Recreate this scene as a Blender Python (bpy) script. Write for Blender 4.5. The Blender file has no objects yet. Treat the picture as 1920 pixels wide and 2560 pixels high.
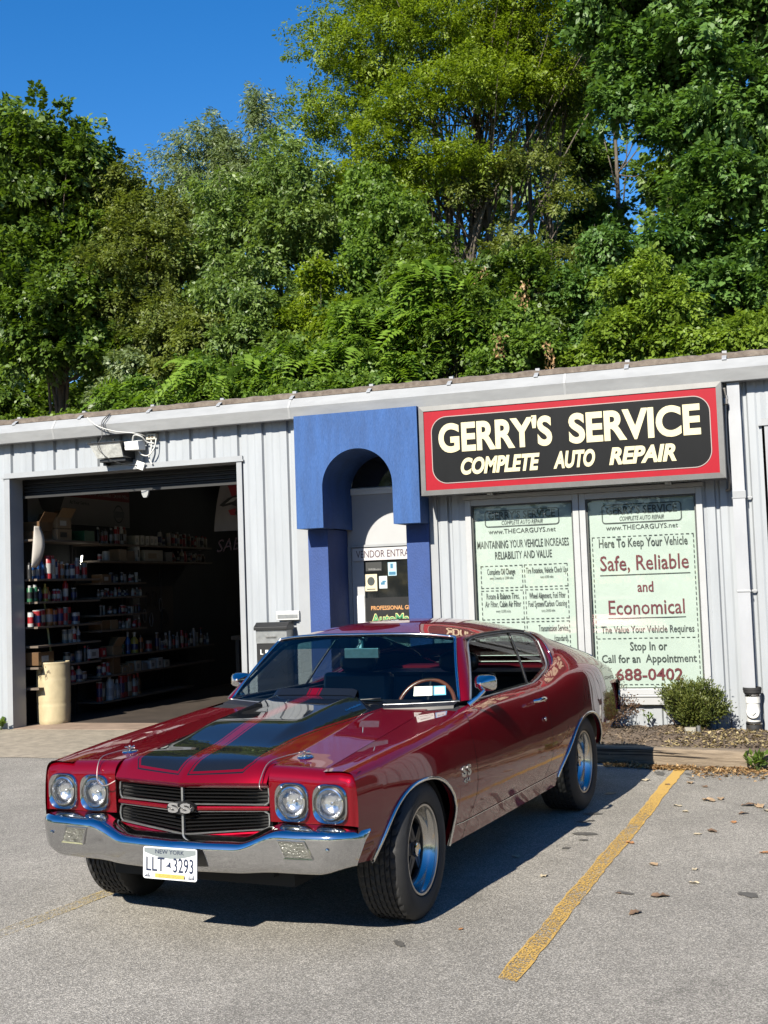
import bpy, bmesh, math, random
import numpy as np
from mathutils import Vector, Matrix
S = bpy.context.scene
COL = S.collection
PI = math.pi
rnd = random.Random(7)

# ------------------------------------------------------------------ camera, sky, sun, exposure
cam_d = bpy.data.cameras.new("camera")
cam = bpy.data.objects.new("camera", cam_d); COL.objects.link(cam)
S.camera = cam
PHI, PITCH, ROLL = -0.3345, 0.06207, 0.03517
fw = Vector((math.sin(PHI)*math.cos(PITCH), math.cos(PHI)*math.cos(PITCH), math.sin(PITCH)))
rt = Vector((math.cos(PHI), -math.sin(PHI), 0))
up = rt.cross(fw)
up2 = up*math.cos(ROLL) + rt*math.sin(ROLL)
rt2 = rt*math.cos(ROLL) - up*math.sin(ROLL)
M = Matrix((rt2, up2, -fw)).transposed().to_4x4()
M.translation = Vector((4.2468, -12.2188, 1.5952))
cam.matrix_world = M
cam_d.sensor_fit = 'VERTICAL'; cam_d.sensor_height = 36; cam_d.sensor_width = 27
cam_d.lens = 3000/2560*36
cam_d.clip_start = 0.05; cam_d.clip_end = 2000

SUN = Vector((-0.16, -1.0, 0.73)).normalized()      # towards the sun
w = bpy.data.worlds.new("World"); S.world = w; w.use_nodes = True
nt = w.node_tree; bg = nt.nodes["Background"]
sky = nt.nodes.new("ShaderNodeTexSky"); sky.sky_type = 'NISHITA'; sky.sun_disc = False
sky.sun_elevation = math.asin(SUN.z); sky.sun_rotation = math.atan2(SUN.x, SUN.y)
sky.air_density = 1.0; sky.dust_density = 0.15; sky.ozone_density = 2.0; sky.altitude = 300
hs = nt.nodes.new('ShaderNodeHueSaturation'); hs.inputs['Saturation'].default_value = 1.42; hs.inputs['Hue'].default_value = 0.507
nt.links.new(sky.outputs[0], hs.inputs['Color']); nt.links.new(hs.outputs[0], bg.inputs[0]); bg.inputs[1].default_value = 0.076
sl = bpy.data.lights.new("sun", 'SUN'); sl.energy = 5.0; sl.angle = math.radians(0.5); sl.color = (1.0, 0.93, 0.80)
so = bpy.data.objects.new("sun", sl); COL.objects.link(so)
so.rotation_euler = (-SUN).to_track_quat('-Z', 'Y').to_euler(); so.location = (0, 0, 30)
S.view_settings.view_transform = 'Standard'; S.view_settings.look = 'None'
S.view_settings.exposure = 1.25; S.view_settings.gamma = 1.0
S.cycles.max_bounces = 8; S.cycles.transparent_max_bounces = 12; S.cycles.glossy_bounces = 5
S.cycles.caustics_reflective = False; S.cycles.caustics_refractive = False

# ------------------------------------------------------------------ helpers
def link(o): COL.objects.link(o); return o
def tag(o, label=None, cat=None, group=None, kind=None):
    if label: o['label'] = label
    if cat: o['category'] = cat
    if group: o['group'] = group
    if kind: o['kind'] = kind
    return o
def thing(name, label, cat, loc=(0, 0, 0), rz=0.0, group=None):
    o = bpy.data.objects.new(name, None); link(o); o.empty_display_size = 0.1
    o.location = loc; o.rotation_euler = (0, 0, rz)
    return tag(o, label, cat, group)
def copy_tree(o, parent=None):
    c = o.copy(); COL.objects.link(c)
    if parent is not None: c.parent = parent
    for ch in list(o.children): copy_tree(ch, c)
    return c
def grid_faces(nu, nv, flip=False, base=0, cu=False, cv=False):
    f = []
    for i in range(nu if cu else nu-1):
        for j in range(nv if cv else nv-1):
            a = base+i*nv+j; b = base+((i+1) % nu)*nv+j
            c = base+((i+1) % nu)*nv+(j+1) % nv; d = base+i*nv+(j+1) % nv
            f.append((a, d, c, b) if flip else (a, b, c, d))
    return f
class MB:
    def __init__(s): s.v = []; s.f = []; s.m = []
    def add(s, v, f, mi=0):
        b = len(s.v); s.v.extend([tuple(map(float, p)) for p in v])
        for q in f: s.f.append(tuple(b+i for i in q)); s.m.append(mi)
        return s
    def box(s, x0, x1, y0, y1, z0, z1, mi=0, T=None):
        v = [(x, y, z) for z in (z0, z1) for y in (y0, y1) for x in (x0, x1)]
        if T is not None: v = [T @ Vector(p) for p in v]
        return s.add(v, [(0, 2, 3, 1), (4, 5, 7, 6), (0, 1, 5, 4), (2, 6, 7, 3), (0, 4, 6, 2), (1, 3, 7, 5)], mi)
    def tube(s, pts, r, n=8, mi=0, caps=True, closed=False):
        pts = [Vector(p) for p in pts]; N = len(pts); vs = []; prev = None
        for i, p in enumerate(pts):
            a = pts[(i-1) % N] if (i > 0 or closed) else p; b = pts[(i+1) % N] if (i < N-1 or closed) else p
            t = (b-a); t = t.normalized() if t.length > 1e-9 else Vector((0, 0, 1))
            if prev is None:
                u = Vector((0, 0, 1)) if abs(t.z) < .9 else Vector((1, 0, 0))
                u = (u-t*u.dot(t)).normalized()
            else:
                u = prev-t*prev.dot(t); u = u.normalized() if u.length > 1e-6 else t.orthogonal().normalized()
            prev = u; v2 = t.cross(u); rr = r[i] if hasattr(r, '__len__') else r
            for k in range(n):
                a2 = 2*PI*k/n; vs.append(p+u*(rr*math.cos(a2))+v2*(rr*math.sin(a2)))
        f = grid_faces(N, n, False, 0, closed, True)
        if caps and not closed: f += [tuple(range(n-1, -1, -1)), tuple((N-1)*n+k for k in range(n))]
        return s.add(vs, [tuple(reversed(q)) for q in f], mi)
    def lathe(s, prof, n=32, T=None, mi=0, caps=False):
        vs = []
        for r, z in prof:
            for k in range(n): vs.append(Vector((r*math.cos(2*PI*k/n), r*math.sin(2*PI*k/n), z)))
        if T is not None: vs = [T @ p for p in vs]
        f = grid_faces(len(prof), n, True, 0, False, True)
        if caps: f += [tuple(range(n-1, -1, -1)), tuple((len(prof)-1)*n+k for k in range(n))]
        return s.add(vs, f, mi)
    def prism(s, poly, fn, d0, d1, mi=0, mis=None):
        n = len(poly); v = [fn(a, b, d0) for a, b in poly]+[fn(a, b, d1) for a, b in poly]
        f = [tuple(range(n-1, -1, -1)), tuple(range(n, 2*n))]
        s.add(v, f, mi); b = len(s.v)-2*n
        for i in range(n):
            s.f.append((b+i, b+(i+1) % n, b+n+(i+1) % n, b+n+i)); s.m.append(mi if mis is None else mis)
        return s
    def mirror(s):
        n = len(s.v); v2 = [(-x, y, z) for x, y, z in s.v]; k = len(s.f)
        s.v += v2
        for i in range(k): s.f.append(tuple(n+j for j in reversed(s.f[i]))); s.m.append(s.m[i])
        return s
    def build(s, name, mats, parent=None, smooth=None, bevel=0, merge=0, fixn=False):
        me = bpy.data.meshes.new(name); me.from_pydata(s.v, [], s.f)
        if not isinstance(mats, (list, tuple)): mats = [mats]
        for m in mats: me.materials.append(m)
        if len(mats) > 1: me.polygons.foreach_set('material_index', s.m)
        if merge or fixn:
            bm = bmesh.new(); bm.from_mesh(me)
            if merge: bmesh.ops.remove_doubles(bm, verts=bm.verts, dist=merge)
            if fixn: bmesh.ops.recalc_face_normals(bm, faces=bm.faces)
            bm.to_mesh(me); bm.free()
        if smooth is not None:
            me.polygons.foreach_set('use_smooth', [True]*len(me.polygons))
            if smooth < 3.1: me.set_sharp_from_angle(angle=smooth)
        me.update(); o = bpy.data.objects.new(name, me); link(o)
        if parent is not None: o.parent = parent
        if bevel:
            b = o.modifiers.new("bevel", 'BEVEL'); b.width = bevel; b.segments = 2; b.limit_method = 'ANGLE'; b.angle_limit = .6
        return o

_tc = {}
def text_mesh(s, bold=0.0, shear=0.0, res=3, ext=0.0, spacing=1.0):
    k = (s, bold, shear, res, ext, spacing)
    if k in _tc: return _tc[k]
    cu = bpy.data.curves.new("t", 'FONT'); cu.body = s; cu.offset = bold; cu.shear = shear; cu.resolution_u = res; cu.extrude = ext
    cu.space_character = spacing
    o = bpy.data.objects.new("t", cu); COL.objects.link(o)
    dg = bpy.context.evaluated_depsgraph_get(); me = bpy.data.meshes.new_from_object(o.evaluated_get(dg))
    v = np.array([p.co[:] for p in me.vertices]).reshape(-1, 3); f = [tuple(p.vertices) for p in me.polygons]
    bpy.data.objects.remove(o); bpy.data.curves.remove(cu); bpy.data.meshes.remove(me)
    _tc[k] = (v, f); return v, f
def put_text(mb, s, x0, x1, z, h, fn, mi=0, bold=0.0, shear=0.0, res=3, caps=None, ext=0.0, spacing=1.0):
    """text from x0 to x1 on base line z with capital height h; fn(x, z) -> 3-D point"""
    v, f = text_mesh(s, bold, shear, res, ext, spacing)
    if len(v) == 0: return
    cap = text_mesh("H", bold, 0, res, ext)[0]; c0, c1 = cap[:, 1].min(), cap[:, 1].max()
    a, b = v[:, 0].min(), v[:, 0].max()
    X = x0+(v[:, 0]-a)/(b-a)*(x1-x0); Z = z+(v[:, 1]-c0)/(c1-c0)*h
    if ext:
        mb.add([fn(x, zz, d) for x, zz, d in zip(X, Z, v[:, 2])], f, mi)
    else: mb.add([fn(x, zz) for x, zz in zip(X, Z)], f, mi)

# ------------------------------------------------------------------ materials
MATS = {}; ALB = .69
def N(nt, t, **kw):
    n = nt.nodes.new(t)
    for k, v in kw.items(): setattr(n, k, v)
    return n
def mat(name, col, rough=.5, metal=0.0, coat=0.0, var=0.0, vscale=6.0, bump=0.0, bscale=60.0, spec=.5, col2=None, trans=0.0,
        emit=None, estr=0.0, stretch=None, coat_rough=.03, detail=6):
    if name in MATS: return MATS[name]
    if not emit: col = tuple(c*ALB for c in col); col2 = tuple(c*ALB for c in col2) if col2 else None
    m = bpy.data.materials.new(name); m.use_nodes = True; nt = m.node_tree; p = nt.nodes["Principled BSDF"]
    p.inputs["Base Color"].default_value = (*col, 1); p.inputs["Roughness"].default_value = rough
    p.inputs["Metallic"].default_value = metal; p.inputs["Coat Weight"].default_value = coat
    p.inputs["Coat Roughness"].default_value = coat_rough; p.inputs["Specular IOR Level"].default_value = spec
    p.inputs["Transmission Weight"].default_value = trans
    if emit: p.inputs["Emission Color"].default_value = (*emit, 1); p.inputs["Emission Strength"].default_value = estr
    L = nt.links
    if var or bump:
        tc = N(nt, "ShaderNodeTexCoord"); src = tc.outputs["Object"]
        if stretch:
            mp = N(nt, "ShaderNodeMapping"); mp.inputs["Scale"].default_value = stretch; L.new(src, mp.inputs[0]); src = mp.outputs[0]
    if var:
        n1 = N(nt, "ShaderNodeTexNoise"); n1.inputs["Scale"].default_value = vscale; n1.inputs["Detail"].default_value = detail
        n1.inputs["Roughness"].default_value = .65; L.new(src, n1.inputs["Vector"])
        mr = N(nt, "ShaderNodeMapRange"); mr.inputs[1].default_value = .3; mr.inputs[2].default_value = .7; L.new(n1.outputs["Fac"], mr.inputs[0])
        mx = N(nt, "ShaderNodeMix", data_type='RGBA'); L.new(mr.outputs[0], mx.inputs[0])
        c2 = col2 if col2 else tuple(min(1, c*(1+var)) for c in col); c1 = tuple(c*(1-var) for c in col) if not col2 else col
        mx.inputs[6].default_value = (*c1, 1); mx.inputs[7].default_value = (*c2, 1)
        L.new(mx.outputs[2], p.inputs["Base Color"])
    if bump:
        n2 = N(nt, "ShaderNodeTexNoise"); n2.inputs["Scale"].default_value = bscale; n2.inputs["Detail"].default_value = 4
        L.new(src, n2.inputs["Vector"]); bp = N(nt, "ShaderNodeBump"); bp.inputs["Strength"].default_value = bump
        bp.inputs["Distance"].default_value = .01; L.new(n2.outputs["Fac"], bp.inputs["Height"]); L.new(bp.outputs[0], p.inputs["Normal"])
    MATS[name] = m; return m
def thin_glass(name, tint=(.85, .9, .88), gloss=1.0):
    if name in MATS: return MATS[name]
    m = bpy.data.materials.new(name); m.use_nodes = True; nt = m.node_tree; nt.nodes.clear(); L = nt.links
    out = N(nt, "ShaderNodeOutputMaterial"); mix = N(nt, "ShaderNodeMixShader"); tr = N(nt, "ShaderNodeBsdfTransparent")
    gl = N(nt, "ShaderNodeBsdfGlossy"); gl.inputs["Roughness"].default_value = .01; tr.inputs[0].default_value = (*tint, 1)
    fr = N(nt, "ShaderNodeFresnel"); fr.inputs[0].default_value = 1.5
    mu = N(nt, "ShaderNodeMath", operation='MULTIPLY'); mu.inputs[1].default_value = gloss; L.new(fr.outputs[0], mu.inputs[0])
    L.new(mu.outputs[0], mix.inputs[0]); L.new(tr.outputs[0], mix.inputs[1]); L.new(gl.outputs[0], mix.inputs[2]); L.new(mix.outputs[0], out.inputs[0])
    MATS[name] = m; return m
M_chrome = mat("chrome", (.80, .80, .80), .09, 1.0)
M_black = mat("black_plastic", (.012, .012, .013), .4)
M_rubber = mat("rubber", (.018, .018, .019), .72, var=.25, vscale=20, bump=.15, bscale=150)
M_dark = mat("dark_void", (.006, .006, .006), .9)
M_ink = mat("poster_ink", (.035, .045, .045), .6)
M_steel = mat("galvanised", (.42, .43, .43), .38, .8, var=.2, vscale=15)
M_white = mat("white_paint", (.74, .75, .74), .45, var=.06, vscale=5)
# ------------------------------------------------------------------ ground
def asphalt_mat():
    m = bpy.data.materials.new("asphalt"); m.use_nodes = True; nt = m.node_tree; p = nt.nodes["Principled BSDF"]; L = nt.links
    tc = N(nt, "ShaderNodeTexCoord")
    def noise(sc, det=5, rough=.6):
        n = N(nt, "ShaderNodeTexNoise"); n.inputs["Scale"].default_value = sc; n.inputs["Detail"].default_value = det
        n.inputs["Roughness"].default_value = rough; L.new(tc.outputs["Object"], n.inputs["Vector"]); return n.outputs["Fac"]
    def ramp(src, a, b, c0, c1):
        r = N(nt, "ShaderNodeMapRange"); r.inputs[1].default_value = a; r.inputs[2].default_value = b
        r.inputs[3].default_value = c0; r.inputs[4].default_value = c1; L.new(src, r.inputs[0]); return r.outputs[0]
    def mul(a, b):
        n = N(nt, "ShaderNodeMath", operation='MULTIPLY'); L.new(a, n.inputs[0]); L.new(b, n.inputs[1]); return n.outputs[0]
    vo = N(nt, "ShaderNodeTexVoronoi"); vo.inputs["Scale"].default_value = 200; L.new(tc.outputs["Object"], vo.inputs["Vector"])
    sx = N(nt, "ShaderNodeSeparateColor"); L.new(vo.outputs["Color"], sx.inputs[0])
    grain = ramp(mul(sx.outputs[0], sx.outputs[0]), 0, 1, .62, 1.95)
    fine = ramp(noise(420, 2), .3, .7, .70, 1.30)
    big = ramp(noise(.55, 6), .3, .7, .78, 1.16)
    mid = ramp(noise(4.5, 5, .7), .32, .68, .88, 1.08)
    stain = ramp(noise(1.7, 5, .55), .62, .76, 1.0, .60)
    f = mul(mul(mul(grain, fine), mul(big, mid)), stain)
    mx = N(nt, "ShaderNodeMix", data_type='RGBA', blend_type='MULTIPLY'); mx.inputs[0].default_value = 1
    mx.inputs[6].default_value = (.205, .193, .172, 1)
    cc = N(nt, "ShaderNodeCombineColor"); L.new(f, cc.inputs[0]); L.new(f, cc.inputs[1]); L.new(f, cc.inputs[2]); L.new(cc.outputs[0], mx.inputs[7])
    L.new(mx.outputs[2], p.inputs["Base Color"]); p.inputs["Roughness"].default_value = .85; p.inputs["Specular IOR Level"].default_value = .3
    bp = N(nt, "ShaderNodeBump"); bp.inputs["Strength"].default_value = .55; bp.inputs["Distance"].default_value = .006
    ad = N(nt, "ShaderNodeMath", operation='ADD'); L.new(vo.outputs["Distance"], ad.inputs[0]); L.new(noise(260, 3), ad.inputs[1])
    L.new(ad.outputs[0], bp.inputs["Height"]); L.new(bp.outputs[0], p.inputs["Normal"])
    return m
M_asphalt = asphalt_mat()
o = MB().add([(-400, -400, 0), (400, -400, 0), (400, 400, 0), (-400, 400, 0)], [(0, 1, 2, 3)]).build("ground", M_asphalt)
tag(o, "grey worn asphalt of the parking lot", "asphalt", kind='structure')

M_concrete = mat("apron_concrete", (.30, .26, .20), .85, var=.28, vscale=9, bump=.4, bscale=120)
M_slab = mat("slab_concrete", (.30, .22, .165), .75, var=.25, vscale=4, bump=.15, bscale=80)
mb = MB(); NX = 40
for i in range(NX+1):
    x = -9+(2.35+9)*i/NX; e = .03*math.sin(x*2.3)+.02*math.sin(x*7.1)
    for y, z in ((-1.87+e, .004), (-1.80+e, .012), (-1.0, .03), (-.02, .05)): mb.v.append((x, y, z))
mb.f = grid_faces(NX+1, 4); mb.m = [0]*len(mb.f)
o = mb.build("concrete_apron", M_concrete, smooth=.6); tag(o, "tan concrete apron sloping up to the garage door", "concrete", kind='structure')
mb = MB(); mb.box(-4.80, -1.70, -.02, .6, .0, .055)
o = mb.build("door_threshold", M_slab); tag(o, "brown worn concrete threshold under the garage door", "concrete", kind='structure')
o = MB().box(-3.05, -3.035, -1.86, -.03, .0, .056).build("joint", M_dark)
bpy.data.objects.remove(o)

def paint_mat(name, col, wear):
    m = bpy.data.materials.new(name); m.use_nodes = True; nt = m.node_tree; p = nt.nodes["Principled BSDF"]; L = nt.links
    p.inputs["Roughness"].default_value = .8
    tc = N(nt, "ShaderNodeTexCoord"); sp = N(nt, "ShaderNodeSeparateXYZ"); L.new(tc.outputs["Object"], sp.inputs[0])
    n = N(nt, "ShaderNodeTexNoise"); n.inputs["Scale"].default_value = 130; n.inputs["Detail"].default_value = 3; L.new(tc.outputs["Object"], n.inputs["Vector"])
    n2 = N(nt, "ShaderNodeTexNoise"); n2.inputs["Scale"].default_value = 3; n2.inputs["Detail"].default_value = 4; L.new(tc.outputs["Object"], n2.inputs["Vector"])
    # along local y (0 = far, fresh end); edge keeps more paint than the middle
    ab = N(nt, "ShaderNodeMath", operation='ABSOLUTE'); L.new(sp.outputs[0], ab.inputs[0])
    ed = N(nt, "ShaderNodeMapRange"); ed.inputs[1].default_value = .034; ed.inputs[2].default_value = .047; ed.inputs[3].default_value = 0; ed.inputs[4].default_value = -.10; L.new(ab.outputs[0], ed.inputs[0])
    al = N(nt, "ShaderNodeMapRange"); al.inputs[1].default_value = 0; al.inputs[2].default_value = -2.2; al.inputs[3].default_value = wear-.28; al.inputs[4].default_value = wear; L.new(sp.outputs[1], al.inputs[0])
    th = N(nt, "ShaderNodeMath", operation='ADD'); L.new(ed.outputs[0], th.inputs[0]); L.new(al.outputs[0], th.inputs[1])
    mm = N(nt, "ShaderNodeMath", operation='MULTIPLY_ADD'); mm.inputs[1].default_value = .3; L.new(n2.outputs["Fac"], mm.inputs[0]); L.new(n.outputs["Fac"], mm.inputs[2])
    sb = N(nt, "ShaderNodeMath", operation='SUBTRACT'); L.new(mm.outputs[0], sb.inputs[0]); L.new(th.outputs[0], sb.inputs[1])
    cr = N(nt, "ShaderNodeMapRange"); cr.inputs[1].default_value = .10; cr.inputs[2].default_value = .2; L.new(sb.outputs[0], cr.inputs[0])
    p.inputs["Base Color"].default_value = (*col, 1); L.new(cr.outputs[0], p.inputs["Alpha"])
    return m
def stripe(name, label, a, b, wdt, m, jag=.006):
    a = Vector(a); b = Vector(b); d = (b-a); Ln = d.length; ang = math.atan2(d.y, d.x)+PI/2
    mb = MB(); n = 60
    for i in range(n+1):
        y = -Ln*i/n; wv = .005*math.sin(y*2.1)+.002*math.sin(y*6.3)
        for sgn in (-1, 1): mb.v.append((sgn*(wdt/2+rnd.uniform(-jag, jag))+wv, y+ (rnd.uniform(-.02, .02) if i in (0, n) else 0), .004))
    mb.f = grid_faces(n+1, 2, True); mb.m = [0]*len(mb.f)
    o = mb.build(name, m); o.location = (a.x, a.y, 0); o.rotation_euler = (0, 0, ang)
    return tag(o, label, "line", kind='structure')
stripe("parking_line", "worn yellow parking line beside the red car", (3.195, -1.93), (3.03, -7.42), .095, paint_mat("yellow_line_paint", (.40, .25, .06), .50))
stripe("faded_line", "faint worn yellow parking line in front of the car", (.75, -5.2), (.18, -10.5), .10, paint_mat("faded_line_paint", (.34, .26, .11), .655))

# ------------------------------------------------------------------ service building (facade along x at y = 0, street side is -y)
bld = thing("service_building", "long grey metal repair shop with corrugated walls and open garage bay", "building", (0, 0, 0))
M_wall = mat("wall_metal", (.355, .38, .41), .42, 0.0, var=.09, vscale=3.5, bump=.05, bscale=6, stretch=(1.6, 1, .25))
M_trim = mat("trim_metal", (.335, .35, .37), .38, 0.0, var=.05, vscale=4)
M_gut = mat("gutter_metal", (.325, .335, .345), .40, 0.0, var=.12, vscale=3, stretch=(1, 1, 4))
M_rust = mat("rusty_roof_edge", (.10, .075, .060), .85, var=.5, vscale=14, bump=.4, bscale=60, col2=(.24, .20, .165))
RIB = -4.735
def rib_profile(x0, x1):
    """reverse-rib metal sheet: narrow grooves 0.305 m apart, with a shallow step in each flat"""
    pts = [(x0, 0)]; k = math.floor((x0-RIB)/.3048)-1
    while RIB+.3048*k < x1+.4:
        g = RIB+.3048*k
        for dx, d in ((-.044, 0), (-.030, .032), (-.004, .032), (.012, 0), (.075, 0), (.095, .007), (.165, .007), (.185, 0)):
            if x0 < g+dx < x1: pts.append((g+dx, d))
        k += 1
    pts.append((x1, 0)); return pts
mb = MB()
def wall_piece(x0, x1, z0, z1):
    pr = rib_profile(x0, x1); v = []
    for x, d in pr: v += [(x, d, z0), (x, d, z1)]
    mb.add(v, grid_faces(len(pr), 2, False))
for a in ((-8, -4.86, .05, 3.52), (-4.86, -1.66, 3.12, 3.52), (-1.66, -1.0, .05, 3.52), (.50, .93, .05, 3.52), (.93, 3.33, 2.50, 3.52),
          (.93, 3.33, .05, .34), (3.33, 3.93, .05, 3.52), (3.93, 7.2, 3.10, 3.52), (7.2, 9, .05, 3.52)): wall_piece(*a)
mb.build("wall", M_wall, bld)
# gutter
mb = MB(); prof = [(-.02, 3.70), (-.115, 3.70), (-.125, 3.685), (-.19, 3.592), (-.15, 3.475), (-.145, 3.470), (-.02, 3.475)]
v = []
for x in (-8.3, 9.3): v += [(x, y, z) for y, z in prof]
mb.add(v, grid_faces(2, len(prof), False))
gut = mb.build("gutter", M_gut, bld)
for x in (-4.05, -1.005, 2.05):
    mb = MB(); v = []
    for xx in (x-.012, x+.012): v += [(xx, y-.004, z+.001) for y, z in prof[1:6]]
    mb.add(v, grid_faces(2, 5, False)); mb.build("gutter_joint", mat("joint_metal", (.40, .41, .42), .5), gut)
for x in (-7.3, -6.4, -5.5, -4.635, -3.721, -2.797, -1.897, -1.0, -.091, .814, 1.746, 2.67, 3.618, 4.5, 5.4):
    m2 = MB(); v = []
    for xx in (x-.022, x+.022): v += [(xx, -.135, 3.692), (xx, -.118, 3.712), (xx, -.03, 3.765), (xx, .02, 3.80)]
    m2.add(v, grid_faces(2, 4)); v = []
    m2.box(x-.022, x+.022, -.02, .02, 3.72, 3.80)
    m2.build("gutter_strap", M_trim, gut)
# roof: corrugated sheets with a rusty exposed edge
mb = MB(); pts = []
n = 400
for i in range(n+1):
    x = -8.2+17.4*i/n; h = .004*math.sin(x*20)+rnd.uniform(-.0025, .0025)
    for y, z in ((-.055, 3.715), (-.06, 3.765+h), (.0, 3.785+h), (1.0, 3.86+h), (9.5, 4.45+h)): mb.v.append((x, y, z))
mb.f = grid_faces(n+1, 5, True); mb.m = [0]*len(mb.f)
mb.build("roof", M_rust, bld, smooth=.5)
# side and back walls, floors and ceilings
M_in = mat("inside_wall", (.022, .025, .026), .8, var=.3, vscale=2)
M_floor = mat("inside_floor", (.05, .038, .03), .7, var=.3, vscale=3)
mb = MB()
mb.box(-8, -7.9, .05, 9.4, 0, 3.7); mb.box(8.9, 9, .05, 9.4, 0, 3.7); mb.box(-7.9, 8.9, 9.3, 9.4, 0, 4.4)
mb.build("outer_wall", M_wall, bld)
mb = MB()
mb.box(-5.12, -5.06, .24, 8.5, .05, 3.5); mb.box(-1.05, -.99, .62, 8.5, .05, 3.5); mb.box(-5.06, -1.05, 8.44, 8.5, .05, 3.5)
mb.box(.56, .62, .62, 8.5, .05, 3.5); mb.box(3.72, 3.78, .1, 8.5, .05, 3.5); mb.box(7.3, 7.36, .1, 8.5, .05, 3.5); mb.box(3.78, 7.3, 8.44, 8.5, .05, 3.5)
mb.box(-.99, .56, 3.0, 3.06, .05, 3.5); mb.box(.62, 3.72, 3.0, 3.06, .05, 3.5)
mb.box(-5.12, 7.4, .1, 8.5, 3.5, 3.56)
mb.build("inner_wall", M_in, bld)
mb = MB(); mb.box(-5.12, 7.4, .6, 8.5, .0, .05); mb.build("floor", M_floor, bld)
# garage door frame
mb = MB(); mb.box(-4.86, -4.784, -.022, .24, .02, 3.06); mb.build("door_frame", M_trim, bld, bevel=.003)
mb = MB(); mb.box(-1.738, -1.672, -.022, .24, .02, 3.06); mb.build("door_frame", M_trim, bld, bevel=.003)
mb = MB(); mb.box(-4.89, -1.645, -.036, .24, 3.061, 3.078); mb.box(-4.86, -1.66, -.024, .0, 3.078, 3.125); mb.build("door_header", M_trim, bld)
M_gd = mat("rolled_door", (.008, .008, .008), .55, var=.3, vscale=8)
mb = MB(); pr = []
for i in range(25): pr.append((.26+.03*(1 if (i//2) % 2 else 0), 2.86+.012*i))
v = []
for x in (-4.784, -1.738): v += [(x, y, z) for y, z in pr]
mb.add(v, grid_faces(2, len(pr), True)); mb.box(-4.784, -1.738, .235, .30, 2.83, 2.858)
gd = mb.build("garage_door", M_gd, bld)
mb = MB(); mb.prism([(-.05, 0), (.05, 0), (.04, -.05), (.02, -.085), (-.02, -.085), (-.04, -.05)], lambda a, b, d: (-3.05+a, d, 2.83+b), .20, .232); mb.build("pull_handle", mat("handle_grey", (.32, .33, .33), .5), gd)
# second bay on the right
for xa, xb in ((3.955, 4.02), (7.13, 7.2)): MB().box(xa, xb, -.022, .24, .02, 3.03).build("door_frame", M_trim, bld)
mb = MB(); mb.box(3.90, 7.24, -.036, .24, 3.03, 3.048); mb.box(3.93, 7.2, -.024, 0, 3.048, 3.10); mb.build("door_header", M_trim, bld)

# ------------------------------------------------------------------ blue arched doorway
M_blue = mat("blue_stucco", (.024, .088, .27), .75, var=.22, vscale=4, bump=.9, bscale=55, stretch=(2.2, 1.3, .35))
AC, AR, ASP = -.180, .397, 2.675
def arc(n=40, r=AR):
    return [(AC-r*math.cos(PI*i/n), ASP+r*math.sin(PI*i/n)) for i in range(n+1)]
mb = MB()
x0, x1, zt, zb = -.885, .512, 3.468, 2.247
YF, YC = -.33, -.06
def frame_sheet(y, flip):
    A = arc(); out = []; inn = [(AC-AR, zb)]+A+[(AC+AR, zb)]
    for a, b in inn:
        t = (a-x0)/(x1-x0)
        if abs(a-(AC-AR)) < 1e-6 and b <= ASP: out.append((x0, b))
        elif abs(a-(AC+AR)) < 1e-6 and b <= ASP: out.append((x1, b))
        else:
            d = Vector((a-AC, b-ASP)).normalized(); k = 1e9
            if d.x < -1e-6: k = min(k, (x0-AC)/d.x)
            if d.x > 1e-6: k = min(k, (x1-AC)/d.x)
            if d.y > 1e-6: k = min(k, (zt-ASP)/d.y)
            out.append((AC+d.x*k, ASP+d.y*k))
    n = len(inn); v = [(a, y, b) for a, b in inn]+[(a, y, b) for a, b in out]
    f = []
    for i in range(n-1): f.append((i, i+1, n+i+1, n+i) if flip else (i, n+i, n+i+1, i+1))
    # corner fillers
    for c in ((x0, zt), (x1, zt)):
        j = min(range(n), key=lambda i: (out[i][0]-c[0])**2+(out[i][1]-c[1])**2)
        for a, b in ((j-1, j), (j, j+1)):
            if 0 <= a and b < n and abs(out[a][0]-out[b][0]) > 1e-4 and abs(out[a][1]-out[b][1]) > 1e-4:
                v.append((c[0], y, c[1])); f.append((n+a, n+b, len(v)-1))
    return v, f
v, f = frame_sheet(YF, False); mb.add(v, f)
v, f = frame_sheet(-.0, True); mb.add(v, f)
mb.add([(x0, YF, zb), (x0, 0, zb), (x0, 0, zt), (x0, YF, zt)], [(0, 3, 2, 1)]); mb.add([(x1, YF, zb), (x1, 0, zb), (x1, 0, zt), (x1, YF, zt)], [(0, 1, 2, 3)])
mb.add([(x0, YF, zt), (x0, 0, zt), (x1, 0, zt), (x1, YF, zt)], [(0, 1, 2, 3)])
for a, b in ((x0, AC-AR), (AC+AR, x1)): mb.add([(a, YF, zb), (b, YF, zb), (b, 0, zb), (a, 0, zb)], [(0, 1, 2, 3)])
inn = [(AC-AR, zb)]+arc()+[(AC+AR, zb)]; v = []
for a, b in inn: v += [(a, YF, b), (a, .55, b)]
mb.add(v, grid_faces(len(inn), 2, True))
arch = mb.build("archway", M_blue, bld, merge=.0005, smooth=.7, fixn=False)
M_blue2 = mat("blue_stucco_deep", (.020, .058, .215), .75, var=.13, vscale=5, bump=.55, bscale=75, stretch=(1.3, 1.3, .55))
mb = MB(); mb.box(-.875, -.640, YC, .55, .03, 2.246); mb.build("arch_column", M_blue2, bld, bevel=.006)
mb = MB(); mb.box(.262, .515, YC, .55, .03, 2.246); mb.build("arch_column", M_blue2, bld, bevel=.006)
mb = MB(); mb.box(-1.02, -.886, -.022, .02, .05, 3.475); mb.box(.516, .60, -.022, .02, .05, 3.475); mb.build("wall_trim", M_trim, bld)
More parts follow.
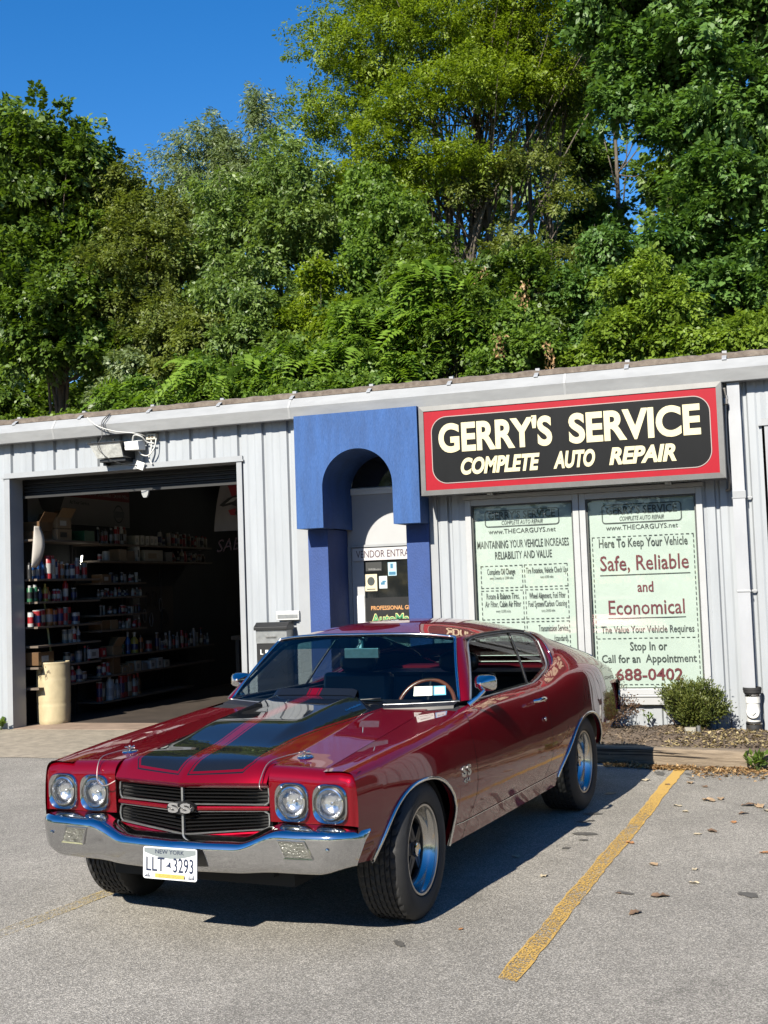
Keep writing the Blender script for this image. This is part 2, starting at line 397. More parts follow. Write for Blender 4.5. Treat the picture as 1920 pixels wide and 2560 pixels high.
# recessed entrance: transom panel, fanlight, door
M_panel = mat("door_panel", (.42, .43, .45), .5, var=.05, vscale=3)
mb = MB(); mb.box(-.66, .30, .556, .60, 2.055, 3.10); ent = mb.build("transom_panel", M_panel, bld)
fc, fr_, fz = -.22, .375, 2.70
mb = MB(); P = [(fc+fr_*math.cos(PI*i/24), fz+.40*math.sin(PI*i/24)) for i in range(25)]
v = [(a, .548, b) for a, b in P]; mb.add(v, [tuple(range(25))])
M_pane = mat("door_glass", (.01, .012, .014), .04, spec=.6)
pn = mb.build("fanlight", M_pane, bld)
mb = MB(); mb.tube([(a, .545, b) for a, b in P]+[(fc+fr_, .545, fz)], .026, 6, closed=True); mb.box(fc-fr_-.03, fc+fr_+.05, .525, .552, fz-.055, fz-.015); mb.build("fanlight_frame", M_white, pn)
dr = MB().box(-.60, .262, .553, .585, .05, 2.045).build("door", M_panel, bld, bevel=.003)
mb = MB(); mb.box(-.645, -.60, .53, .59, .05, 2.06); mb.box(-.60, .262, .53, .59, 2.048, 2.075); mb.build("door_jamb", M_trim, bld)
MB().box(-.452, .255, .545, .552, 1.0, 1.90).build("door_glass", M_pane, dr)
MB().box(-.555, -.46, .540, .553, .6, 1.50).build("push_plate", M_white, dr)
mb = MB(); mb.tube([(-.50, .552, 1.02), (-.50, .48, 1.02), (-.41, .48, 1.02)], .012, 8); mb.build("door_handle", M_chrome, dr)
# ------------------------------------------------------------------ signs, windows, posters, wall fittings
def rrect(x0, x1, z0, z1, r, n=8):
    out = []
    for cx, cz, a0 in ((x1-r, z1-r, 0), (x0+r, z1-r, PI/2), (x0+r, z0+r, PI), (x1-r, z0+r, 1.5*PI)):
        for i in range(n+1): out.append((cx+r*math.cos(a0+PI/2*i/n), cz+r*math.sin(a0+PI/2*i/n)))
    return out
def flat(mb, poly, y, mi=0): mb.add([(a, y, b) for a, b in poly], [tuple(range(len(poly)))], mi)
def ring(mb, p, q, y, mi=0):
    n = len(p); mb.add([(a, y, b) for a, b in p]+[(a, y, b) for a, b in q], [(i, (i+1) % n, n+(i+1) % n, n+i) for i in range(n)], mi)
# --- main sign
M_alu = mat("sign_frame", (.17, .17, .168), .45, .3, var=.12, vscale=6)
M_sred = mat("sign_red", (.33, .003, .014), .42, spec=.2, var=.07, vscale=3, stretch=(2, 1, .6))
M_sblk = mat("sign_black", (.006, .0065, .0075), .4, spec=.15, var=.2, vscale=4, stretch=(3, 1, .5))
M_cream = mat("sign_cream", (.66, .60, .37), .45, var=.06, vscale=7)
sg = thing("shop_sign", "wide red and black shop sign reading GERRY'S SERVICE COMPLETE AUTO REPAIR", "sign", (0, 0, 0))
X0, X1, Z0, Z1, YS = .540, 3.590, 2.520, 3.450, -.35
mb = MB(); mb.box(X0+.01, X1-.01, YS+.02, -.10, Z0+.01, Z1-.01); mb.build("cabinet", mat("sign_cabinet", (.10, .10, .10), .6), sg)
mb = MB(); W = .052
ou = [(X0, Z0), (X1, Z0), (X1, Z1), (X0, Z1)]; inn = [(X0+W, Z0+W), (X1-W, Z0+W), (X1-W, Z1-W), (X0+W, Z1-W)]
for i in range(4):
    j = (i+1) % 4; e = .0015
    A, B, C_, D_ = ou[i], ou[j], inn[j], inn[i]
    v = [(A[0], YS, A[1]), (B[0], YS, B[1]), (C_[0], YS-.004, C_[1]), (D_[0], YS-.004, D_[1]), (A[0], -.12, A[1]), (B[0], -.12, B[1]), (C_[0], YS+.02, C_[1]), (D_[0], YS+.02, D_[1])]
    mb.add(v, [(0, 1, 2, 3), (1, 0, 4, 5), (3, 2, 6, 7)])
mb.build("frame", M_alu, sg)
mb = MB(); mb.box(X0+W-.01, X1-W+.01, YS+.006, YS+.03, Z0+W-.01, Z1-W+.01); face = mb.build("face_panel", M_sred, sg)
mb = MB(); flat(mb, rrect(.672, 3.472, 2.637, 3.327, .16, 10), YS+.002); mb.build("black_panel", M_sblk, face)
mb = MB(); ring(mb, rrect(.668, 3.476, 2.633, 3.331, .164, 10), rrect(.676, 3.468, 2.641, 3.323, .156, 10), YS+.0005); mb.build("pinstripe", mat("pin_grey", (.35, .28, .26), .5), face)
fy = lambda y: (lambda x, z, d=0: (x, y-d, z))
mb = MB(); put_text(mb, "GERRY'S", .748, 1.935, 2.952, .300, fy(YS-.003), bold=.036, res=6, ext=.002); put_text(mb, "SERVICE", 2.105, 3.382, 2.952, .300, fy(YS-.003), bold=.036, res=6, ext=.002)
mb.build("lettering", M_cream, face)
mb = MB()
for s_, a, b in (("COMPLETE", .975, 1.800), ("AUTO", 1.935, 2.355), ("REPAIR", 2.490, 3.140)):
    put_text(mb, s_, a, b, 2.712, .172, fy(YS-.003), bold=.045, shear=.24, res=5, ext=.002)
mb.build("lettering", M_cream, face)
mb = MB(); mb.box(.9, 3.35, -.10, -.02, 2.545, 2.562); mb.box(1.2, 1.26, -.2, -.0, 2.50, 2.525); mb.box(3.0, 3.06, -.2, -.0, 2.50, 2.525); mb.build("mounting_rail", M_steel, sg)
# conduit beside the sign
mb = MB(); mb.tube([(3.605, -.20, 3.40), (3.610, -.16, 3.32), (3.606, -.15, 3.25)], .016, 8)
mb.tube([(3.606, -.15, 3.25), (3.600, -.145, 3.0), (3.600, -.14, 2.7), (3.612, -.12, 2.50), (3.60, -.05, 2.43), (3.57, -.02, 2.42)], .012, 8)
mb.lathe([(0, 0), (.03, 0), (.03, .04), (.022, .06), (0, .06)], 12, Matrix.Translation((3.606, -.16, 3.25)))
o = mb.build("conduit", mat("conduit_grey", (.34, .32, .29), .5, .3), None, smooth=.7); tag(o, "grey flexible conduit hanging at the right end of the shop sign", "conduit")

# --- window pair with printed posters behind the glass
wn = thing("window", "", "window"); wn.parent = bld
for k in ("label", "category"):
    if k in wn: del wn[k]
bpy.data.objects.remove(wn)
M_wf = mat("window_frame_white", (.42, .43, .44), .4, var=.05, vscale=5)
M_glass = thin_glass("window_glass", (.93, .97, .95), .9)
M_poster = mat("poster_mint", (.47, .535, .505), .55, var=.05, vscale=2.2)
M_pink = mat("poster_red", (.13, .010, .022), .6); M_bord = mat("poster_border", (.06, .07, .07), .6)
def window(x0, x1, name):
    mb = MB(); z0, z1 = .43, 2.47; wf = .062
    mb.box(x0, x0+wf, -.045, .04, z0, z1); mb.box(x1-wf, x1, -.045, .04, z0, z1)
    mb.box(x0+wf, x1-wf, -.043, .04, z1-wf, z1); mb.box(x0+wf, x1-wf, -.043, .04, z0, z0+wf)
    fr = mb.build("window_frame", M_wf, bld, bevel=.004)
    mb = MB(); mb.box(x0+wf, x0+wf+.018, -.02, .02, z0+wf, z1-wf); mb.box(x1-wf-.018, x1-wf, -.02, .02, z0+wf, z1-wf); mb.box(x0+wf+.018, x1-wf-.018, -.018, .02, z1-wf-.016, z1-wf)
    mb.build("gasket", mat("gasket", (.05, .055, .055), .6), fr)
    mb = MB(); mb.add([(x0+wf, -.006, z0+wf), (x1-wf, -.006, z0+wf), (x1-wf, -.006, z1-wf), (x0+wf, -.006, z1-wf)], [(0, 1, 2, 3)]); mb.build("pane", M_glass, fr)
window(.915, 2.112, "l"); window(2.118, 3.335, "r")
mb = MB(); mb.box(.90, 3.35, -.06, .0, .335, .428); mb.box(.88, 3.37, -.075, -.0, .415, .4285); mb.build("window_sill", M_wf, bld, bevel=.004)
mb = MB(); mb.box(.90, 3.35, -.06, .0, 2.472, 2.515); mb.build("window_head", M_wf, bld, bevel=.003)
M_backs = mat("curtain", (.20, .22, .21), .9)
def dashes(mb, x0, x1, z0, z1, y, t=.008, dash=.03, gap=.022, mi=0, sides="tblr"):
    def hl(z):
        x = x0
        while x < x1: mb.add([(x, y, z), (min(x+dash, x1), y, z), (min(x+dash, x1), y, z+t), (x, y, z+t)], [(0, 1, 2, 3)], mi); x += dash+gap
    def vl(x):
        z = z0
        while z < z1: mb.add([(x, y, z), (x+t, y, z), (x+t, y, min(z+dash, z1)), (x, y, min(z+dash, z1))], [(0, 1, 2, 3)], mi); z += dash+gap
    if 't' in sides: hl(z1-t)
    if 'b' in sides: hl(z0)
    if 'l' in sides: vl(x0)
    if 'r' in sides: vl(x1-t)
def poster(label, x0, x1, lines, boxes, logo, lbold):
    t = thing("window_poster", label, "poster", (0, 0, 0), 0, "posters behind the shop window glass")
    mb = MB(); n = 26; Y = .030
    for i in range(n+1):
        x = x0+(x1-x0)*i/n
        for j in range(13):
            z = .50+1.895*j/12; mb.v.append((x, Y+.004*math.sin(i*.7+j)*math.sin(j*.9), z))
    mb.f = grid_faces(n+1, 13); mb.m = [0]*len(mb.f)
    mb.build("sheet", M_poster, t, smooth=3.2)
    y = Y-.007; mb = MB(); f = fy(y)
    a, b, c, d = logo; ring(mb, rrect(a, b, c, d, .035, 5), rrect(a+.011, b-.011, c+.011, d-.011, .026, 5), y, 2)
    for s_, xa, xb, z, h, mi, bold in lines:
        if s_ == "_": mb.add([(xa, y, z), (xb, y, z), (xb, y, z+h), (xa, y, z+h)], [(0, 1, 2, 3)], mi); continue
        put_text(mb, s_, xa, xb, z, h, f, mi, bold=bold, shear=.25 if s_.startswith("COMPLETE") else 0, res=2)
    for bx in boxes: dashes(mb, bx[0], bx[1], bx[2], bx[3], y, mi=0, sides=bx[4])
    mb.build("print", [M_ink, M_pink, M_bord], t)
    return t
poster("mint green poster with red words Safe, Reliable and Economical in the shop window", 2.178, 3.273, [
    ("GERRY'S SERVICE", 2.377, 3.081, 2.242, .080, 2, .02), ("COMPLETE AUTO REPAIR", 2.510, 2.952, 2.178, .042, 2, 0), ("www.THECARGUYS.net", 2.370, 3.084, 2.085, .048, 2, .005),
    ("Here To Keep Your Vehicle", 2.291, 3.170, 1.909, .089, 0, .016), ("Safe, Reliable", 2.295, 3.171, 1.674, .150, 1, .008), ("_", 2.289, 3.182, 1.625, .008, 0, 0),
    ("and", 2.657, 2.814, 1.452, .105, 1, .015), ("Economical", 2.360, 3.111, 1.229, .145, 1, .007), ("_", 2.352, 3.119, 1.190, .008, 0, 0),
    ("The Value Your Vehicle Requires", 2.276, 3.193, 1.044, .072, 0, .014), ("Stop In or", 2.555, 2.921, .869, .085, 0, .016),
    ("Call for an  Appointment", 2.268, 3.201, .748, .080, 0, .015), ("688-0402", 2.403, 3.064, .570, .118, 1, .018)],
    [(2.222, 3.232, .525, 2.020, "tblr"), (2.233, 3.225, .987, .995, "b")], (2.333, 3.128, 2.150, 2.345), .02)
poster("pale mint service list poster headed MAINTAINING YOUR VEHICLE INCREASES RELIABILITY AND VALUE", .985, 2.055, [
    ("GERRY'S SERVICE", 1.147, 1.856, 2.255, .080, 2, .02), ("COMPLETE AUTO REPAIR", 1.288, 1.724, 2.198, .041, 2, 0), ("www.THECARGUYS.net", 1.143, 1.855, 2.105, .048, 2, .005),
    ("MAINTAINING YOUR VEHICLE INCREASES", 1.017, 1.984, 1.954, .080, 0, .008), ("RELIABILITY AND VALUE", 1.204, 1.805, 1.839, .078, 0, .008),
    ("Complete Oil Change", 1.112, 1.411, 1.679, .062, 0, .008), ("every 3 months or 3,000 miles", 1.138, 1.390, 1.629, .029, 0, 0),
    ("Tire Rotation, Vehicle Check Up", 1.526, 1.949, 1.680, .060, 0, .008), ("every 6,000 miles", 1.674, 1.810, 1.627, .028, 0, 0),
    ("Rotate & Balance Tires,", 1.095, 1.446, 1.423, .062, 0, .008), ("Air Filter, Cabin Air Filter", 1.077, 1.461, 1.341, .062, 0, .008), ("every 12,000 miles", 1.192, 1.346, 1.284, .029, 0, 0),
    ("Wheel Alignment, Fuel Filter", 1.548, 1.927, 1.419, .061, 0, .008), ("Fuel System/Carbon Cleaning", 1.537, 1.937, 1.334, .061, 0, .008), ("every 24,000 miles", 1.671, 1.813, 1.280, .028, 0, 0),
    ("Transmission Service,", 1.633, 1.945, 1.080, .065, 0, .008), ("(standard),", 1.793, 1.940, .978, .06, 0, .008), ("Power Steering Flush,", 1.073, 1.462, .978, .061, 0, .008), ("Brake Fluid Flush, Tune", 1.160, 1.546, .884, .065, 0, .008)],
    [(1.042, 1.491, 1.536, 1.773, "tblr"), (1.507, 1.961, 1.536, 1.773, "tblr"), (1.040, 1.492, 1.207, 1.515, "tblr"), (1.510, 1.960, 1.207, 1.515, "tblr"),
     (1.040, 1.492, .80, 1.185, "tlr"), (1.510, 1.960, .80, 1.185, "tlr")], (1.108, 1.898, 2.175, 2.352), .02)
# --- entrance sign and stickers
t = thing("entrance_sign", "white metal sign reading VENDOR ENTRANCE across the top of the door", "sign")
MB().box(-.575, .262, .525, .530, 1.897, 2.035).build("plate", mat("sign_white", (.56, .55, .56), .4, var=.06, vscale=4), t)
mb = MB(); put_text(mb, "VENDOR ENTRANCE", -.535, .262, 1.928, .080, fy(.5225), bold=.004, res=4); mb.build("lettering", mat("sign_purple_ink", (.06, .03, .05), .5), t)
def sticker(label, x0, x1, z0, z1, col, marks):
    t = thing("door_sticker", label, "sticker", group="stickers on the entrance door glass")
    MB().box(x0, x1, .542, .5445, z0, z1).build("sheet", mat("st_%s" % str(col), col, .5, var=.08, vscale=20), t)
    mb = MB()
    for a, b, c, d in marks: flat(mb, [(x0+(x1-x0)*a, z0+(z1-z0)*c), (x0+(x1-x0)*b, z0+(z1-z0)*c), (x0+(x1-x0)*b, z0+(z1-z0)*d), (x0+(x1-x0)*a, z0+(z1-z0)*d)], .5412)
    return t, mb
t, mb = sticker("cream square sticker with a dark round mark on the door glass", -.445, -.300, 1.55, 1.74, (.68, .60, .42), [(.15, .85, .08, .14)])
flat(mb, [(-.372+.045*math.cos(a*PI/10), 1.66+.05*math.sin(a*PI/10)) for a in range(20)], .5412); mb.build("print", M_ink, t)
t, mb = sticker("upper blue and white sticker on the door glass", -.165, -.065, 1.715, 1.865, (.42, .60, .68), [(.1, .9, .06, .3), (.3, .6, .55, .9)]); mb.build("print", mat("st_blue", (.03, .16, .28), .5), t)
t, mb = sticker("pale arched sticker with a dark mark beside the cream sticker", -.275, -.180, 1.575, 1.715, (.50, .57, .60), [(.2, .7, .3, .5), (.4, .85, .5, .62)]); mb.build("print", mat("st_blue", (.03, .16, .28), .5), t)
t, mb = sticker("small orange card sticker at the right edge of the door glass", .155, .25, 1.72, 1.87, (.62, .55, .48), [(.05, .95, .60, .95)])
flat(mb, [(.205+.038*math.cos(a*PI/10), 1.775+.04*math.sin(a*PI/10)) for a in range(20)], .5412); mb.build("print", mat("st_orange", (.75, .22, .04), .5), t)
t, mb = sticker("white strip sticker under the orange card on the door glass", .085, .255, 1.64, 1.715, (.66, .66, .68), [(.1, .9, .1, .3), (.1, .8, .45, .55)]); mb.build("print", mat("st_purple", (.20, .08, .25), .5), t)
t, mb = sticker("dark faded notice at the top left of the door glass", -.43, -.24, 1.775, 1.875, (.022, .024, .024), []); put_text(mb, "WIFI/Blueline", -.40, -.25, 1.785, .02, fy(.5412), res=1); mb.build("print", mat("st_grey", (.35, .35, .35), .5), t)
t = thing("door_banner", "black banner reading PROFESSIONAL GRADE AutoMagic Paint Department low on the door glass", "banner")
MB().box(-.448, .250, .5405, .5445, .55, 1.475).build("sheet", mat("banner_black", (.012, .012, .012), .35, var=.3, vscale=6), t)
mb = MB(); put_text(mb, "PROFESSIONAL GRADE", -.38, .20, 1.335, .046, fy(.5395), bold=.01, res=2); mb.build("lettering", mat("ban_orange", (.70, .34, .12), .5), t)
mb = MB(); put_text(mb, "AutoMagic", -.385, .215, 1.180, .115, fy(.5390), bold=.045, res=3); mb.build("lettering", mat("ban_yellow", (.65, .60, .25), .5), t)
mb = MB(); put_text(mb, "AutoMagic", -.375, .205, 1.187, .10, fy(.5385), bold=.012, res=3); mb.build("lettering", mat("ban_green", (.04, .26, .11), .5), t)
mb = MB(); put_text(mb, "Paint", -.30, -.08, 1.03, .07, fy(.5390), bold=.01, res=2); put_text(mb, "Department", -.30, .18, .91, .07, fy(.5390), bold=.01, res=2); mb.build("lettering", mat("ban_cream", (.62, .58, .45), .5), t)

# --- downspout and drain pipe
t = thing("downspout", "tall square grey metal downspout right of the shop sign", "downspout")
mb = MB(); zz = [.46, .9, 1.6, 2.3, 2.9, 3.12, 3.22, 3.34, 3.47]; v = []
for k, z in enumerate(zz):
    d = .012 if k == 6 else 0; e = .006 if k == 7 else 0
    v += [(3.628+d, -.10-e, z), (3.745-d*.3, -.10+d, z), (3.745, -.012, z), (3.628+d, -.012, z)]
mb.add(v, grid_faces(len(zz), 4, True, 0, False, True)); mb.build("pipe", mat("spout_metal", (.38, .395, .425), .42, var=.10, vscale=3, stretch=(1, 1, .4)), t, smooth=.35)
for z in (2.33, 1.42):
    mb = MB(); mb.box(3.62, 3.753, -.106, -.01, z, z+.075 if z > 2 else z+.02); mb.box(3.745, 3.81, -.02, -.006, z, z+.02); mb.build("bracket", M_trim, t, bevel=.003)
t = thing("drain_pipe", "short white and black drain pipe with a clean-out cap under the downspout", "pipe", (3.715, -.115, .06))
mb = MB(); mb.lathe([(.070, 0), (.074, .01), (.074, .11), (.068, .125)], 28, caps=True); mb.build("base_coupling", M_rubber, t, smooth=.6)
M_pvc = mat("white_pvc", (.70, .70, .68), .35, var=.08, vscale=18)
mb = MB(); mb.lathe([(.064, .122), (.064, .36)], 28); mb.lathe([(.070, .30), (.070, .365), (.062, .37)], 28)
mb.lathe([(.05, -.08), (.06, -.08), (.066, -.07), (.066, .0)], 28, Matrix.Translation((0, 0, .22)) @ Matrix.Rotation(-PI/2, 4, 'X') @ Matrix.Scale(1, 4)); mb.build("tee", M_pvc, t, smooth=.6)
mb = MB(); mb.lathe([(0, -.014), (.058, -.012), (.062, 0)], 28, Matrix.Translation((0, -.082, .22)) @ Matrix.Rotation(-PI/2, 4, 'X') @ Matrix.Rotation(0, 4, 'Z')); cap = mb.build("cap", M_white, t, smooth=.5)
mb = MB(); T = Matrix.Translation((0, -.10, .22)) @ Matrix.Rotation(PI/4, 4, 'Y'); mb.box(-.018, .018, -.012, .012, -.018, .018, T=T); mb.build("cap_nut", M_white, cap)
mb = MB(); mb.lathe([(.070, .36), (.070, .385), (.084, .40), (.086, .445), (.082, .45)], 28); mb.lathe([(.088, .425), (.088, .437)], 28); mb.build("top_coupling", M_rubber, t, smooth=.6)
mb = MB(); mb.lathe([(.0715, .372), (.0735, .372), (.0735, .384), (.0715, .384)], 28); mb.lathe([(.0755, .098), (.0772, .098), (.0772, .110), (.0755, .110)], 28); mb.build("hose_clamp", M_chrome, t, smooth=.6)

# --- floodlight, junction boxes and loose wires above the garage door
t = thing("floodlight", "black wall pack floodlight with a clear lens above the garage door", "light", (-3.26, 0, 3.27))
mb = MB(); v = [(-.24, -.30, .10), (.20, -.30, .10), (.20, -.30, .085), (-.24, -.30, .085), (-.20, -.0, .115), (.215, -.0, .115), (.215, 0, .09), (-.20, 0, .09)]
mb.add(v, [(0, 1, 2, 3), (0, 4, 5, 1), (3, 2, 6, 7), (1, 5, 6, 2), (0, 3, 7, 4), (4, 7, 6, 5)])
mb.add([(.185, -.20, -.06), (.19, -.285, .085), (.21, -.0, .09), (.21, -.0, -.09), (-.19, -.0, .09), (-.19, -.0, -.09)], [(0, 3, 2, 1), (4, 5, 3, 2)])
mb.box(-.16, .18, -.17, -.0, -.12, -.085); mb.box(-.16, -.12, -.10, .0, -.15, -.12); mb.lathe([(.016, .11), (.016, .15), (0, .15)], 10, Matrix.Translation((0, -.12, 0)))
mb.build("housing", M_black, t, bevel=.003)
mb = MB(); v = [(-.225, -.285, .085), (.185, -.285, .085), (.175, -.205, -.075), (-.17, -.205, -.075), (-.20, -.04, .085), (-.165, -.04, -.085), (.18, -.02, .08), (.178, -.02, -.08)]
mb.add(v, [(0, 3, 2, 1), (0, 4, 5, 3), (1, 2, 7, 6), (3, 5, 7, 2)]); mb.build("lens", mat("lens_frosted", (.55, .56, .54), .18, var=.35, vscale=14, bump=.5, bscale=90, spec=.6), t)
M_boxw = mat("box_beige", (.55, .52, .45), .5, var=.1, vscale=20)
t = thing("junction_box", "white flat electrical box right of the black floodlight", "box", (-2.98, 0, 3.315))
mb = MB(); v = [(-.085, -.23, .045), (.085, -.20, .05), (.095, -.19, -.05), (-.07, -.22, -.05), (-.07, -.05, .075), (.10, -.05, .08), (.10, -.05, -.04), (-.07, -.05, -.045)]
mb.add(v, [(0, 3, 2, 1), (0, 1, 5, 4), (3, 7, 6, 2), (1, 2, 6, 5), (0, 4, 7, 3), (4, 5, 6, 7)]); mb.build("cover", M_white, t, bevel=.004)
mb = MB(); mb.tube([(-.02, -.05, .02), (-.02, -.0, .03)], .03, 10); mb.build("mount", M_white, t)
t = thing("junction_box", "small beige terminal block under the gutter by the white electrical box", "box", (-2.80, -.02, 3.42))
mb = MB(); mb.box(-.06, .06, -.05, .03, -.035, .035); mb.build("case", M_boxw, t, bevel=.004)
mb = MB(); mb.box(-.03, -.005, -.056, -.05, -.012, .016); mb.box(.01, .035, -.056, -.05, -.012, .016); mb.build("terminal", mat("terminal_brown", (.12, .09, .05), .5), t)
def curve_pts(P, n=10):
    P = [Vector(p) for p in P]; out = []
    for i in range(len(P)-1):
        a = P[max(i-1, 0)]; b = P[i]; c = P[i+1]; d = P[min(i+2, len(P)-1)]
        for k in range(n):
            t = k/n; out.append(.5*((2*b)+(c-a)*t+(2*a-5*b+4*c-d)*t*t+(3*b-a-3*c+d)*t*t*t))
    out.append(P[-1]); return out
M_wirew = mat("wire_white", (.62, .62, .60), .5); M_wireb = mat("wire_black", (.03, .03, .03), .5)
def wire(label, P, r, m):
    o = MB().tube(curve_pts(P), r, 6).build("wire", m, None, smooth=3.2); return tag(o, label, "wire", "loose wires above the garage door")
wire("white cable sloping from the gutter top to the white electrical box", [(-3.60, -.13, 3.70), (-3.42, -.22, 3.58), (-3.2, -.20, 3.50), (-2.95, -.18, 3.46), (-2.86, -.08, 3.43)], .006, M_wirew)
wire("thin black cable looping from the gutter down across the floodlight lens", [(-3.30, -.125, 3.72), (-3.36, -.2, 3.62), (-3.34, -.24, 3.45), (-3.36, -.30, 3.33), (-3.30, -.31, 3.24), (-3.19, -.27, 3.15), (-3.05, -.16, 3.10), (-2.98, -.06, 3.10)], .005, M_wireb)
wire("thin dark cable looped over the gutter edge", [(-3.29, -.13, 3.72), (-3.33, -.21, 3.60), (-3.30, -.20, 3.52), (-3.26, -.16, 3.47)], .005, M_wireb)
wire("white wire bundle drooping below the white electrical box", [(-2.95, -.12, 3.30), (-2.90, -.12, 3.22), (-2.82, -.10, 3.20), (-2.75, -.08, 3.28), (-2.73, -.06, 3.40)], .008, M_wirew)
wire("white wire arching over the white electrical box", [(-3.02, -.10, 3.38), (-2.96, -.16, 3.44), (-2.88, -.14, 3.42), (-2.84, -.08, 3.36), (-2.76, -.06, 3.34)], .009, M_wirew)
wire("white wires hanging beside the floodlight to the door header", [(-2.80, -.05, 3.39), (-2.80, -.06, 3.28), (-2.83, -.06, 3.18), (-2.80, -.05, 3.10)], .011, M_wirew)
o = MB().box(-.055, .055, -.012, .012, -.045, .045, T=Matrix.Translation((-2.95, -.06, 3.095)) @ Matrix.Rotation(.35, 4, 'Y')).build("sensor_box", M_white, None, bevel=.004)
tag(o, "small white tilted sensor box hanging over the door header", "sensor")
# --- drop box and name plate between garage and arch
t = thing("drop_box", "black wall-mounted drop box with a metal front beside the garage door", "box", (-1.27, 0, 0))
mb = MB(); P = [(-.05, 1.175), (-.05, 1.245), (-.16, 1.25), (-.235, 1.20), (-.235, 1.165), (-.05, 1.165)]
mb.prism([(a, b) for a, b in P], lambda a, b, d: (d, a, b), -.21, .19); mb.build("lid", M_black, t, bevel=.004)
mb = MB(); mb.box(-.195, .175, -.21, -.02, 1.02, 1.164); mb.build("upper_box", M_steel, t, bevel=.003); mb = MB(); mb.box(-.07, .05, -.225, -.21, 1.085, 1.097); mb.build("handle", M_chrome, t)
mb = MB(); mb.box(-.195, .175, -.20, -.02, .45, 1.018); mb.build("lower_box", M_black, t, bevel=.004)
mb = MB(); mb.box(-.15, -.137, -.203, -.2, .90, .955); mb.box(-.137, -.115, -.203, -.2, .90, .909); mb.box(-.09, -.055, -.203, -.2, .915, .95); mb.build("label", M_white, t)
t = thing("name_plate", "small silver and white wall plate above the black drop box", "plate", (-1.145, 0, 1.315))
MB().box(-.135, .135, -.06, -.02, -.05, .05).build("plate", mat("plate_silver", (.62, .63, .63), .35, .2), t, bevel=.004)
mb = MB(); mb.box(-.12, .12, -.063, -.06, -.03, .01); mb.build("slot", M_steel, t)
# ------------------------------------------------------------------ the red muscle car (local: x = car's left, y = rearward, z up)
car = thing("parked_car", "shiny dark red two-door muscle car with black hood stripes parked by the shop", "car", (1.550, -6.548, 0), -.0993)
def pchip(xk, yk):
    xk = np.array(xk, float); yk = np.array(yk, float); h = np.diff(xk); d = np.diff(yk)/h; m = np.zeros_like(yk)
    for i in range(1, len(xk)-1):
        if d[i-1]*d[i] > 0:
            w1 = 2*h[i]+h[i-1]; w2 = h[i]+2*h[i-1]; m[i] = (w1+w2)/(w1/d[i-1]+w2/d[i])
    m[0] = d[0]; m[-1] = d[-1]
    def f(x):
        x = np.clip(x, xk[0], xk[-1]); i = np.clip(np.searchsorted(xk, x)-1, 0, len(xk)-2); t = (x-xk[i])/h[i]
        return ((1+2*t)*(1-t)**2*yk[i]+t*(1-t)**2*h[i]*m[i]+t*t*(3-2*t)*yk[i+1]+t*t*(t-1)*h[i]*m[i+1])
    return f
def spline(xk, yk):        # natural cubic spline
    xk = np.array(xk, float); yk = np.array(yk, float); n = len(xk); h = np.diff(xk); A = np.eye(n); r = np.zeros(n)
    for i in range(1, n-1):
        A[i, i-1] = h[i-1]; A[i, i] = 2*(h[i-1]+h[i]); A[i, i+1] = h[i]; r[i] = 3*((yk[i+1]-yk[i])/h[i]-(yk[i]-yk[i-1])/h[i-1])
    c = np.linalg.solve(A, r); b = np.diff(yk)/h-h*(2*c[:-1]+c[1:])/3; dd = np.diff(c)/(3*h)
    def f(x):
        i = np.clip(np.searchsorted(xk, x)-1, 0, n-2); t = np.asarray(x)-xk[i]; return yk[i]+b[i]*t+c[i]*t*t+dd[i]*t**3
    return f
KY = [-.62, -.3, 0, .5, .9, 1.3, 1.9, 2.2, 2.5, 2.8, 3.1, 3.4, 3.7, 4.08]
def K(*v): return spline(KY, v)
x3 = K(.780, .793, .80, .80, .797, .80, .80, .80, .797, .778, .758, .742, .730, .710)
z3 = K(.790, .820, .846, .886, .920, .937, .942, .952, .992, 1.042, 1.072, 1.064, 1.022, .942)
x4 = K(.840, .855, .862, .865, .862, .855, .853, .856, .862, .862, .852, .836, .815, .785)
z4 = K(.780, .810, .836, .872, .900, .916, .922, .931, .954, .985, 1.004, .998, .965, .895)
x5 = K(.860, .884, .898, .906, .905, .902, .902, .906, .912, .916, .908, .890, .862, .825)
z5 = K(.735, .762, .786, .815, .838, .852, .860, .868, .880, .900, .912, .905, .875, .815)
x6 = K(.868, .898, .924, .940, .945, .946, .946, .946, .946, .946, .940, .924, .896, .850)
xh = pchip([-.62, 0, .9], [.70, .665, .61]); zh = pchip([-.62, -.3, 0, .5, .9], [.786, .815, .840, .884, .921])
def zbot(y):
    base = np.interp(y, [-.7, -.44, -.40, .3, .5, 3.2, 3.3, 4.1], [.395, .37, .30, .26, .255, .26, .415, .56])
    def ar(y, c, hf, hr, zt, zl, p, q):
        u = (y-c); hw = hf if u < 0 else hr; a = abs(u)/hw
        return -1 if a >= 1 else zl+(zt-zl)*(1-a**p)**(1/q)
    return max(base, ar(y, -.005, .435, .43, .662, .27, 2.3, 2.0), ar(y, 2.875, .60, .43, .668, .27, 2.0 if y < 2.875 else 2.3, 1.75 if y < 2.875 else 2.0))
def section(y, full=True):
    P = [(xh(y), zh(y))] if full else []
    P += [(x3(y), z3(y)), (x4(y), z4(y)), (x5(y), z5(y)), (x6(y), .62), (x6(y)-.012, .47), (x6(y)-.05, .36), (x6(y)-.085, .24)]
    P = np.array([[float(a), float(b)] for a, b in P]); d = np.sqrt(((P[1:]-P[:-1])**2).sum(1))**.5; t = np.concatenate([[0], np.cumsum(d)])
    tt = np.linspace(0, t[-1], 160); return np.stack([spline(t, P[:, 0])(tt), spline(t, P[:, 1])(tt)], 1)
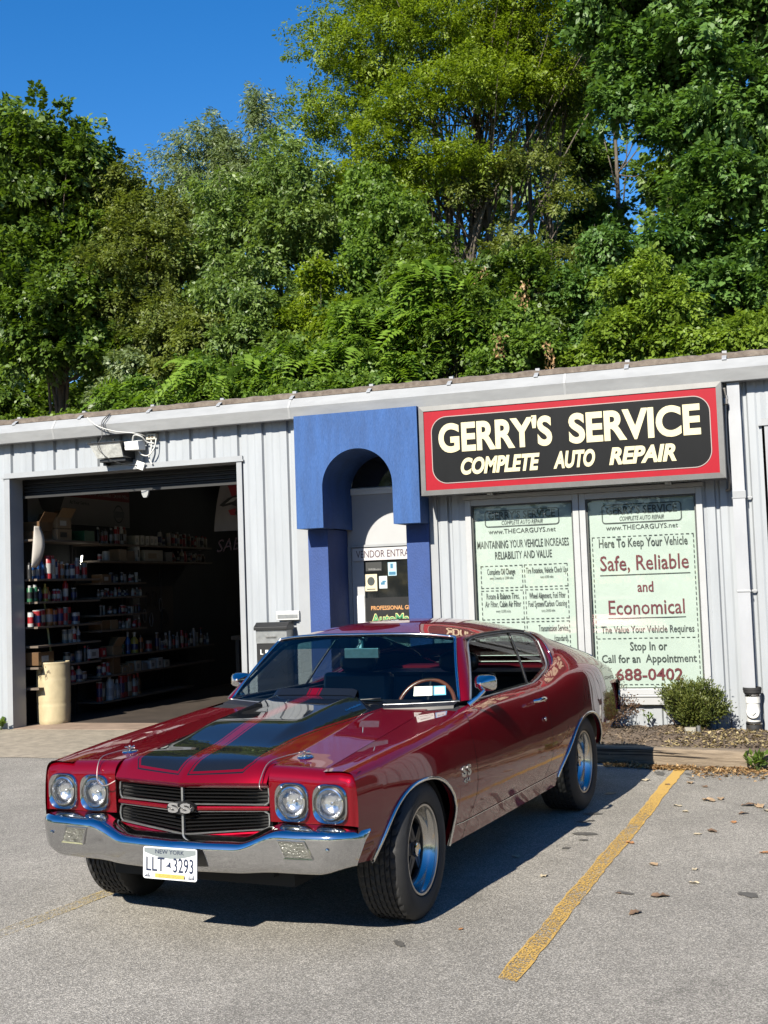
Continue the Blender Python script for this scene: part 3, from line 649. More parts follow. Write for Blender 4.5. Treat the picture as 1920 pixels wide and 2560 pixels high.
def half(y, n, full=True, zb=None):
    s = section(y, full); zb = zbot(y) if zb is None else zb; k = len(s)
    for i in range(60, len(s)):
        if s[i, 1] < zb: k = i; break
    if k < len(s):
        a, b = s[k-1], s[k]; t = (a[1]-zb)/(a[1]-b[1]); s = np.concatenate([s[:k], [a+(b-a)*t]])
    d = np.sqrt(((s[1:]-s[:-1])**2).sum(1)); t = np.concatenate([[0], np.cumsum(d)]); q = np.linspace(0, 1, n)*t[-1]
    return np.stack([np.interp(q, t, s[:, 0]), np.interp(q, t, s[:, 1])], 1)
def ysamp(a, b):
    ys = list(np.arange(a, b, .045))+[b]
    for c in (-.44, .425, 2.275, 3.305):
        for e in np.linspace(-.05, .05, 15):
            if a < c+e < b: ys.append(c+e)
    ys = sorted(ys); out = [ys[0]]
    for y in ys[1:]:
        if y-out[-1] > .0025: out.append(y)
    out[-1] = b; return out

def paint():
    m = bpy.data.materials.new("candy_red_paint"); m.use_nodes = True; nt = m.node_tree; p = nt.nodes["Principled BSDF"]; L = nt.links
    p.inputs["Base Color"].default_value = (.135, .0005, .005, 1); p.inputs["Specular IOR Level"].default_value = 0; p.inputs["Metallic"].default_value = .40; p.inputs["Roughness"].default_value = .34
    p.inputs["Coat Weight"].default_value = 1; p.inputs["Coat Roughness"].default_value = .015; p.inputs["Coat IOR"].default_value = 1.5
    tc = N(nt, "ShaderNodeTexCoord")
    n = N(nt, "ShaderNodeTexNoise"); n.inputs["Scale"].default_value = 3.2; n.inputs["Detail"].default_value = 1; L.new(tc.outputs["Object"], n.inputs["Vector"])
    b = N(nt, "ShaderNodeBump"); b.inputs["Strength"].default_value = .05; b.inputs["Distance"].default_value = .05; L.new(n.outputs["Fac"], b.inputs["Height"])
    L.new(b.outputs[0], p.inputs["Coat Normal"])
    return m, tc, p
M_paint = paint()[0]
def hood_paint():
    m, tc, p = paint(); m.name = "striped_hood_paint"; nt = m.node_tree; L = nt.links
    sp = N(nt, "ShaderNodeSeparateXYZ"); L.new(tc.outputs["Object"], sp.inputs[0])
    def mth(op, a, b=None):
        n = N(nt, "ShaderNodeMath", operation=op)
        for i, q in enumerate((a, b)):
            if q is None: continue
            if isinstance(q, (int, float)): n.inputs[i].default_value = q
            else: L.new(q, n.inputs[i])
        return n.outputs[0]
    ax = mth('ABSOLUTE', sp.outputs[0])
    outer = mth('SUBTRACT', ax, mth('ADD', .312, mth('MULTIPLY', mth('MAXIMUM', mth('SUBTRACT', sp.outputs[1], -.2), 0), .05)))
    inner = mth('SUBTRACT', .040, ax)
    front = mth('SUBTRACT', mth('SUBTRACT', -.616, mth('MULTIPLY', mth('SUBTRACT', .3, ax), .195)), sp.outputs[1])
    corner = mth('SUBTRACT', mth('ADD', mth('MULTIPLY', ax, .8), mth('MULTIPLY', front, .62)), .228)
    d = mth('MAXIMUM', mth('MAXIMUM', outer, inner), mth('MAXIMUM', front, corner))
    fill = mth('LESS_THAN', d, 0.0); pin = mth('MULTIPLY', mth('GREATER_THAN', d, .011), mth('LESS_THAN', d, .017))
    k = mth('MAXIMUM', fill, pin)
    mx = N(nt, "ShaderNodeMix", data_type='RGBA'); L.new(k, mx.inputs[0]); mx.inputs[6].default_value = p.inputs["Base Color"].default_value; mx.inputs[7].default_value = (.006, .007, .009, 1)
    L.new(mx.outputs[2], p.inputs["Base Color"]); L.new(mth('MULTIPLY', mth('SUBTRACT', 1, k), .40), p.inputs["Metallic"])
    return m
M_hood = hood_paint()

def panel(name, yf, yr, full, parent, nv=44, vf0=0.0, vf1=1.0, lip=True):
    """body panel between the gap curves yf(z), yr(z) on both sides of the car? no: left side, mirrored by the caller"""
    mb = MB(); ym = ysamp(yf(.6), yr(.6)); a0, b0 = yf(.6), yr(.6); us = [(y-a0)/(b0-a0) for y in ym]
    rows = []
    for u in us:
        yn = a0+u*(b0-a0); h0 = half(yn, nv, full); col = []
        for x, z in h0:
            y = yf(z)+u*(yr(z)-yf(z)); col.append((y, z))
        pts = []
        for j, (y, z) in enumerate(col):
            if abs(y-yn) > 1e-6: q = half(y, nv, full, zb=max(zbot(y), h0[-1][1]) if False else None)[j]; pts.append((q[0], y, q[1]))
            else: pts.append((h0[j][0], y, h0[j][1]))
        if lip:
            x, y, z = pts[-1]; pts.append((x-.03, y, z+.002))
        rows.append(pts)
    for r in rows: mb.v += [tuple(map(float, p)) for p in r]
    mb.f = grid_faces(len(rows), len(rows[0]), False); mb.m = [0]*len(mb.f)
    return mb, rows
G = .0028
frontgap = lambda z: .665+.0*z+(.13*max(0, (z-.80)/.14)**1.5 if z > .80 else 0)+(-.06*max(0, (.45-z)/.2))
reargap = lambda z: 2.015-(.02*max(0, (z-.82)/.12) if z > .82 else 0)-(.10*max(0, (.50-z)/.24))
for sgn in (1, -1):
    for nm, a, b, full in (("fender", lambda z: -.62, lambda z: frontgap(z)-G, True), ("door", lambda z: frontgap(z)+G, lambda z: reargap(z)-G, False), ("quarter_panel", lambda z: reargap(z)+G, lambda z: 4.08, False)):
        mb, rows = panel(nm, a, b, full, car)
        if sgn < 0: mb.v = [(-x, y, z) for x, y, z in mb.v]; mb.f = [tuple(reversed(q)) for q in mb.f]
        o = mb.build(nm, M_paint, car, smooth=.9)
        if nm == "door":
            dm = MB(); y0, zz = 1.80, .862
            xb = .925*sgn
            dm.tube([(xb, y0-.085, zz), (xb+.03*sgn, y0-.07, zz+.004), (xb+.036*sgn, y0, zz+.006), (xb+.030*sgn, y0+.055, zz+.003), (xb, y0+.07, zz)], [.010, .012, .013, .014, .012], 8)
            dm.lathe([(.016, 0), (.016, .012), (.008, .018), (0, .018)], 12, Matrix.Translation((xb+.012*sgn, y0+.07, zz-.002)) @ Matrix.Rotation(sgn*PI/2, 4, 'Y'))
            dm.build("door_handle", M_chrome, o, smooth=.8)
            dm = MB(); dm.lathe([(.013, 0), (.013, .006), (.006, .009), (0, .009)], 14, Matrix.Translation((.938*sgn, 1.89, .735)) @ Matrix.Rotation(sgn*PI/2, 4, 'Y')); dm.build("lock", M_chrome, o, smooth=.8)
        if nm == "fender" and sgn > 0: fender_l = o
        # bright mouldings
        if nm in ("fender", "quarter_panel"):
            c, lo, hi = (0, -.43, .42) if nm == "fender" else (2.86, 2.285, 3.30)
            pts = [r[-2] for r in rows if lo-.012 <= r[-2][1] <= hi+.008]
            mm = MB(); mm.tube([(x*sgn+.003*sgn, y, z) for x, y, z in pts], .0095, 8); mm.build("wheel_arch_trim", M_chrome, o, smooth=.9)
    mm = MB(); P = []
    for y in np.linspace(.46, 2.24, 40):
        h = section(y, False); i = int(np.argmin(abs(h[:, 1]-.352)+10*(np.arange(len(h)) < 40))); P.append((h[i, 0]*sgn+.001*sgn, y, h[i, 1]))
    mm.tube(P, .0035, 6); mm.build("rocker_trim", M_chrome, car, smooth=.9)
# dark inner shell behind the gaps, wheel houses, underbody
mb = MB(); rows = []
for y in ysamp(-.60, 4.06): rows.append([(max(0, x-.014), y, z-.006) for x, z in half(y, 30, y < .9)])
for r in rows: mb.v += r
mb.f = grid_faces(len(rows), 30); mb.m = [0]*len(mb.f); mb.mirror()
M_under = mat("underbody", (.008, .008, .008), .8)
for c in (0, 2.86):
    for s_ in (-1, 1):
        v = []
        for i in range(25):
            a = PI*(.10+.80*i/24); v += [(.50*s_, c-.40*math.cos(a), .26+.43*math.sin(a)), (.87*s_, c-.40*math.cos(a), .26+.43*math.sin(a))]
        mb.add(v, grid_faces(25, 2, s_ > 0)); mb.box(min(.48*s_, .5*s_), max(.48*s_, .5*s_), c-.40, c+.40, .36, .7)
mb.box(-.5, .5, -.55, 3.9, .25, .45); mb.box(-.84, .84, .50, 2.25, .25, .40); mb.box(-.78, .78, 3.35, 3.95, .40, .60); mb.box(-.42, .42, -.60, -.42, .30, .70); mb.box(-.8, .8, -.52, -.45, .36, .60)
for c in (0, 2.86): mb.tube([(-.7, c, .33), (.7, c, .33)], .04, 8)
mb.tube([(.4, 2.2, .26), (.4, 3.9, .27)], .03, 8); mb.tube([(-.4, 2.2, .26), (-.4, 3.9, .27)], .03, 8)
mb.build("underbody", M_under, car)

# hood
zc_ = pchip([-.75, -.555, -.275, 0, .3, .6, .9], [.772, .806, .842, .868, .893, .914, .930])
def sstep(a, b, x):
    t = min(1, max(0, (x-a)/(b-a))); return t*t*(3-2*t)
def hoodz(x, y):
    ax = abs(x); e = float(xh(y)); t = min(1, ax/e); z = float(zc_(y))+(float(zh(y))-float(zc_(y)))*t**2
    w_ = .40-.055*sstep(-.6, .8, y)
    z += .020*sstep(w_+.035, w_-.055, ax)*sstep(-.80, -.45, y)
    rise = sstep(-.42, .02, y)*.050+sstep(.0, .62, y)*.018
    z += rise*sstep(.345, .235, ax)*sstep(.70, .625, y)
    return z
lipy = lambda x: -.640-.082*(1-abs(x)/.42)
def lipz(x, y):
    z0 = hoodz(x, -.555); u = (-.555-y)/(-.555-lipy(x)); return z0-(z0-.728)*(.30*u+.70*u**2.2)
com = list(np.linspace(-.555, .60, 34))+[.615, .63, .645, .66, .675, .69, .71, .74, .77, .80, .83, .86]
xs = sorted(set([round(v, 4) for v in list(np.linspace(-.42, .42, 81))]))
mb = MB(); nrow = 12+len(com)
for x in xs:
    c = [(x, lipy(x)+.03, .700), (x, lipy(x)+.006, .716)]
    for k in range(10):
        u = 1-k/10; y = -.555+(lipy(x)+.555)*u; c.append((x, y, lipz(x, y)))
    c += [(x, y, hoodz(x, y)) for y in com]
    mb.v += c
nv = len(c); mb.f = grid_faces(len(xs), nv, False); mb.m = [0]*len(mb.f)
for s_ in (1, -1):
    v = []; nn = 26
    for i in range(nn):
        for y in com:
            x = .42+(float(xh(y))-.0035-.42)*i/(nn-1); v.append((x*s_, y, hoodz(x, y)))
        v[-len(com)] = (v[-len(com)][0], v[-len(com)][1], v[-len(com)][2])
    mb.add(v, grid_faces(nn, len(com), s_ < 0))
hood = mb.build("hood", M_hood, car, smooth=.75, merge=.0006)
mb = MB(); n = 24; v = []
for i in range(n+1):
    x = -.262+.524*i/n; z = hoodz(x, .60); v += [(x, .595, z+.002), (x*.985, .640, z+.036), (x*.985, .652, z+.034), (x, .655, z-.01)]
mb.add(v, grid_faces(n+1, 4, False)); 
mb.build("hood_flap", M_hood, hood, smooth=.6)
for s_ in (1, -1):
    mb = MB(); px, py = .50*s_, -.415; pz = hoodz(px, py); T = Matrix.Translation((px, py, pz)) @ Matrix.Rotation(.08, 4, 'X')
    mb.lathe([(0, .009), (.034, .007), (.040, 0)], 20, T); mb.lathe([(.007, 0), (.007, .032), (.0, .034)], 8, T)
    mb.tube([T @ Vector((-.03, 0, .022)), T @ Vector((.03, .0, .024))], .004, 6); mb.tube([T @ Vector((-.012, -.01, .012)), T @ Vector((.02, .012, .03))], .003, 6)
    mb.build("hood_pin", M_chrome, hood, smooth=.6)
    mb = MB(); P = [(px-.03*s_, py-.005, pz+.02), (px-.07*s_, py-.07, pz+.012), (px-.10*s_, py-.17, pz-.005), (px-.10*s_, py-.245, .745), (px-.09*s_, py-.268, .715), (px-.07*s_ - .02*s_, py-.25, .70)]
    if s_ < 0: P = [(px+.03, py-.005, pz+.02), (px-.02, py-.10, pz+.01), (px-.03, py-.20, pz-.01), (px-.005, py-.255, .715), (px+.05, py-.268, .692), (px+.10, py-.25, .715)]
    mb.tube(curve_pts(P, 8), .0028, 6); mb.build("pin_cable", mat("cable_steel", (.55, .45, .42), .3, .8), hood, smooth=3.2)
# lettering on the scoop side is only a glint of chrome script
mb = MB(); put_text(mb, "Cowl Induction", .40, .585, .0, .016, lambda y, h: (.305-h*.6, y, hoodz(.305-h*.6, y)+.004), bold=.03, shear=.3, res=1); 
mb.build("script_emblem", M_chrome, hood)

# front panels round the headlights, grille bay
YF_ = -.632
def nose(x):   # profile of the panel over the lamps at x: top edge at y = -.56 rolling over to the face
    e = float(xh(-.56)); top = hoodz(x, -.56) if x < e else float(np.interp(x, [e, float(x3(-.56)), float(x4(-.56))], [zh(-.56), z3(-.56), z4(-.56)]))
    r = .060; P = [(-.559, top)]
    for i in range(1, 9):
        a = PI/2*i/8; P.append((-.562+(YF_+.562)*math.sin(a)**1.0, top-r*(1-math.cos(a))**1.0))
    P += [(YF_-.002+.008*k/30, P[8][1]-(P[8][1]-.555)*k/30) for k in range(1, 31)]+[(YF_+.03, .548)]; return P
xs = list(np.linspace(.428, .825, 60))+[.835, .843, .848, .851]
for s_ in (1, -1):
    mb = MB(); v = []
    for x in xs:
        b = max(0, (x-.825)/.026); v += [(x*s_, y+.012*b*b, z-.004*b*b) for y, z in nose(min(x, .828))]
    npf = len(nose(.5)); gf = grid_faces(len(xs), npf, s_ < 0); cq = lambda q: (abs(sum(v[i][0] for i in q)/4), sum(v[i][2] for i in q)/4, sum(v[i][1] for i in q)/4)
    gf = [q for q in gf if not (cq(q)[2] < -.61 and min((cq(q)[0]-c)**2+(cq(q)[1]-.648)**2 for c in (.739, .547)) < .0735**2)]; mb.add(v, gf)
    # outer side return and inner return
    P = v[-npf:]; mb.add([(a[0], a[1], a[2]) for a in P]+[((.864 if a[2] < .72 else .864-(a[2]-.72)*.45)*s_, -.612, a[2]+(.002 if a[2] > .7 else 0)) for a in P], grid_faces(2, npf, s_ < 0))
    P = v[:npf]; mb.add([a for a in P]+[(.422*s_, -.50, a[2]) for a in P], grid_faces(2, npf, s_ > 0))
    fp = mb.build("headlight_panel", M_paint, car, smooth=.7, merge=.0005)
    for cx, inner in ((.739, False), (.547, True)):
        cz = .648; T = Matrix.Translation((cx*s_, YF_, cz)) @ Matrix.Rotation(PI/2, 4, 'X')
        hl = MB(); n = 48
        def sq(r, k, d, dx=0): # rounded square ring
            out = []
            for i in range(n):
                a = 2*PI*i/n; c, s2 = math.cos(a), math.sin(a); p_ = 2.0+k; q = (abs(c)**p_+abs(s2)**p_)**(-1/p_)
                out.append(T @ Vector((r*q*c*.985+dx, r*q*s2, d)))
            return out
        rings = [sq(.088, 1.3, -.004), sq(.087, 1.3, .012), sq(.083, 1.2, .017), sq(.079, 1.0, .013), sq(.0745, .2, .004), sq(.071, 0, -.002)]
        v = [p for r in rings for p in r]; hl.add(v, grid_faces(len(rings), n, False, 0, False, True)); bz = hl.build("headlight_bezel", M_chrome, fp, smooth=.8)
        hl = MB(); hl.lathe([(.0745, .003), (.0715, .0045), (.0675, .0045)], 40, T); hl.build("gasket", M_black, bz, smooth=.8)
        hl = MB(); hl.lathe([(.069, .002), (.069, .010), (.064, .012)], 40, T); hl.lathe([(0, -.036), (.006, -.03), (.007, -.012), (0, -.008)], 12, T); hl.build("retainer_ring", M_chrome, bz, smooth=.8)
        hl = MB(); hl.lathe([(.066, .008), (.060, .016), (.045, .0225), (.025, .027), (0, .0285)], 40, T); hl.build("headlight_lens", thin_glass("lamp_lens", (.93, .94, .95), 1.2), bz, smooth=3.2)
        hl = MB(); hl.lathe([(.0665, .008), (.062, -.008), (.052, -.022), (.036, -.033), (.018, -.038), (0, -.040)], 40, T)
        hl.build("reflector", mat("lamp_reflector", (.92, .93, .95), .14, .85, bump=.35, bscale=45, var=.05, vscale=24), bz, smooth=3.2)
# grille
mb = MB(); gz0, gz1 = .515, .722
mb.box(-.432, .432, -.55, -.49, .48, .745); mb.build("grille_backing", M_dark, car)
gy = lambda x, z=0: -.612-.080*(1-abs(x)/.42)
grl = MB()
def bar(x0, x1, z0, z1, y0, dep=.02):
    n = 8; v = []
    for i in range(n+1):
        x = x0+(x1-x0)*i/n; y = gy(x)+y0; dz = .030*(1-abs(x)/.42)*min(1, max(0, (.612-z0)/.1)); v += [(x, y+dep, z0-dz), (x, y, z0+.002-dz), (x, y-.003, (z0+z1)/2-dz), (x, y, z1-.002-dz), (x, y+dep, z1-dz)]
    return v, grid_faces(n+1, 5, False)
M_gblk = mat("grille_black", (.016, .016, .017), .32, .3)
for z0, z1 in ((.632, .713), (.524, .590)):
    k = 5
    for i in range(k):
        z = z0+(z1-z0)*(i+.5)/k
        for a, b in ((-.414, 0), (0, .414)): v, f = bar(a, b, z-.0042, z+.0042, .012, .03); grl.add(v, f)
g = grl.build("grille", M_gblk, car)
mb = MB()
for z0, z1 in ((.625, .720), (.517, .597)):
    for zz in (z0, z1):
        for a, b in ((-.408, 0), (0, .408)): v, f = bar(a, b, zz-.004, zz+.004, -.002, .012); mb.add(v, f)
    for s_ in (-1, 1):
        mb.tube([(.394*s_, gy(.394)-.002, z0), (.412*s_, gy(.412)+.002, z0+.012), (.415*s_, gy(.414), (z0+z1)/2), (.412*s_, gy(.412)+.002, z1-.012), (.394*s_, gy(.394)-.002, z1)], .004, 6)
    mb.box(-.005, .005, gy(0)-.004, gy(0)+.01, z0-(.03 if z0 < .6 else 0), z1-(.004 if z1 < .6 else 0))
mb.build("grille_trim", M_steel, g, smooth=.7)
mb = MB()
for a, b in ((-.42, 0), (0, .42)): v, f = bar(a, b, .601, .621, -.008, .04); mb.add(v, f); v, f = bar(a, b, .497, .513, -.004, .04); mb.add(v, f)
mb.build("grille_bar", M_paint, g, smooth=.8)
em = MB(); v = []
ey = gy(0)-.02
P = [(.066*math.cos(2*PI*i/40)*(1+.15*abs(math.cos(2*PI*i/40))), .612+.029*math.sin(2*PI*i/40)) for i in range(40)]
em.prism(P, lambda a, b, d: (a, d, b), ey, ey+.03); e_ = em.build("emblem", M_black, g, smooth=.5)
em = MB()
for a, b in ((-.062, -.006), (.006, .062)): put_text(em, "S", a, b, .591, .044, lambda x, z, d=0: (x, ey-.004-d, z), bold=.035, res=6, ext=.006)
em.v = [(x, min(y, ey-.001), z) for x, y, z in em.v]; em.build("emblem_letters", mat("emblem_chrome", (.85, .85, .86), .12, .9), e_)

# bumpers
def bumper_path(x):
    ax = abs(x); y = -.732-.050*(1-min(1, ax/.42))
    if ax > .42: y += .022*((ax-.42)/.30)**2
    if ax > .74: t = min(1, (ax-.74)/.145); y += .118*(1-math.sqrt(1-t*t))
    return y
bm_x = [-.885, -.8845, -.883, -.880, -.876, -.870, -.863, -.855]+list(np.linspace(-.845, .845, 85))+[.855, .863, .870, .876, .880, .883, .8845, .885]
mb = MB()
for x in bm_x:
    ax = abs(x); y = bumper_path(x); top = .488+.064*sstep(.30, .52, ax); bot = .335+.012*sstep(.3, .5, ax)+.035*sstep(.70, .90, ax)
    if ax > .80: top -= .030*((ax-.80)/.10)**3
    pr = [(.095, top+.002), (.055, top-.003), (.026, top-.012), (.010, top-.020), (.000, top-.029), (-.006, top-.041), (-.006, top-.054), (.0, (top+bot)/2), (.008, bot+.035), (.016, bot+.012), (.026, bot+.003), (.045, bot), (.07, bot+.01)]
    k = 0
    for d, z in pr: q_ = 1-.05*sstep(.60, .90, ax)*max(0, (top-.03-z)/(top-bot))**1.4; mb.v.append((x*q_*(1-.02*(d > .04)), bumper_path(x*q_)+d, z))
n = len(pr); mb.f = grid_faces(len(bm_x), n, False); mb.m = [0]*len(mb.f)
bmp = mb.build("front_bumper", mat("bumper_chrome", (.80, .80, .80), .08, 1.0, bump=.04, bscale=7), car, smooth=1.0)
for s_ in (1, -1):
    lm = MB(); T = lambda u, v_, d: (s_*u, bumper_path(u)+.002+d+(.47-v_)*.10, v_)
    q = [(.520, .500), (.655, .500), (.690, .418), (.548, .418)]
    lm.add([T(a, b, -.012) for a, b in q]+[T(a+.008*(1 if i in (1, 2) else -1)*-1, b+(.007 if i > 1 else -.007), -.010) for i, (a, b) in enumerate(q)]+[T(a, b, .03) for a, b in q],
           [(i, (i+1) % 4, 4+(i+1) % 4, 4+i) for i in range(4)]+[(i, 8+i, 8+(i+1) % 4, (i+1) % 4) for i in range(4)])
    t1 = lm.build("turn_signal", M_chrome, bmp)
    lm = MB(); q2 = [(.528, .493), (.650, .493), (.682, .425), (.556, .425)]
    lm.add([T(a, b, -.0085) for a, b in q2], [(0, 1, 2, 3)]); lm.build("signal_lens", mat("signal_lens", (.15, .15, .13), .12, .1, bump=1.0, bscale=110, var=.5, vscale=22), t1)
    lm = MB(); lm.lathe([(.010, 0), (.008, .005), (0, .007)], 10, Matrix.Translation((s_*.755, bumper_path(.755)-.006, .462)) @ Matrix.Rotation(PI/2, 4, 'X')); lm.build("bumper_bolt", M_chrome, bmp, smooth=.8)
# licence plate
pl = MB(); yp = bumper_path(0)-.022; P0 = rrect(-.146, .146, .308, .450, .012, 5)
TP = Matrix.Rotation(-.05, 4, 'X'); off = Vector((0, yp, .38))
fn = lambda x, z, d=0: tuple(TP @ Vector((x, -d, z-.38))+off)
pl.prism(P0, lambda a, b, d: fn(a, b, -d), -.001, .004); plate = pl.build("license_plate", mat("plate_white", (.72, .74, .76), .35), bmp)
m_navy = mat("plate_navy", (.01, .02, .06), .5); m_gold = mat("plate_gold", (.62, .40, .10), .5)
pl = MB(); pl.add([fn(a, b, .0018) for a, b in [(-.140, .444), (-.140, .425), (-.10, .414), (-.05, .404), (0, .401), (.05, .404), (.10, .414), (.140, .425), (.140, .444)]], [tuple(range(9))]); pl.build("plate_header", mat("plate_grey", (.22, .25, .26), .4), plate)
pl = MB()
put_text(pl, "NEW YORK", -.078, .078, .4215, .018, lambda x, z: fn(x, z, .003), bold=.005, res=2)
put_text(pl, "LLT", -.128, -.028, .343, .062, lambda x, z: fn(x, z, .003), bold=.004, res=3); put_text(pl, "3293", .020, .128, .343, .062, lambda x, z: fn(x, z, .003), bold=.004, res=3)
pl.add([fn(a, b, .003) for a, b in [(-.022, .366), (-.006, .376), (-.003, .385), (.004, .386), (.005, .368), (.012, .362), (.004, .362), (-.008, .366)]], [tuple(range(8))])
for i, x in enumerate((-.135, -.128, -.120, -.112, .078, .102, .110, .118, .126)): pl.add([fn(x, .316, .003), fn(x+.006, .316, .003), fn(x+.004, .324+.006*(i % 3), .003), fn(x+.002, .324+.006*(i % 3), .003)], [(0, 1, 2, 3)])
pl.build("plate_letters", m_navy, plate)
pl = MB(); put_text(pl, "EXCELSIOR", -.060, .060, .317, .013, lambda x, z: fn(x, z, .003), bold=.02, res=1); pl.add([fn(a, b, .0015) for a, b in [(-.08, .314), (.08, .314), (.08, .333), (-.08, .333)]], [(0, 1, 2, 3)]); pl.build("plate_motto", m_gold, plate)
# rear panel and bumper
mb = MB(); P = half(4.08, 24, False); v = [(x, 4.082, z) for x, z in P]; v2 = [(-x, 4.082, z) for x, z in reversed(P)]; mb.add(v+v2, [tuple(range(48))]); mb.build("tail_panel", M_paint, car)
mb = MB(); xs = list(np.linspace(-.84, .84, 41))
for x in [-.872, -.868, -.858]+xs+[.858, .868, .872]:
    ax = abs(x); y = 4.135-.05*(ax/.84)**2-(.02*max(0, (ax-.84)/.03)); q = [(-.06, .78), (-.005, .80), (.01, .775), (.02, .70), (.012, .60), (-.01, .565), (-.06, .57)]
    mb.v += [(x, y+d, z) for d, z in q]
mb.f = grid_faces(len(xs)+6, 7, True); mb.m = [0]*len(mb.f); mb.build("rear_bumper", M_chrome, car, smooth=.9)
# deck
mb = MB(); ys = np.linspace(3.80, 4.08, 14)
for y in ys:
    for i in range(25): u = -1+i/12; mb.v.append((float(x3(y))*u, y, float(z3(y))-.004*(1-u*u)+.010*(1-abs(u)**4)))
mb.f = grid_faces(14, 25, True); mb.m = [0]*len(mb.f); mb.build("trunk_lid", M_paint, car, smooth=.8)

# greenhouse
zc = spline([1.15, 1.5, 1.9, 2.3, 2.66], [1.296, 1.350, 1.374, 1.364, 1.318]); zr = spline([1.15, 1.3, 1.6, 2.0, 2.4, 2.66], [1.274, 1.280, 1.288, 1.290, 1.275, 1.248])
xr = spline([1.15, 1.6, 2.0, 2.4, 2.66], [.592, .610, .614, .604, .584])
fy0 = lambda u: 1.215+.075*u*u; by0 = lambda u: 2.66-.05*u*u
def roofp(u, y): return (float(xr(y))*u, y, float(zr(y))+(float(zc(y))-float(zr(y)))*(1-abs(u)**2.6))
mb = MB(); us = np.linspace(-1, 1, 49)
for u in us:
    for k in range(33): y = fy0(u)+(by0(u)-fy0(u))*k/32; mb.v.append(roofp(u, y))
mb.f = grid_faces(49, 33, False); mb.m = [0]*len(mb.f); roof = mb.build("roof", M_paint, car, smooth=3.2)
wsb = lambda u: (.750*u, .790+.150*u*u, .925+.014*u*u)
wst = lambda u: roofp(u, fy0(u))
M_ws = thin_glass("windscreen_glass", (.76, .86, .87), .9); M_sg = thin_glass("side_glass", (.90, .95, .93), .7)
def sheet(fa, fb, us, n, bow, mat_, name, parent=car, dn=(0, -1, .6)):
    mb = MB(); dn = Vector(dn).normalized()
    for u in us:
        a = Vector(fa(u)); b = Vector(fb(u))
        for k in range(n+1): t = k/n; mb.v.append(tuple(a.lerp(b, t)+dn*(bow*4*t*(1-t))))
    mb.f = grid_faces(len(us), n+1, False); mb.m = [0]*len(mb.f); return mb.build(name, mat_, parent, smooth=3.2)
us = np.linspace(-1, 1, 33)
ws = sheet(wsb, wst, us, 16, .018, M_ws, "windshield")
# tinted band on top, stickers
mb = MB()
for u in np.linspace(-.985, .985, 33):
    a = Vector(wsb(u)); b = Vector(wst(u))
    for t in (.80, .87, .94, 1.0): mb.v.append(tuple(a.lerp(b, t)+Vector((0, .004, -.006))+Vector((0, -1, .6)).normalized()*(.018*4*t*(1-t))))
mb.f = grid_faces(33, 4, False); mb.m = [0]*len(mb.f); mb.build("tint_band", thin_glass("tint_band", (.22, .50, .58), .0), ws, smooth=3.2)
def wsp(u, t, d=.004): a = Vector(wsb(u)); b = Vector(wst(u)); return tuple(a.lerp(b, t)+Vector((0, -1, .6)).normalized()*(.018*4*t*(1-t)+d))
for u0, u1, c, nm in ((.665, .805, (.72, .78, .72), "white"), (.815, .905, (.12, .45, .70), "blue")):
    mb = MB(); mb.add([wsp(u0, .095), wsp(u1, .095), wsp(u1, .22), wsp(u0, .22)], [(0, 1, 2, 3)]); sk = mb.build("sticker", mat("sticker_"+nm, c, .5), ws)
    mb = MB(); q = lambda x, z: wsp(u0+(u1-u0)*x, .095+.125*z, .0055)
    if nm == "white": put_text(mb, "5", .08, .14, .3, .22, q, res=1); put_text(mb, "26", .80, .93, .3, .22, q, res=1); mb.add([q(.2, .66), q(.78, .66), q(.78, .70), q(.2, .70)], [(0, 1, 2, 3)]); mb.add([q(.2, .22), q(.78, .22), q(.78, .26), q(.2, .26)], [(0, 1, 2, 3)])
    else:
        mb2 = MB(); mb2.add([q(.1, .1), q(.9, .1), q(.9, .88), q(.1, .88)], [(0, 1, 2, 3)]); mb2.build("sticker_field", mat("sticker_pale", (.60, .68, .70), .5), sk)
        q = lambda x, z: wsp(u0+(u1-u0)*x, .095+.125*z, .007); put_text(mb, "09 25", .2, .8, .52, .2, q, res=1)
    mb.build("sticker_print", M_ink, sk)
mb = MB(); mb.tube([Vector(wst(u))+Vector((0, -.006, .002)) for u in us], .0095, 6); mb.build("windshield_trim", M_chrome, ws, smooth=3.2)
for s_ in (1, -1):
    mb = MB(); a = Vector(wsb(s_)); b = Vector(wst(s_)); mb.tube([a.lerp(b, t)+Vector((0, -1, .6)).normalized()*(.018*4*t*(1-t)+.004)-Vector((.004*s_, 0, 0)) for t in np.linspace(0, 1, 17)], .009, 6); mb.build("windshield_trim", M_chrome, ws, smooth=3.2)
mb = MB(); mb.tube([Vector(wsb(u))+Vector((0, -.010, .002)) for u in us], .004, 6); mb.build("windshield_trim", M_steel, ws, smooth=3.2)
# cowl
mb = MB()
for u in us: a = wsb(u); mb.v += [(a[0]*.98, a[1]+.03, a[2]-.02), (a[0]*.99, a[1]-.004, a[2]+.004), (a[0], a[1]-.10, a[2]-.012), (a[0], a[1]-.12, a[2]-.06)]
mb.f = grid_faces(33, 4, True); mb.m = [0]*len(mb.f); mb.build("cowl", mat("cowl_black", (.012, .010, .010), .5), car, smooth=.6)
for s_, (u0, u1) in ((1, (-.60, -.10)), (2, (-.1, .42))):
    mb = MB(); P = [Vector(wsp(u0+(u1-u0)*t, .03+.04*t, .012)) for t in np.linspace(0, 1, 8)]; mb.tube(P, .005, 6); mb.build("wiper", M_black, ws, smooth=3.2)

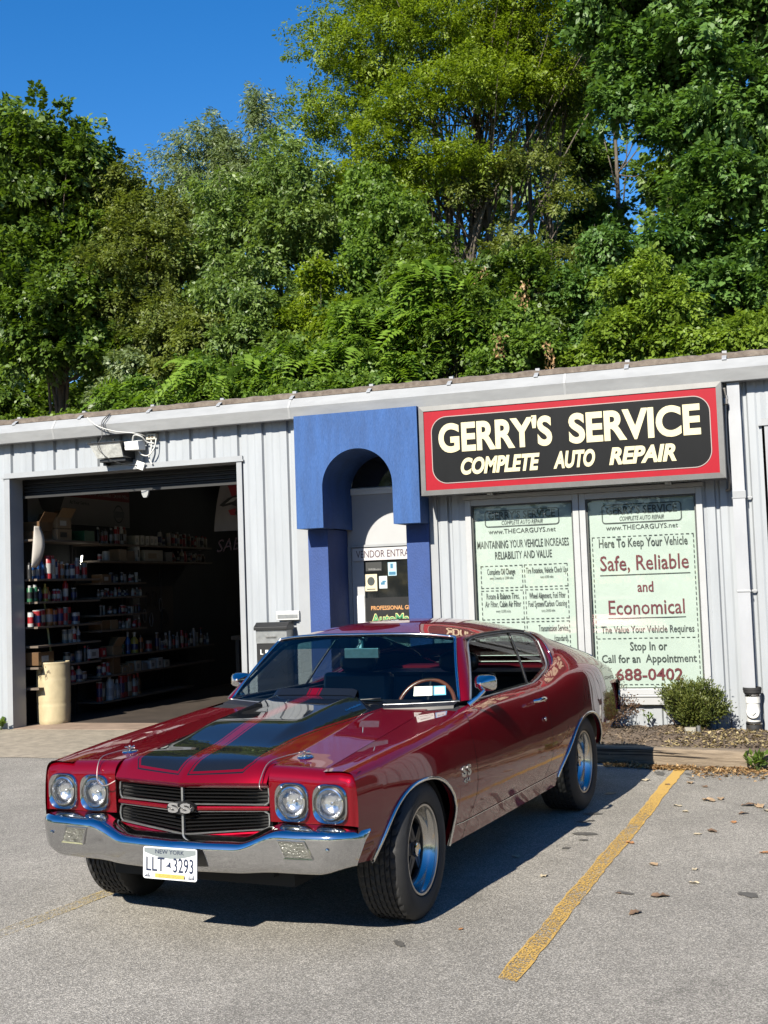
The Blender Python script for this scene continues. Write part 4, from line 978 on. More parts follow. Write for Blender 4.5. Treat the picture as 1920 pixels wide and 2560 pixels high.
def xg(z): t = (z-.937)/.333; return .797+(.618-.797)*t+.018*4*t*(1-t)*(.5)
dl_b = lambda y: float(np.interp(y, [.9, 2.06, 2.20, 2.32, 2.43, 2.50, 2.535, 2.56, 2.585, 2.606], [.937, .937, .955, .976, .996, 1.016, 1.042, 1.09, 1.14, 1.186]))
dl_t = lambda y: float(pchip([.97, 1.10, 1.25, 1.36, 1.42, 1.55, 1.8, 2.1, 2.3, 2.45, 2.53, 2.585, 2.606], [.940, 1.037, 1.150, 1.232, 1.258, 1.268, 1.273, 1.271, 1.264, 1.249, 1.234, 1.212, 1.188])(y))
DY = list(np.linspace(.972, 1.40, 20))+list(np.linspace(1.42, 2.06, 22))+list(np.linspace(2.09, 2.59, 24))+[2.60, 2.605]
for s_ in (1, -1):
    mb = MB()
    for y in DY:
        b, t = dl_b(y), max(dl_t(y), dl_b(y)+.002)
        for k in range(9): z = b+(t-b)*k/8; mb.v.append((xg(z)*s_, y, z))
    mb.f = grid_faces(len(DY), 9, s_ < 0); mb.m = [0]*len(mb.f); sgl = mb.build("side_window", M_sg, car, smooth=3.2)
    mb = MB(); mb.tube([(xg(z)*s_+.004*s_, y, z) for y, z in [(2.16-.18*(1.262-z)/.325, z) for z in np.linspace(1.262, .937, 9)]], .008, 6); mb.build("window_bar", mat("bar_black", (.03, .03, .03), .3, .5), sgl, smooth=3.2)
    mb = MB(); out = [(xg(dl_t(y))*s_+.004*s_, y, dl_t(y)) for y in DY]; mb.tube(out, .007, 6); mb.build("window_trim", M_steel, sgl, smooth=3.2)
    mb = MB(); out = [(xg(dl_t(y))*s_-.010*s_, y+.006, dl_t(y)-.014) for y in DY if y > 1.0 and y < 2.60]; mb.tube(out, .011, 6); mb.build("weatherstrip", M_rubber, sgl, smooth=3.2)
    mb = MB(); mb.tube([(xg(dl_b(y))*s_+.010*s_, y, dl_b(y)+.002) for y in DY if y > .98], .0065, 6); mb.build("window_sill_trim", M_steel, sgl, smooth=3.2)
    # A pillar and drip rail
    mb = MB(); n = 14
    for k in range(n+1):
        t = k/n; a = Vector(wsp(1, t, 0)); yb = .972+.448*t; b = Vector((xg(dl_t(min(yb, 1.42))), yb, dl_t(yb)))
        for i in range(6): q = a.lerp(b, i/5)+Vector((.8, -.5, .3)).normalized()*(.012*4*(i/5)*(1-i/5)); mb.v.append((q.x*s_, q.y, q.z))
    mb.f = grid_faces(n+1, 6, s_ < 0); mb.m = [0]*len(mb.f); mb.build("pillar", M_paint, car, smooth=3.2)
    mb = MB(); ys2 = np.linspace(1.29, 2.46, 40); 
    for y in ys2:
        a = Vector(roofp(1, y)) if y > 1.295 else Vector(wst(1)); yb = max(y, 1.42) if y < 1.42 else y; b = Vector((xg(dl_t(y if y > 1.42 else 1.42)), y if y > 1.42 else 1.42-.3*(1.42-y)*.2, dl_t(max(y, 1.42))))
        for i in range(5): q = a.lerp(b, i/4)+Vector((.7, 0, .7))*(.004*4*(i/4)*(1-i/4)); mb.v.append((q.x*s_, q.y, q.z))
    mb.f = grid_faces(40, 5, s_ > 0); mb.m = [0]*len(mb.f); mb.build("roof_rail", M_paint, roof, smooth=3.2)
    mb = MB(); mb.tube([((xg(dl_t(max(y, 1.42)))+.006)*s_, y, dl_t(max(y, 1.42))+.010) for y in np.linspace(1.36, 2.44, 40)], .007, 6); mb.build("drip_rail", M_black, roof, smooth=3.2)
    # sail panel: Coons patch
    A = [(xg(z), y, z) for y, z in [(2.02, .940), (2.15, .945), (2.30, .960), (2.45, .980), (2.58, 1.003), (2.67, 1.030), (2.712, 1.065), (2.73, 1.11), (2.732, 1.155), (2.70, 1.203), (2.60, 1.240), (2.44, 1.262)]]
    c3 = 3.82; top_end = roofp(1, by0(1)-.002)
    B = [(float(x3(c3)), c3, float(z3(c3))), (.690, 3.70, 1.035), (.655, 3.50, 1.082), (.632, 3.25, 1.132), (.612, 3.0, 1.180), (.597, 2.80, 1.217), top_end]
    def rs(P, n):
        P = np.array(curve_pts(P, 12)); d = np.r_[0, np.cumsum(np.linalg.norm(np.diff(P, axis=0), axis=1))]; q = np.linspace(0, d[-1], n); return np.stack([np.interp(q, d, P[:, i]) for i in range(3)], 1)
    n, m_ = 30, 24; Ar = rs(A, m_); Br = rs(B, m_)
    bot = np.array([(float(x3(y)), y, float(z3(y))) for y in np.linspace(2.02, c3, n)]); bot[0] = Ar[0]; topc = np.array([roofp(1, y) for y in np.linspace(2.44, top_end[1], n)]); topc[0] = Ar[-1]; topc[-1] = Br[-1]; bot[-1] = Br[0]
    # let the low edge follow the belt curve
    mb = MB()
    for i in range(n):
        u = i/(n-1)
        for j in range(m_):
            v = j/(m_-1); p = (1-u)*Ar[j]+u*Br[j]+(1-v)*bot[i]+v*topc[i]-((1-u)*(1-v)*Ar[0]+u*(1-v)*Br[0]+(1-u)*v*Ar[-1]+u*v*Br[-1]); mb.v.append((float(p[0])*s_, float(p[1]), float(p[2])))
    mb.f = grid_faces(n, m_, s_ < 0); mb.m = [0]*len(mb.f); mb.build("sail_panel", M_paint, roof, smooth=3.2)
    mb = MB(); gq = [(xg(z)-.022, y, z) for y, z in [(2.04, .938), (2.2, .957), (2.32, .978), (2.43, .998), (2.50, 1.018), (2.535, 1.044), (2.562, 1.09), (2.587, 1.14), (2.604, 1.186), (2.57, 1.218), (2.5, 1.24), (2.42, 1.252)]]; Gr = rs(gq, m_)
    for a, b in zip(Ar, Gr): mb.v += [(float(a[0])*s_, float(a[1]), float(a[2])), (float(a[0]*.7+b[0]*.3-.006)*s_, float(a[1]*.8+b[1]*.2), float(a[2]*.8+b[2]*.2)), (float(b[0])*s_, float(b[1]), float(b[2]))]
    mb.f = grid_faces(m_, 3, s_ > 0); mb.m = [0]*len(mb.f); mb.build("window_reveal", M_paint, roof, smooth=.7)
    mb = MB(); mb.tube([(float(a[0]+.003)*s_, float(a[1])+.002, float(a[2])) for a in Ar[8:21]], .005, 6); mb.build("reveal_trim", M_chrome, roof, smooth=3.2)
    if s_ > 0: BL = Br
nb = len(BL)
mb = MB()
for u in us:
    for k in range(nb): q = BL[k]; t = k/(nb-1); e = float(q[0]); base = Vector((e*u, q[1]+.035*(1-u*u)*(1-t), q[2]+(.012)*(1-u*u)*(1-t)+(float(zc(2.66))-float(zr(2.66)))*(1-abs(u)**2.6)*t)); mb.v.append(tuple(base))
kg = next(k for k in range(nb) if BL[k][1] < 3.36)
gl = MB(); gl.v = [mb.v[i*nb+k] for i in range(33) for k in range(kg, nb)]; gl.f = grid_faces(33, nb-kg, True); gl.m = [0]*len(gl.f); gl.build("rear_window", M_sg, car, smooth=3.2)
gl = MB(); gl.v = [mb.v[i*nb+k] for i in range(33) for k in range(0, kg+1)]; gl.f = grid_faces(33, kg+1, True); gl.m = [0]*len(gl.f); gl.build("deck_panel", M_paint, car, smooth=3.2)
mb = MB(); mb.tube([(x, y-.003, z+.003) for x, y, z in [tuple(p) for p in BL]], .007, 6); mb.tube([(-x, y-.003, z+.003) for x, y, z in [tuple(p) for p in BL]], .007, 6); mb.build("rear_window_trim", M_chrome, roof, smooth=3.2)

# interior
M_vinyl = mat("black_vinyl", (.012, .012, .013), .45, bump=.15, bscale=60); M_redtrim = mat("red_trim", (.22, .006, .02), .35)
mb = MB(); mb.box(-.74, .74, .86, 3.2, .38, .42); mb.box(-.74, -.70, .9, 3.0, .40, .93); mb.box(.70, .74, .9, 3.0, .40, .93); mb.box(-.72, .72, 2.86, 2.92, .4, .96)
mb.box(-.70, .70, .84, .88, .4, .90); mb.build("cabin_trim", M_vinyl, car)
mb = MB(); v = []
for u in np.linspace(-1, 1, 21): a = wsb(u); v += [(a[0]*.97, a[1]+.03, a[2]-.02), (a[0]*.96, 1.02, .938), (a[0]*.95, 1.14, .925), (a[0]*.95, 1.17, .88), (a[0]*.95, 1.13, .70)]
mb.add(v, grid_faces(21, 5, True)); mb.build("dashboard", M_vinyl, car, smooth=.7)
mb = MB(); mb.box(-.66, .66, 2.72, 3.22, .945, .965); mb.build("parcel_shelf", M_vinyl, car)
mb = MB(); mb.box(-.66, .66, 3.10, 3.30, .966, .985); mb.build("shelf_edge", M_redtrim, car)
def seat_mesh(bm_, x, y, w_, h1, lean=.12, head=True):
    def rb(x0, x1, y0, y1, z0, z1, T=None): bm_.box(x0, x1, y0, y1, z0, z1, 0, T)
    rb(x-w_, x+w_, y-.45, y+.05, .42, .60)
    T = Matrix.Translation((x, y, .58)) @ Matrix.Rotation(-lean, 4, 'X'); rb(-w_, w_, -.06, .07, 0, h1-.58, T)
    if head:
        P = [(.13*math.cos(2*PI*i/20)*(abs(math.cos(2*PI*i/20))**-.25 if abs(math.cos(2*PI*i/20)) > .05 else 1), .07*math.sin(2*PI*i/20)*(abs(math.sin(2*PI*i/20))**-.25 if abs(math.sin(2*PI*i/20)) > .05 else 1)) for i in range(20)]
        bm_.prism(P, lambda a, b, d: tuple(T @ Vector((a, d, h1-.58+.065+b))), -.05, .06)
for x in (-.36, .36):
    mb = MB(); seat_mesh(mb, x, 1.86, .245, 1.03); mb.build("seat", M_vinyl, car, smooth=.6, bevel=.03)
mb = MB(); seat_mesh(mb, 0, 2.72, .64, .955, .2, False); mb.build("rear_seat", M_vinyl, car, smooth=.6, bevel=.03)
mb = MB(); T = Matrix.Translation((.36, 1.36, .855)) @ Matrix.Rotation(1.05, 4, 'X'); mb.tube([T @ Vector((.185*math.cos(2*PI*i/40), .185*math.sin(2*PI*i/40), 0)) for i in range(40)], .013, 8, closed=True)
sw = mb.build("steering_wheel", mat("wood_rim", (.16, .045, .02), .25), car, smooth=3.2)
mb = MB(); mb.lathe([(.03, -.10), (.045, -.03), (.04, .0), (0, .004)], 16, T)
for k in range(3): a = PI/2+2*PI*k/3; mb.tube([T @ Vector((.03*math.cos(a), .03*math.sin(a), -.01)), T @ Vector((.18*math.cos(a), .18*math.sin(a), 0))], .008, 6)
mb.build("steering_hub", M_black, sw, smooth=.7)
mb = MB(); mb.box(-.115, .115, -.018, .012, -.03, .03, T=Matrix.Translation((0, 1.245, 1.195))); mb.tube([(0, 1.25, 1.225), (0, 1.255, 1.285)], .008, 8); mr_ = mb.build("mirror", M_steel, car, bevel=.012)
mb = MB(); ysl = np.linspace(1.25, 2.64, 12)
for y in ysl:
    for u in np.linspace(-.97, .97, 13): p = roofp(u, max(y, fy0(u)+.01)); mb.v.append((p[0], p[1], p[2]-.022))
mb.f = grid_faces(12, 13, True); mb.m = [0]*len(mb.f); mb.build("headliner", M_vinyl, car, smooth=3.2)
# outside mirrors
for s_ in (1, -1):
    mb = MB(); mx, my, mz = (.915, .905, 1.045) if s_ > 0 else (-.90, 1.28, 1.03)
    T = Matrix.Translation((mx, my, mz)) @ Matrix.Rotation(s_*-.15, 4, 'Z') @ Matrix.Rotation(PI/2, 4, 'X')
    pr = [(0, .074), (.012, .070), (.034, .036), (.053, .006), (.056, -.012), (.053, -.022), (.050, -.024)]; n = 28; v = []
    for r, d in pr:
        for i in range(n):
            a = 2*PI*i/n; k = (abs(math.cos(a))**3.6+abs(math.sin(a))**3.6)**(-1/3.6); v.append(T @ Vector((r*1.18*k*math.cos(a), r*.80*k*math.sin(a), d)))
    mb.add(v, grid_faces(len(pr), n, True, 0, False, True)); mb.add(v[-n:], [tuple(range(n))])
    mb.tube([(mx-.005*s_, my-.01, mz-.04), (mx-.03*s_, my-.04, mz-.075), (mx-.075*s_, my-.07, mz-.112)], [.013, .011, .016], 8)
    mb.build("side_mirror", M_chrome, car, smooth=.55)
# badges and side markers
mb = MB(); 
for a, b in ((.445, .500), (.510, .565)): put_text(mb, "S", a, b, .600, .055, lambda y, z, d=0: (.9425+d*.05+float(x6(y)-.94), y, z), bold=.05, res=3, ext=.06)
put_text(mb, "454", .462, .548, .565, .026, lambda y, z, d=0: (.9415+d*.05+float(x6(y)-.94), y, z), bold=.02, res=2, ext=.05)
mb.build("side_badge", mat("badge_chrome", (.6, .6, .6), .2, .9), fender_l)
M_amber = mat("amber_lens", (.28, .045, .008), .25)
for i, (z, y0, y1) in enumerate(((.452, -.595, -.475), (.425, -.60, -.495))):
    mb = MB(); v = []
    for y in np.linspace(y0, y1, 6):
        zz_ = z+.03*(y-y0)-.012*i*0; h = half(y, 160, True); 
        xa = float(np.interp(-zz_, -section(y)[80:, 1], section(y)[80:, 0])); v += [(xa+.004, y, zz_+.008), (xa+.004, y, zz_-.008)]
    mb.add(v, grid_faces(6, 2, True)); mb.build("side_marker", M_amber, fender_l)

# wheels
def tyre_mb(wd, R):
    mb = MB(); h = wd/2; pr = [(.212, -h*.80), (.222, -h*.96), (.25, -h*1.04), (.285, -h*1.03), (R-.016, -h*.90), (R-.004, -h*.80)]
    n = 7
    for k in range(n):
        a = -h*.78+1.56*h*k/n; b = a+1.56*h/n
        pr += [(R, a+.003), (R, b-.006)]
        if k < n-1: pr += [(R-.009, b-.005), (R-.009, b+.002)]
    pr += [(R-.004, h*.80), (R-.016, h*.90), (.285, h*1.03), (.25, h*1.04), (.222, h*.96), (.212, h*.80)]
    seg = 120; v = []
    for i, (r, z) in enumerate(pr):
        for s in range(seg):
            rr = r
            if R-.002 < r and s % 3 == 0: rr = r-.007
            a = 2*PI*(s+(.8*math.sin(i*1.3) if R-.02 < r else 0))/seg; v.append((rr*math.cos(a), rr*math.sin(a), z))
    mb.add(v, grid_faces(len(pr), seg, True, 0, False, True)); return mb, h
def make_wheel(wd, R, lipr=.206, dish=.060):
    w_ = bpy.data.objects.new("wheel", None); link(w_); w_.empty_display_size = .1; w_.parent = car
    mb, h = tyre_mb(wd, R); ty = mb.build("tyre", M_rubber, w_, smooth=.55)
    mb = MB(); t = text_mesh("BFGoodrich", .02, 0, 2, .0)
    def arc_text(s, a0, r, hgt, sp=.0):
        v, f = text_mesh(s, .015, 0, 2); W_ = v[:, 0].max(); k = hgt/.7
        mb.add([(math.cos(a0-(x-W_/2)*k/r)*(r+y*k), math.sin(a0-(x-W_/2)*k/r)*(r+y*k), h*1.055) for x, y, z in v], f)
    arc_text("BFGOODRICH", PI/2+.45, .258, .026); arc_text("Radial T/A", -PI/2+.2, .258, .024)
    mb.build("sidewall_letters", mat("raised_letter", (.05, .048, .044), .8), ty)
    mb = MB(); z0 = h*.86
    mb.lathe([(.213, z0-.012), (.214, z0), (.211, z0+.006), (.204, z0+.003), (.200, z0-.008), (.193, z0-.014), (.188, z0-dish*.55), (.180, z0-dish), (.165, z0-dish-.01)], 72); rim = mb.build("rim", mat("rim_chrome", (.68, .67, .65), .17, 1.0), w_, smooth=.9)
    mb = MB(); mb.lathe([(.2135, z0+.002), (.2125, z0+.0075), (.203, z0+.0065), (.1995, z0-.004)], 72); mb.build("trim_ring", mat("ring_alloy", (.62, .60, .56), .32, .9), rim, smooth=.9)
    M_spk = mat("wheel_grey", (.045, .045, .048), .35, .5)
    mb = MB(); zc0 = z0-dish
    mb.lathe([(.168, zc0-.012), (.168, zc0+.004), (.150, zc0+.006), (.146, zc0-.01)], 60)
    for k in range(5):
        a = 2*PI*k/5+.3; T = Matrix.Rotation(a, 4, 'Z')
        q = [(.035, -.030), (.155, -.020), (.155, .020), (.035, .030)]
        mb.add([T @ Vector((x, y, zc0+.020-(.018 if x > .1 else 0))) for x, y in q]+[T @ Vector((x, y*1.25, zc0-.03)) for x, y in q], [(0, 1, 2, 3)]+[(i, 4+i, 4+(i+1) % 4, (i+1) % 4) for i in range(4)])
        mb.add([T @ Vector((x, y, zc0+.0215-(.018 if x > .1 else 0))) for x, y in [(.05, -.006), (.150, -.004), (.150, .004), (.05, .006)]], [(0, 1, 2, 3)])
    mb.lathe([(.0, zc0-.035), (.160, zc0-.035)], 40); mb.build("spokes", M_spk, rim, smooth=.5)
    mb = MB(); mb.lathe([(.034, zc0), (.034, z0-.030), (.031, z0-.024)], 32); cp = mb.build("hub", mat("hub_grey", (.10, .10, .105), .35, .6), rim, smooth=.6)
    mb = MB(); mb.lathe([(.034, z0-.030), (.034, z0-.022), (.029, z0-.020), (.027, z0-.024), (.0, z0-.024)], 32); mb.build("hub_cap", M_chrome, cp, smooth=.6)
    return w_, h
def place_wheel(w_, x, y, R, s_, steer=0, spin=0):
    w_.matrix_local = Matrix.Translation((x*s_, y, R)) @ Matrix.Rotation(steer, 4, 'Z') @ Matrix.Rotation(s_*PI/2, 4, 'Y') @ Matrix.Rotation(PI/2+spin, 4, 'Z')
RW_ = .327
wf, h1 = make_wheel(.235, RW_); wr_, h2 = make_wheel(.270, RW_+.004, dish=.085)
place_wheel(wf, .792, 0, RW_, 1, .05, .2)
w2 = copy_tree(wf, car); place_wheel(w2, .792, 0, RW_, -1, .05, 1.0)
place_wheel(wr_, .778, 2.86, RW_+.004, 1, 0, .5)
w3 = copy_tree(wr_, car); place_wheel(w3, .778, 2.86, RW_+.004, -1, 0, .1)
# ------------------------------------------------------------------ inside the garage bay: shelves along the left wall
M_shelf = mat("shelf_wood", (.13, .10, .075), .7, var=.3, vscale=12, stretch=(1, .3, 1)); M_post = mat("shelf_post", (.03, .03, .032), .5)
SX0, SX1 = -5.05, -4.62
ORD = ["first", "second", "third", "fourth", "fifth", "sixth", "seventh", "eighth", "ninth", "tenth", "eleventh", "twelfth", "thirteenth", "fourteenth", "fifteenth", "sixteenth"]
bayA = thing("shelf_unit", "near tall shelf unit of cans inside the garage bay, behind the yellow barrel", "shelving", group="shelf units along the garage wall")
bayB = thing("shelf_unit", "far shelf unit of small bottles and boxes beyond the near cans in the garage bay", "shelving", group="shelf units along the garage wall")
def shelf(bay, y0, y1, z): MB().box(SX0, SX1, y0, y1, z-.025, z).build("shelf_board", M_shelf, bay)
levA = [("top shelf", 2.33), ("upper shelf", 1.84), ("eye-level shelf", 1.56), ("middle shelf", 1.255), ("lower shelf", 1.02), ("low shelf", .76), ("bottom shelf", .51)]
for nm, z in levA: shelf(bayA, .27, 1.66, z)
levB = [("top shelf", 2.31, 4.9), ("second shelf", 2.08, 4.9), ("third shelf", 1.78, 2.86), ("fourth shelf", 1.59, 2.86), ("fifth shelf", 1.35, 2.86), ("sixth shelf", 1.145, 2.86), ("seventh shelf", .79, 4.9), ("eighth shelf", .54, 4.9), ("floor shelf", .20, 4.2)]
for nm, z, y1 in levB: shelf(bayB, 1.67, y1, z)
for y in (.28, 1.62): MB().box(SX0, SX0+.03, y, y+.03, .05, 2.4).build("post", M_post, bayA)
for y in (1.70, 2.84, 3.96): MB().box(SX0, SX0+.03, y, y+.03, .05, 2.4).build("post", M_post, bayB)
CC = {"red": (.45, .02, .025), "white": (.62, .62, .60), "blue": (.03, .14, .42), "dark blue": (.015, .03, .14), "black": (.02, .02, .02), "yellow": (.55, .42, .05), "orange": (.55, .17, .03), "grey": (.25, .25, .25), "silver": (.40, .40, .42), "brown": (.20, .11, .05), "tan": (.34, .23, .13), "green": (.03, .16, .07), "cream": (.52, .48, .38)}
def cm(c): return mat("item_"+c.replace(" ", "_"), tuple(.62*q for q in CC[c]), .4, var=.12, vscale=30)
def can(name, label, cat, x, y, z, r, h, c, cap, kind, group):
    mb = MB(); T = Matrix.Translation((x, y, z)); b = len(mb.f)
    if kind == "can": prof = [(0, 0), (r, 0), (r, h*.82), (r*.85, h*.86)]; top = [(r*.85, h*.86), (r*.62, h*.87), (r*.60, h), (0, h)]
    elif kind == "bottle": prof = [(0, 0), (r, 0), (r, h*.62), (r*.4, h*.82)]; top = [(r*.42, h*.80), (r*.42, h), (0, h)]
    elif kind == "spray": prof = [(0, 0), (r, 0), (r, h*.6), (r*.35, h*.78)]; top = [(r*.38, h*.78), (r*.38, h*.9), (r*.5, h*.9), (r*.5, h), (0, h)]
    else: prof = [(0, 0), (r, 0), (r, h*.93), (r*.96, h*.94)]; top = [(r*.96, h*.94), (r*.96, h), (0, h)]
    mb.lathe(prof, 12, T, 0); mb.lathe(top, 12, T, 1)
    k = prof[2][1]; lab = [(r+.0008, k*.25), (r+.0008, k*.72)]; mb.lathe(lab, 12, T, 2)
    o = mb.build(name, [cm(c), cm(cap), cm(rnd.choice(["white", "cream", "red", "dark blue", "black", "silver"]))], None, smooth=.7)
    return tag(o, label, cat, group)
def carton(label, x0, x1, y0, y1, z, h, c, cat="box", group=None, mark=None, flap=False, name="cardboard_box"):
    root = thing(name, label, cat, ((x0+x1)/2, (y0+y1)/2, z), 0, group); dx, dy = (x1-x0)/2, (y1-y0)/2
    mb = MB(); mb.box(-dx, dx, -dy, dy, .0, h)
    mb.build("carton", cm(c), root, bevel=.003)
    if flap:
        mb = MB(); mb.box(0, .004, -dy, dy, 0, .14, T=Matrix.Translation((dx, 0, h)) @ Matrix.Rotation(.6, 4, 'Y')); mb.box(-dx, dx, 0, .004, 0, .13, T=Matrix.Translation((0, dy, h)) @ Matrix.Rotation(-.5, 4, 'X')); mb.build("flap", cm(c), root)
    if mark:
        mb = MB(); mb.box(dx, dx+.001, -dy*.6, dy*.3, h*.25, h*.7); mb.build("printing", cm(mark), root)
    return root
def row(bay, lev, z, y, specs, grp, part=''):
    """specs: list of (kind, colour, cap, r, h, gap)"""
    cnt = {}
    x = SX1-.07
    for kind, c, cap, r, h, gap in specs:
        y += gap+r; word = {"can": "spray can", "tin": "round tin", "bottle": "bottle", "spray": "spray bottle"}[kind]
        cnt[(c, word)] = cnt.get((c, word), 0)+1; n = cnt[(c, word)]
        tot = sum(1 for s in specs if s[1] == c and s[0] == kind)
        lab = ("only %s %s on the %s%s %s" % (c, word, part, bay, lev)) if tot == 1 else ("%s %s %s from the left on the %s%s %s" % (ORD[n-1], c, word, part, bay, lev))
        can(word.replace(" ", "_"), lab, word, x-rnd.uniform(0, .05), y, z, r, h, c, cap, kind, grp); y += r
    return y
g1 = "spray cans and bottles on the garage shelves"
A = "near"; B = "far"
row(A, "upper shelf", 1.84, .20, [("can", "black", "black", .03, .20, .0), ("bottle", "blue", "yellow", .034, .24, .04), ("bottle", "blue", "blue", .042, .27, .02), ("bottle", "blue", "dark blue", .036, .26, .01), ("tin", "red", "red", .045, .29, .01), ("can", "white", "red", .034, .29, .01), ("can", "dark blue", "red", .032, .25, .01), ("can", "red", "black", .032, .23, .01), ("can", "orange", "white", .033, .22, .05), ("can", "black", "white", .03, .20, .01), ("tin", "dark blue", "red", .05, .19, .02), ("can", "silver", "white", .032, .27, .02), ("spray", "white", "white", .034, .27, .01), ("tin", "grey", "yellow", .042, .22, .02)], g1)
row(A, "eye-level shelf", 1.56, .20, [("can", "green", "white", .034, .20, .0), ("can", "green", "white", .034, .21, .02), ("can", "black", "black", .03, .18, .05), ("bottle", "yellow", "yellow", .034, .22, .05), ("bottle", "orange", "orange", .034, .18, .01), ("can", "red", "white", .034, .15, .06), ("can", "red", "white", .034, .15, .01), ("can", "grey", "white", .03, .14, .01), ("can", "red", "red", .036, .26, .04), ("tin", "black", "white", .036, .16, .06), ("tin", "black", "black", .036, .16, .01)], g1)
row(A, "middle shelf", 1.255, .22, [("tin", "white", "silver", .036, .18, .0), ("tin", "red", "white", .055, .20, .02), ("tin", "red", "white", .055, .21, .02), ("tin", "orange", "orange", .05, .21, .03), ("tin", "orange", "black", .04, .20, .01), ("tin", "red", "black", .05, .22, .03), ("tin", "grey", "white", .04, .22, .01), ("tin", "red", "red", .05, .22, .01), ("tin", "white", "grey", .045, .15, .02), ("tin", "white", "white", .045, .15, .01)], g1)
row(A, "lower shelf", 1.02, .95, [("tin", "grey", "white", .035, .17, .0), ("tin", "grey", "grey", .035, .17, .01), ("bottle", "white", "white", .04, .25, .0), ("bottle", "silver", "silver", .035, .2, .02)], g1)
row(A, 'low shelf', .76, .95, [('tin', 'black', 'grey', .05, .14, 0), ('tin', 'brown', 'black', .05, .12, .02), ('tin', 'grey', 'black', .045, .15, .05), ('can', 'black', 'red', .032, .2, .04), ('can', 'red', 'black', .032, .2, .01)], g1)
row(A, 'bottom shelf', .51, .75, [('tin', 'grey', 'silver', .06, .16, 0), ('tin', 'black', 'grey', .06, .16, .02), ('bottle', 'red', 'white', .05, .2, .05), ('bottle', 'cream', 'red', .05, .2, .02), ('tin', 'brown', 'white', .05, .12, .03)], g1)
def many(lev, z, y0, y1, kinds, hs, part=''):
    sp = []; y = y0
    while y < y1:
        r = rnd.uniform(.022, .034); k = rnd.choice(kinds); sp.append((k, rnd.choice(["black", "grey", "white", "silver", "red", "brown", "cream"]), rnd.choice(["white", "black", "silver", "red"]), r, rnd.uniform(*hs), rnd.uniform(.006, .04))); y += 2*r+sp[-1][5]
    row(B, lev, z, y0, sp, g1, 'right end of the ' if y0 > 3 else '')
many("third shelf", 1.78, 1.98, 2.75, ["bottle", "tin"], (.09, .16)); many("fourth shelf", 1.59, 1.72, 2.78, ["bottle", "tin"], (.08, .13)); many("fifth shelf", 1.35, 1.74, 2.78, ["tin"], (.07, .14))
many("sixth shelf", 1.145, 2.15, 2.78, ["tin", "bottle"], (.10, .15)); many("second shelf", 2.08, 3.75, 4.8, ["tin", "bottle"], (.10, .2)); many("seventh shelf", .79, 3.2, 4.8, ["can", "bottle", "tin"], (.12, .28)); many("top shelf", 2.31, 3.35, 4.8, ["can", "tin"], (.12, .25)); many("eighth shelf", .54, 1.72, 1.95, ["tin"], (.1, .2))
row(B, "seventh shelf", .79, 2.25, [("tin", "green", "grey", .03, .12, .0), ("tin", "green", "grey", .03, .14, .01), ("spray", "blue", "white", .034, .30, .03), ("tin", "black", "silver", .03, .12, .02), ("spray", "yellow", "white", .055, .29, .04), ("can", "orange", "black", .03, .24, .06), ("can", "brown", "black", .03, .2, .02), ("tin", "grey", "black", .05, .16, .05)], g1)
row(B, "top shelf", 2.31, 1.75, [("can", "black", "white", .03, .22, .0), ("can", "grey", "black", .03, .18, .04), ("can", "silver", "black", .03, .2, .05), ("can", "black", "silver", .03, .22, .05), ("can", "red", "white", .03, .24, .03), ("can", "red", "red", .03, .24, .01), ("can", "white", "white", .03, .25, .01), ("can", "brown", "red", .03, .24, .02)], g1)
row(B, "second shelf", 2.08, 1.82, [("tin", "silver", "silver", .03, .09, .0), ("tin", "white", "white", .05, .13, .06)], g1)
row(B, "floor shelf", .20, 1.70, [("tin", "red", "white", .04, .26, .0), ("tin", "brown", "black", .04, .25, .01), ("bottle", "white", "white", .055, .36, .03), ("bottle", "silver", "white", .045, .27, .01), ("bottle", "grey", "white", .045, .26, .01), ("tin", "red", "red", .05, .30, .01), ("tin", "red", "black", .05, .31, .01), ("tin", "brown", "red", .05, .30, .01), ("bottle", "cream", "red", .05, .29, .01), ("bottle", "brown", "red", .05, .30, .01)], g1)
g2 = "boxes on the garage shelves"
carton("long flattened brown box on the near top shelf beside the white panel", -4.95, -4.70, .35, .72, 2.33, .10, "brown", "box", g2)
carton("tilted open brown box standing on the long brown box, near top shelf", -4.92, -4.68, .42, .70, 2.435, .12, "brown", "box", g2, flap=True)
carton("lower striped tan box in the stack on the near top shelf", -4.92, -4.64, .74, 1.06, 2.33, .145, "tan", "box", g2, "black")
carton("upper striped tan box with open flaps on the stack of the near top shelf", -4.92, -4.64, .74, 1.05, 2.48, .14, "tan", "box", g2, "white", True)
carton("pale green open tub on the near top shelf right of the striped boxes", -4.85, -4.65, 1.36, 1.60, 2.33, .14, "green", "tub", g2, name="plastic_tub")
for i, y in enumerate((2.62, 2.76, 2.90, 3.03, 3.14)): carton("%s small cream carton from the left on the far top shelf" % ORD[i], -4.80, -4.64, y, y+.105, 2.31, .13+.006*(i % 2), "cream", "box", g2, "grey")
carton("brown cube box on the far second shelf right of the white cup", -4.82, -4.64, 2.20, 2.38, 2.08, .16, "tan", "box", g2)
carton("dark brown box on the far second shelf next to the tan cube", -4.82, -4.66, 2.42, 2.62, 2.08, .14, "brown", "box", g2)
carton("tall white narrow carton on the far second shelf", -4.80, -4.64, 2.66, 2.73, 2.08, .22, "white", "box", g2, "black")
carton("row of cream file folders in a box on the far second shelf", -4.85, -4.64, 2.86, 3.38, 2.08, .16, "cream", "box", g2, "tan")
carton("grey box at the far end of the far second shelf", -4.82, -4.66, 3.50, 3.70, 2.08, .14, "grey", "box", g2)
carton("red brown box with a white label at the left of the far third shelf", -4.80, -4.63, 1.74, 1.96, 1.78, .11, "brown", "box", g2, "white")
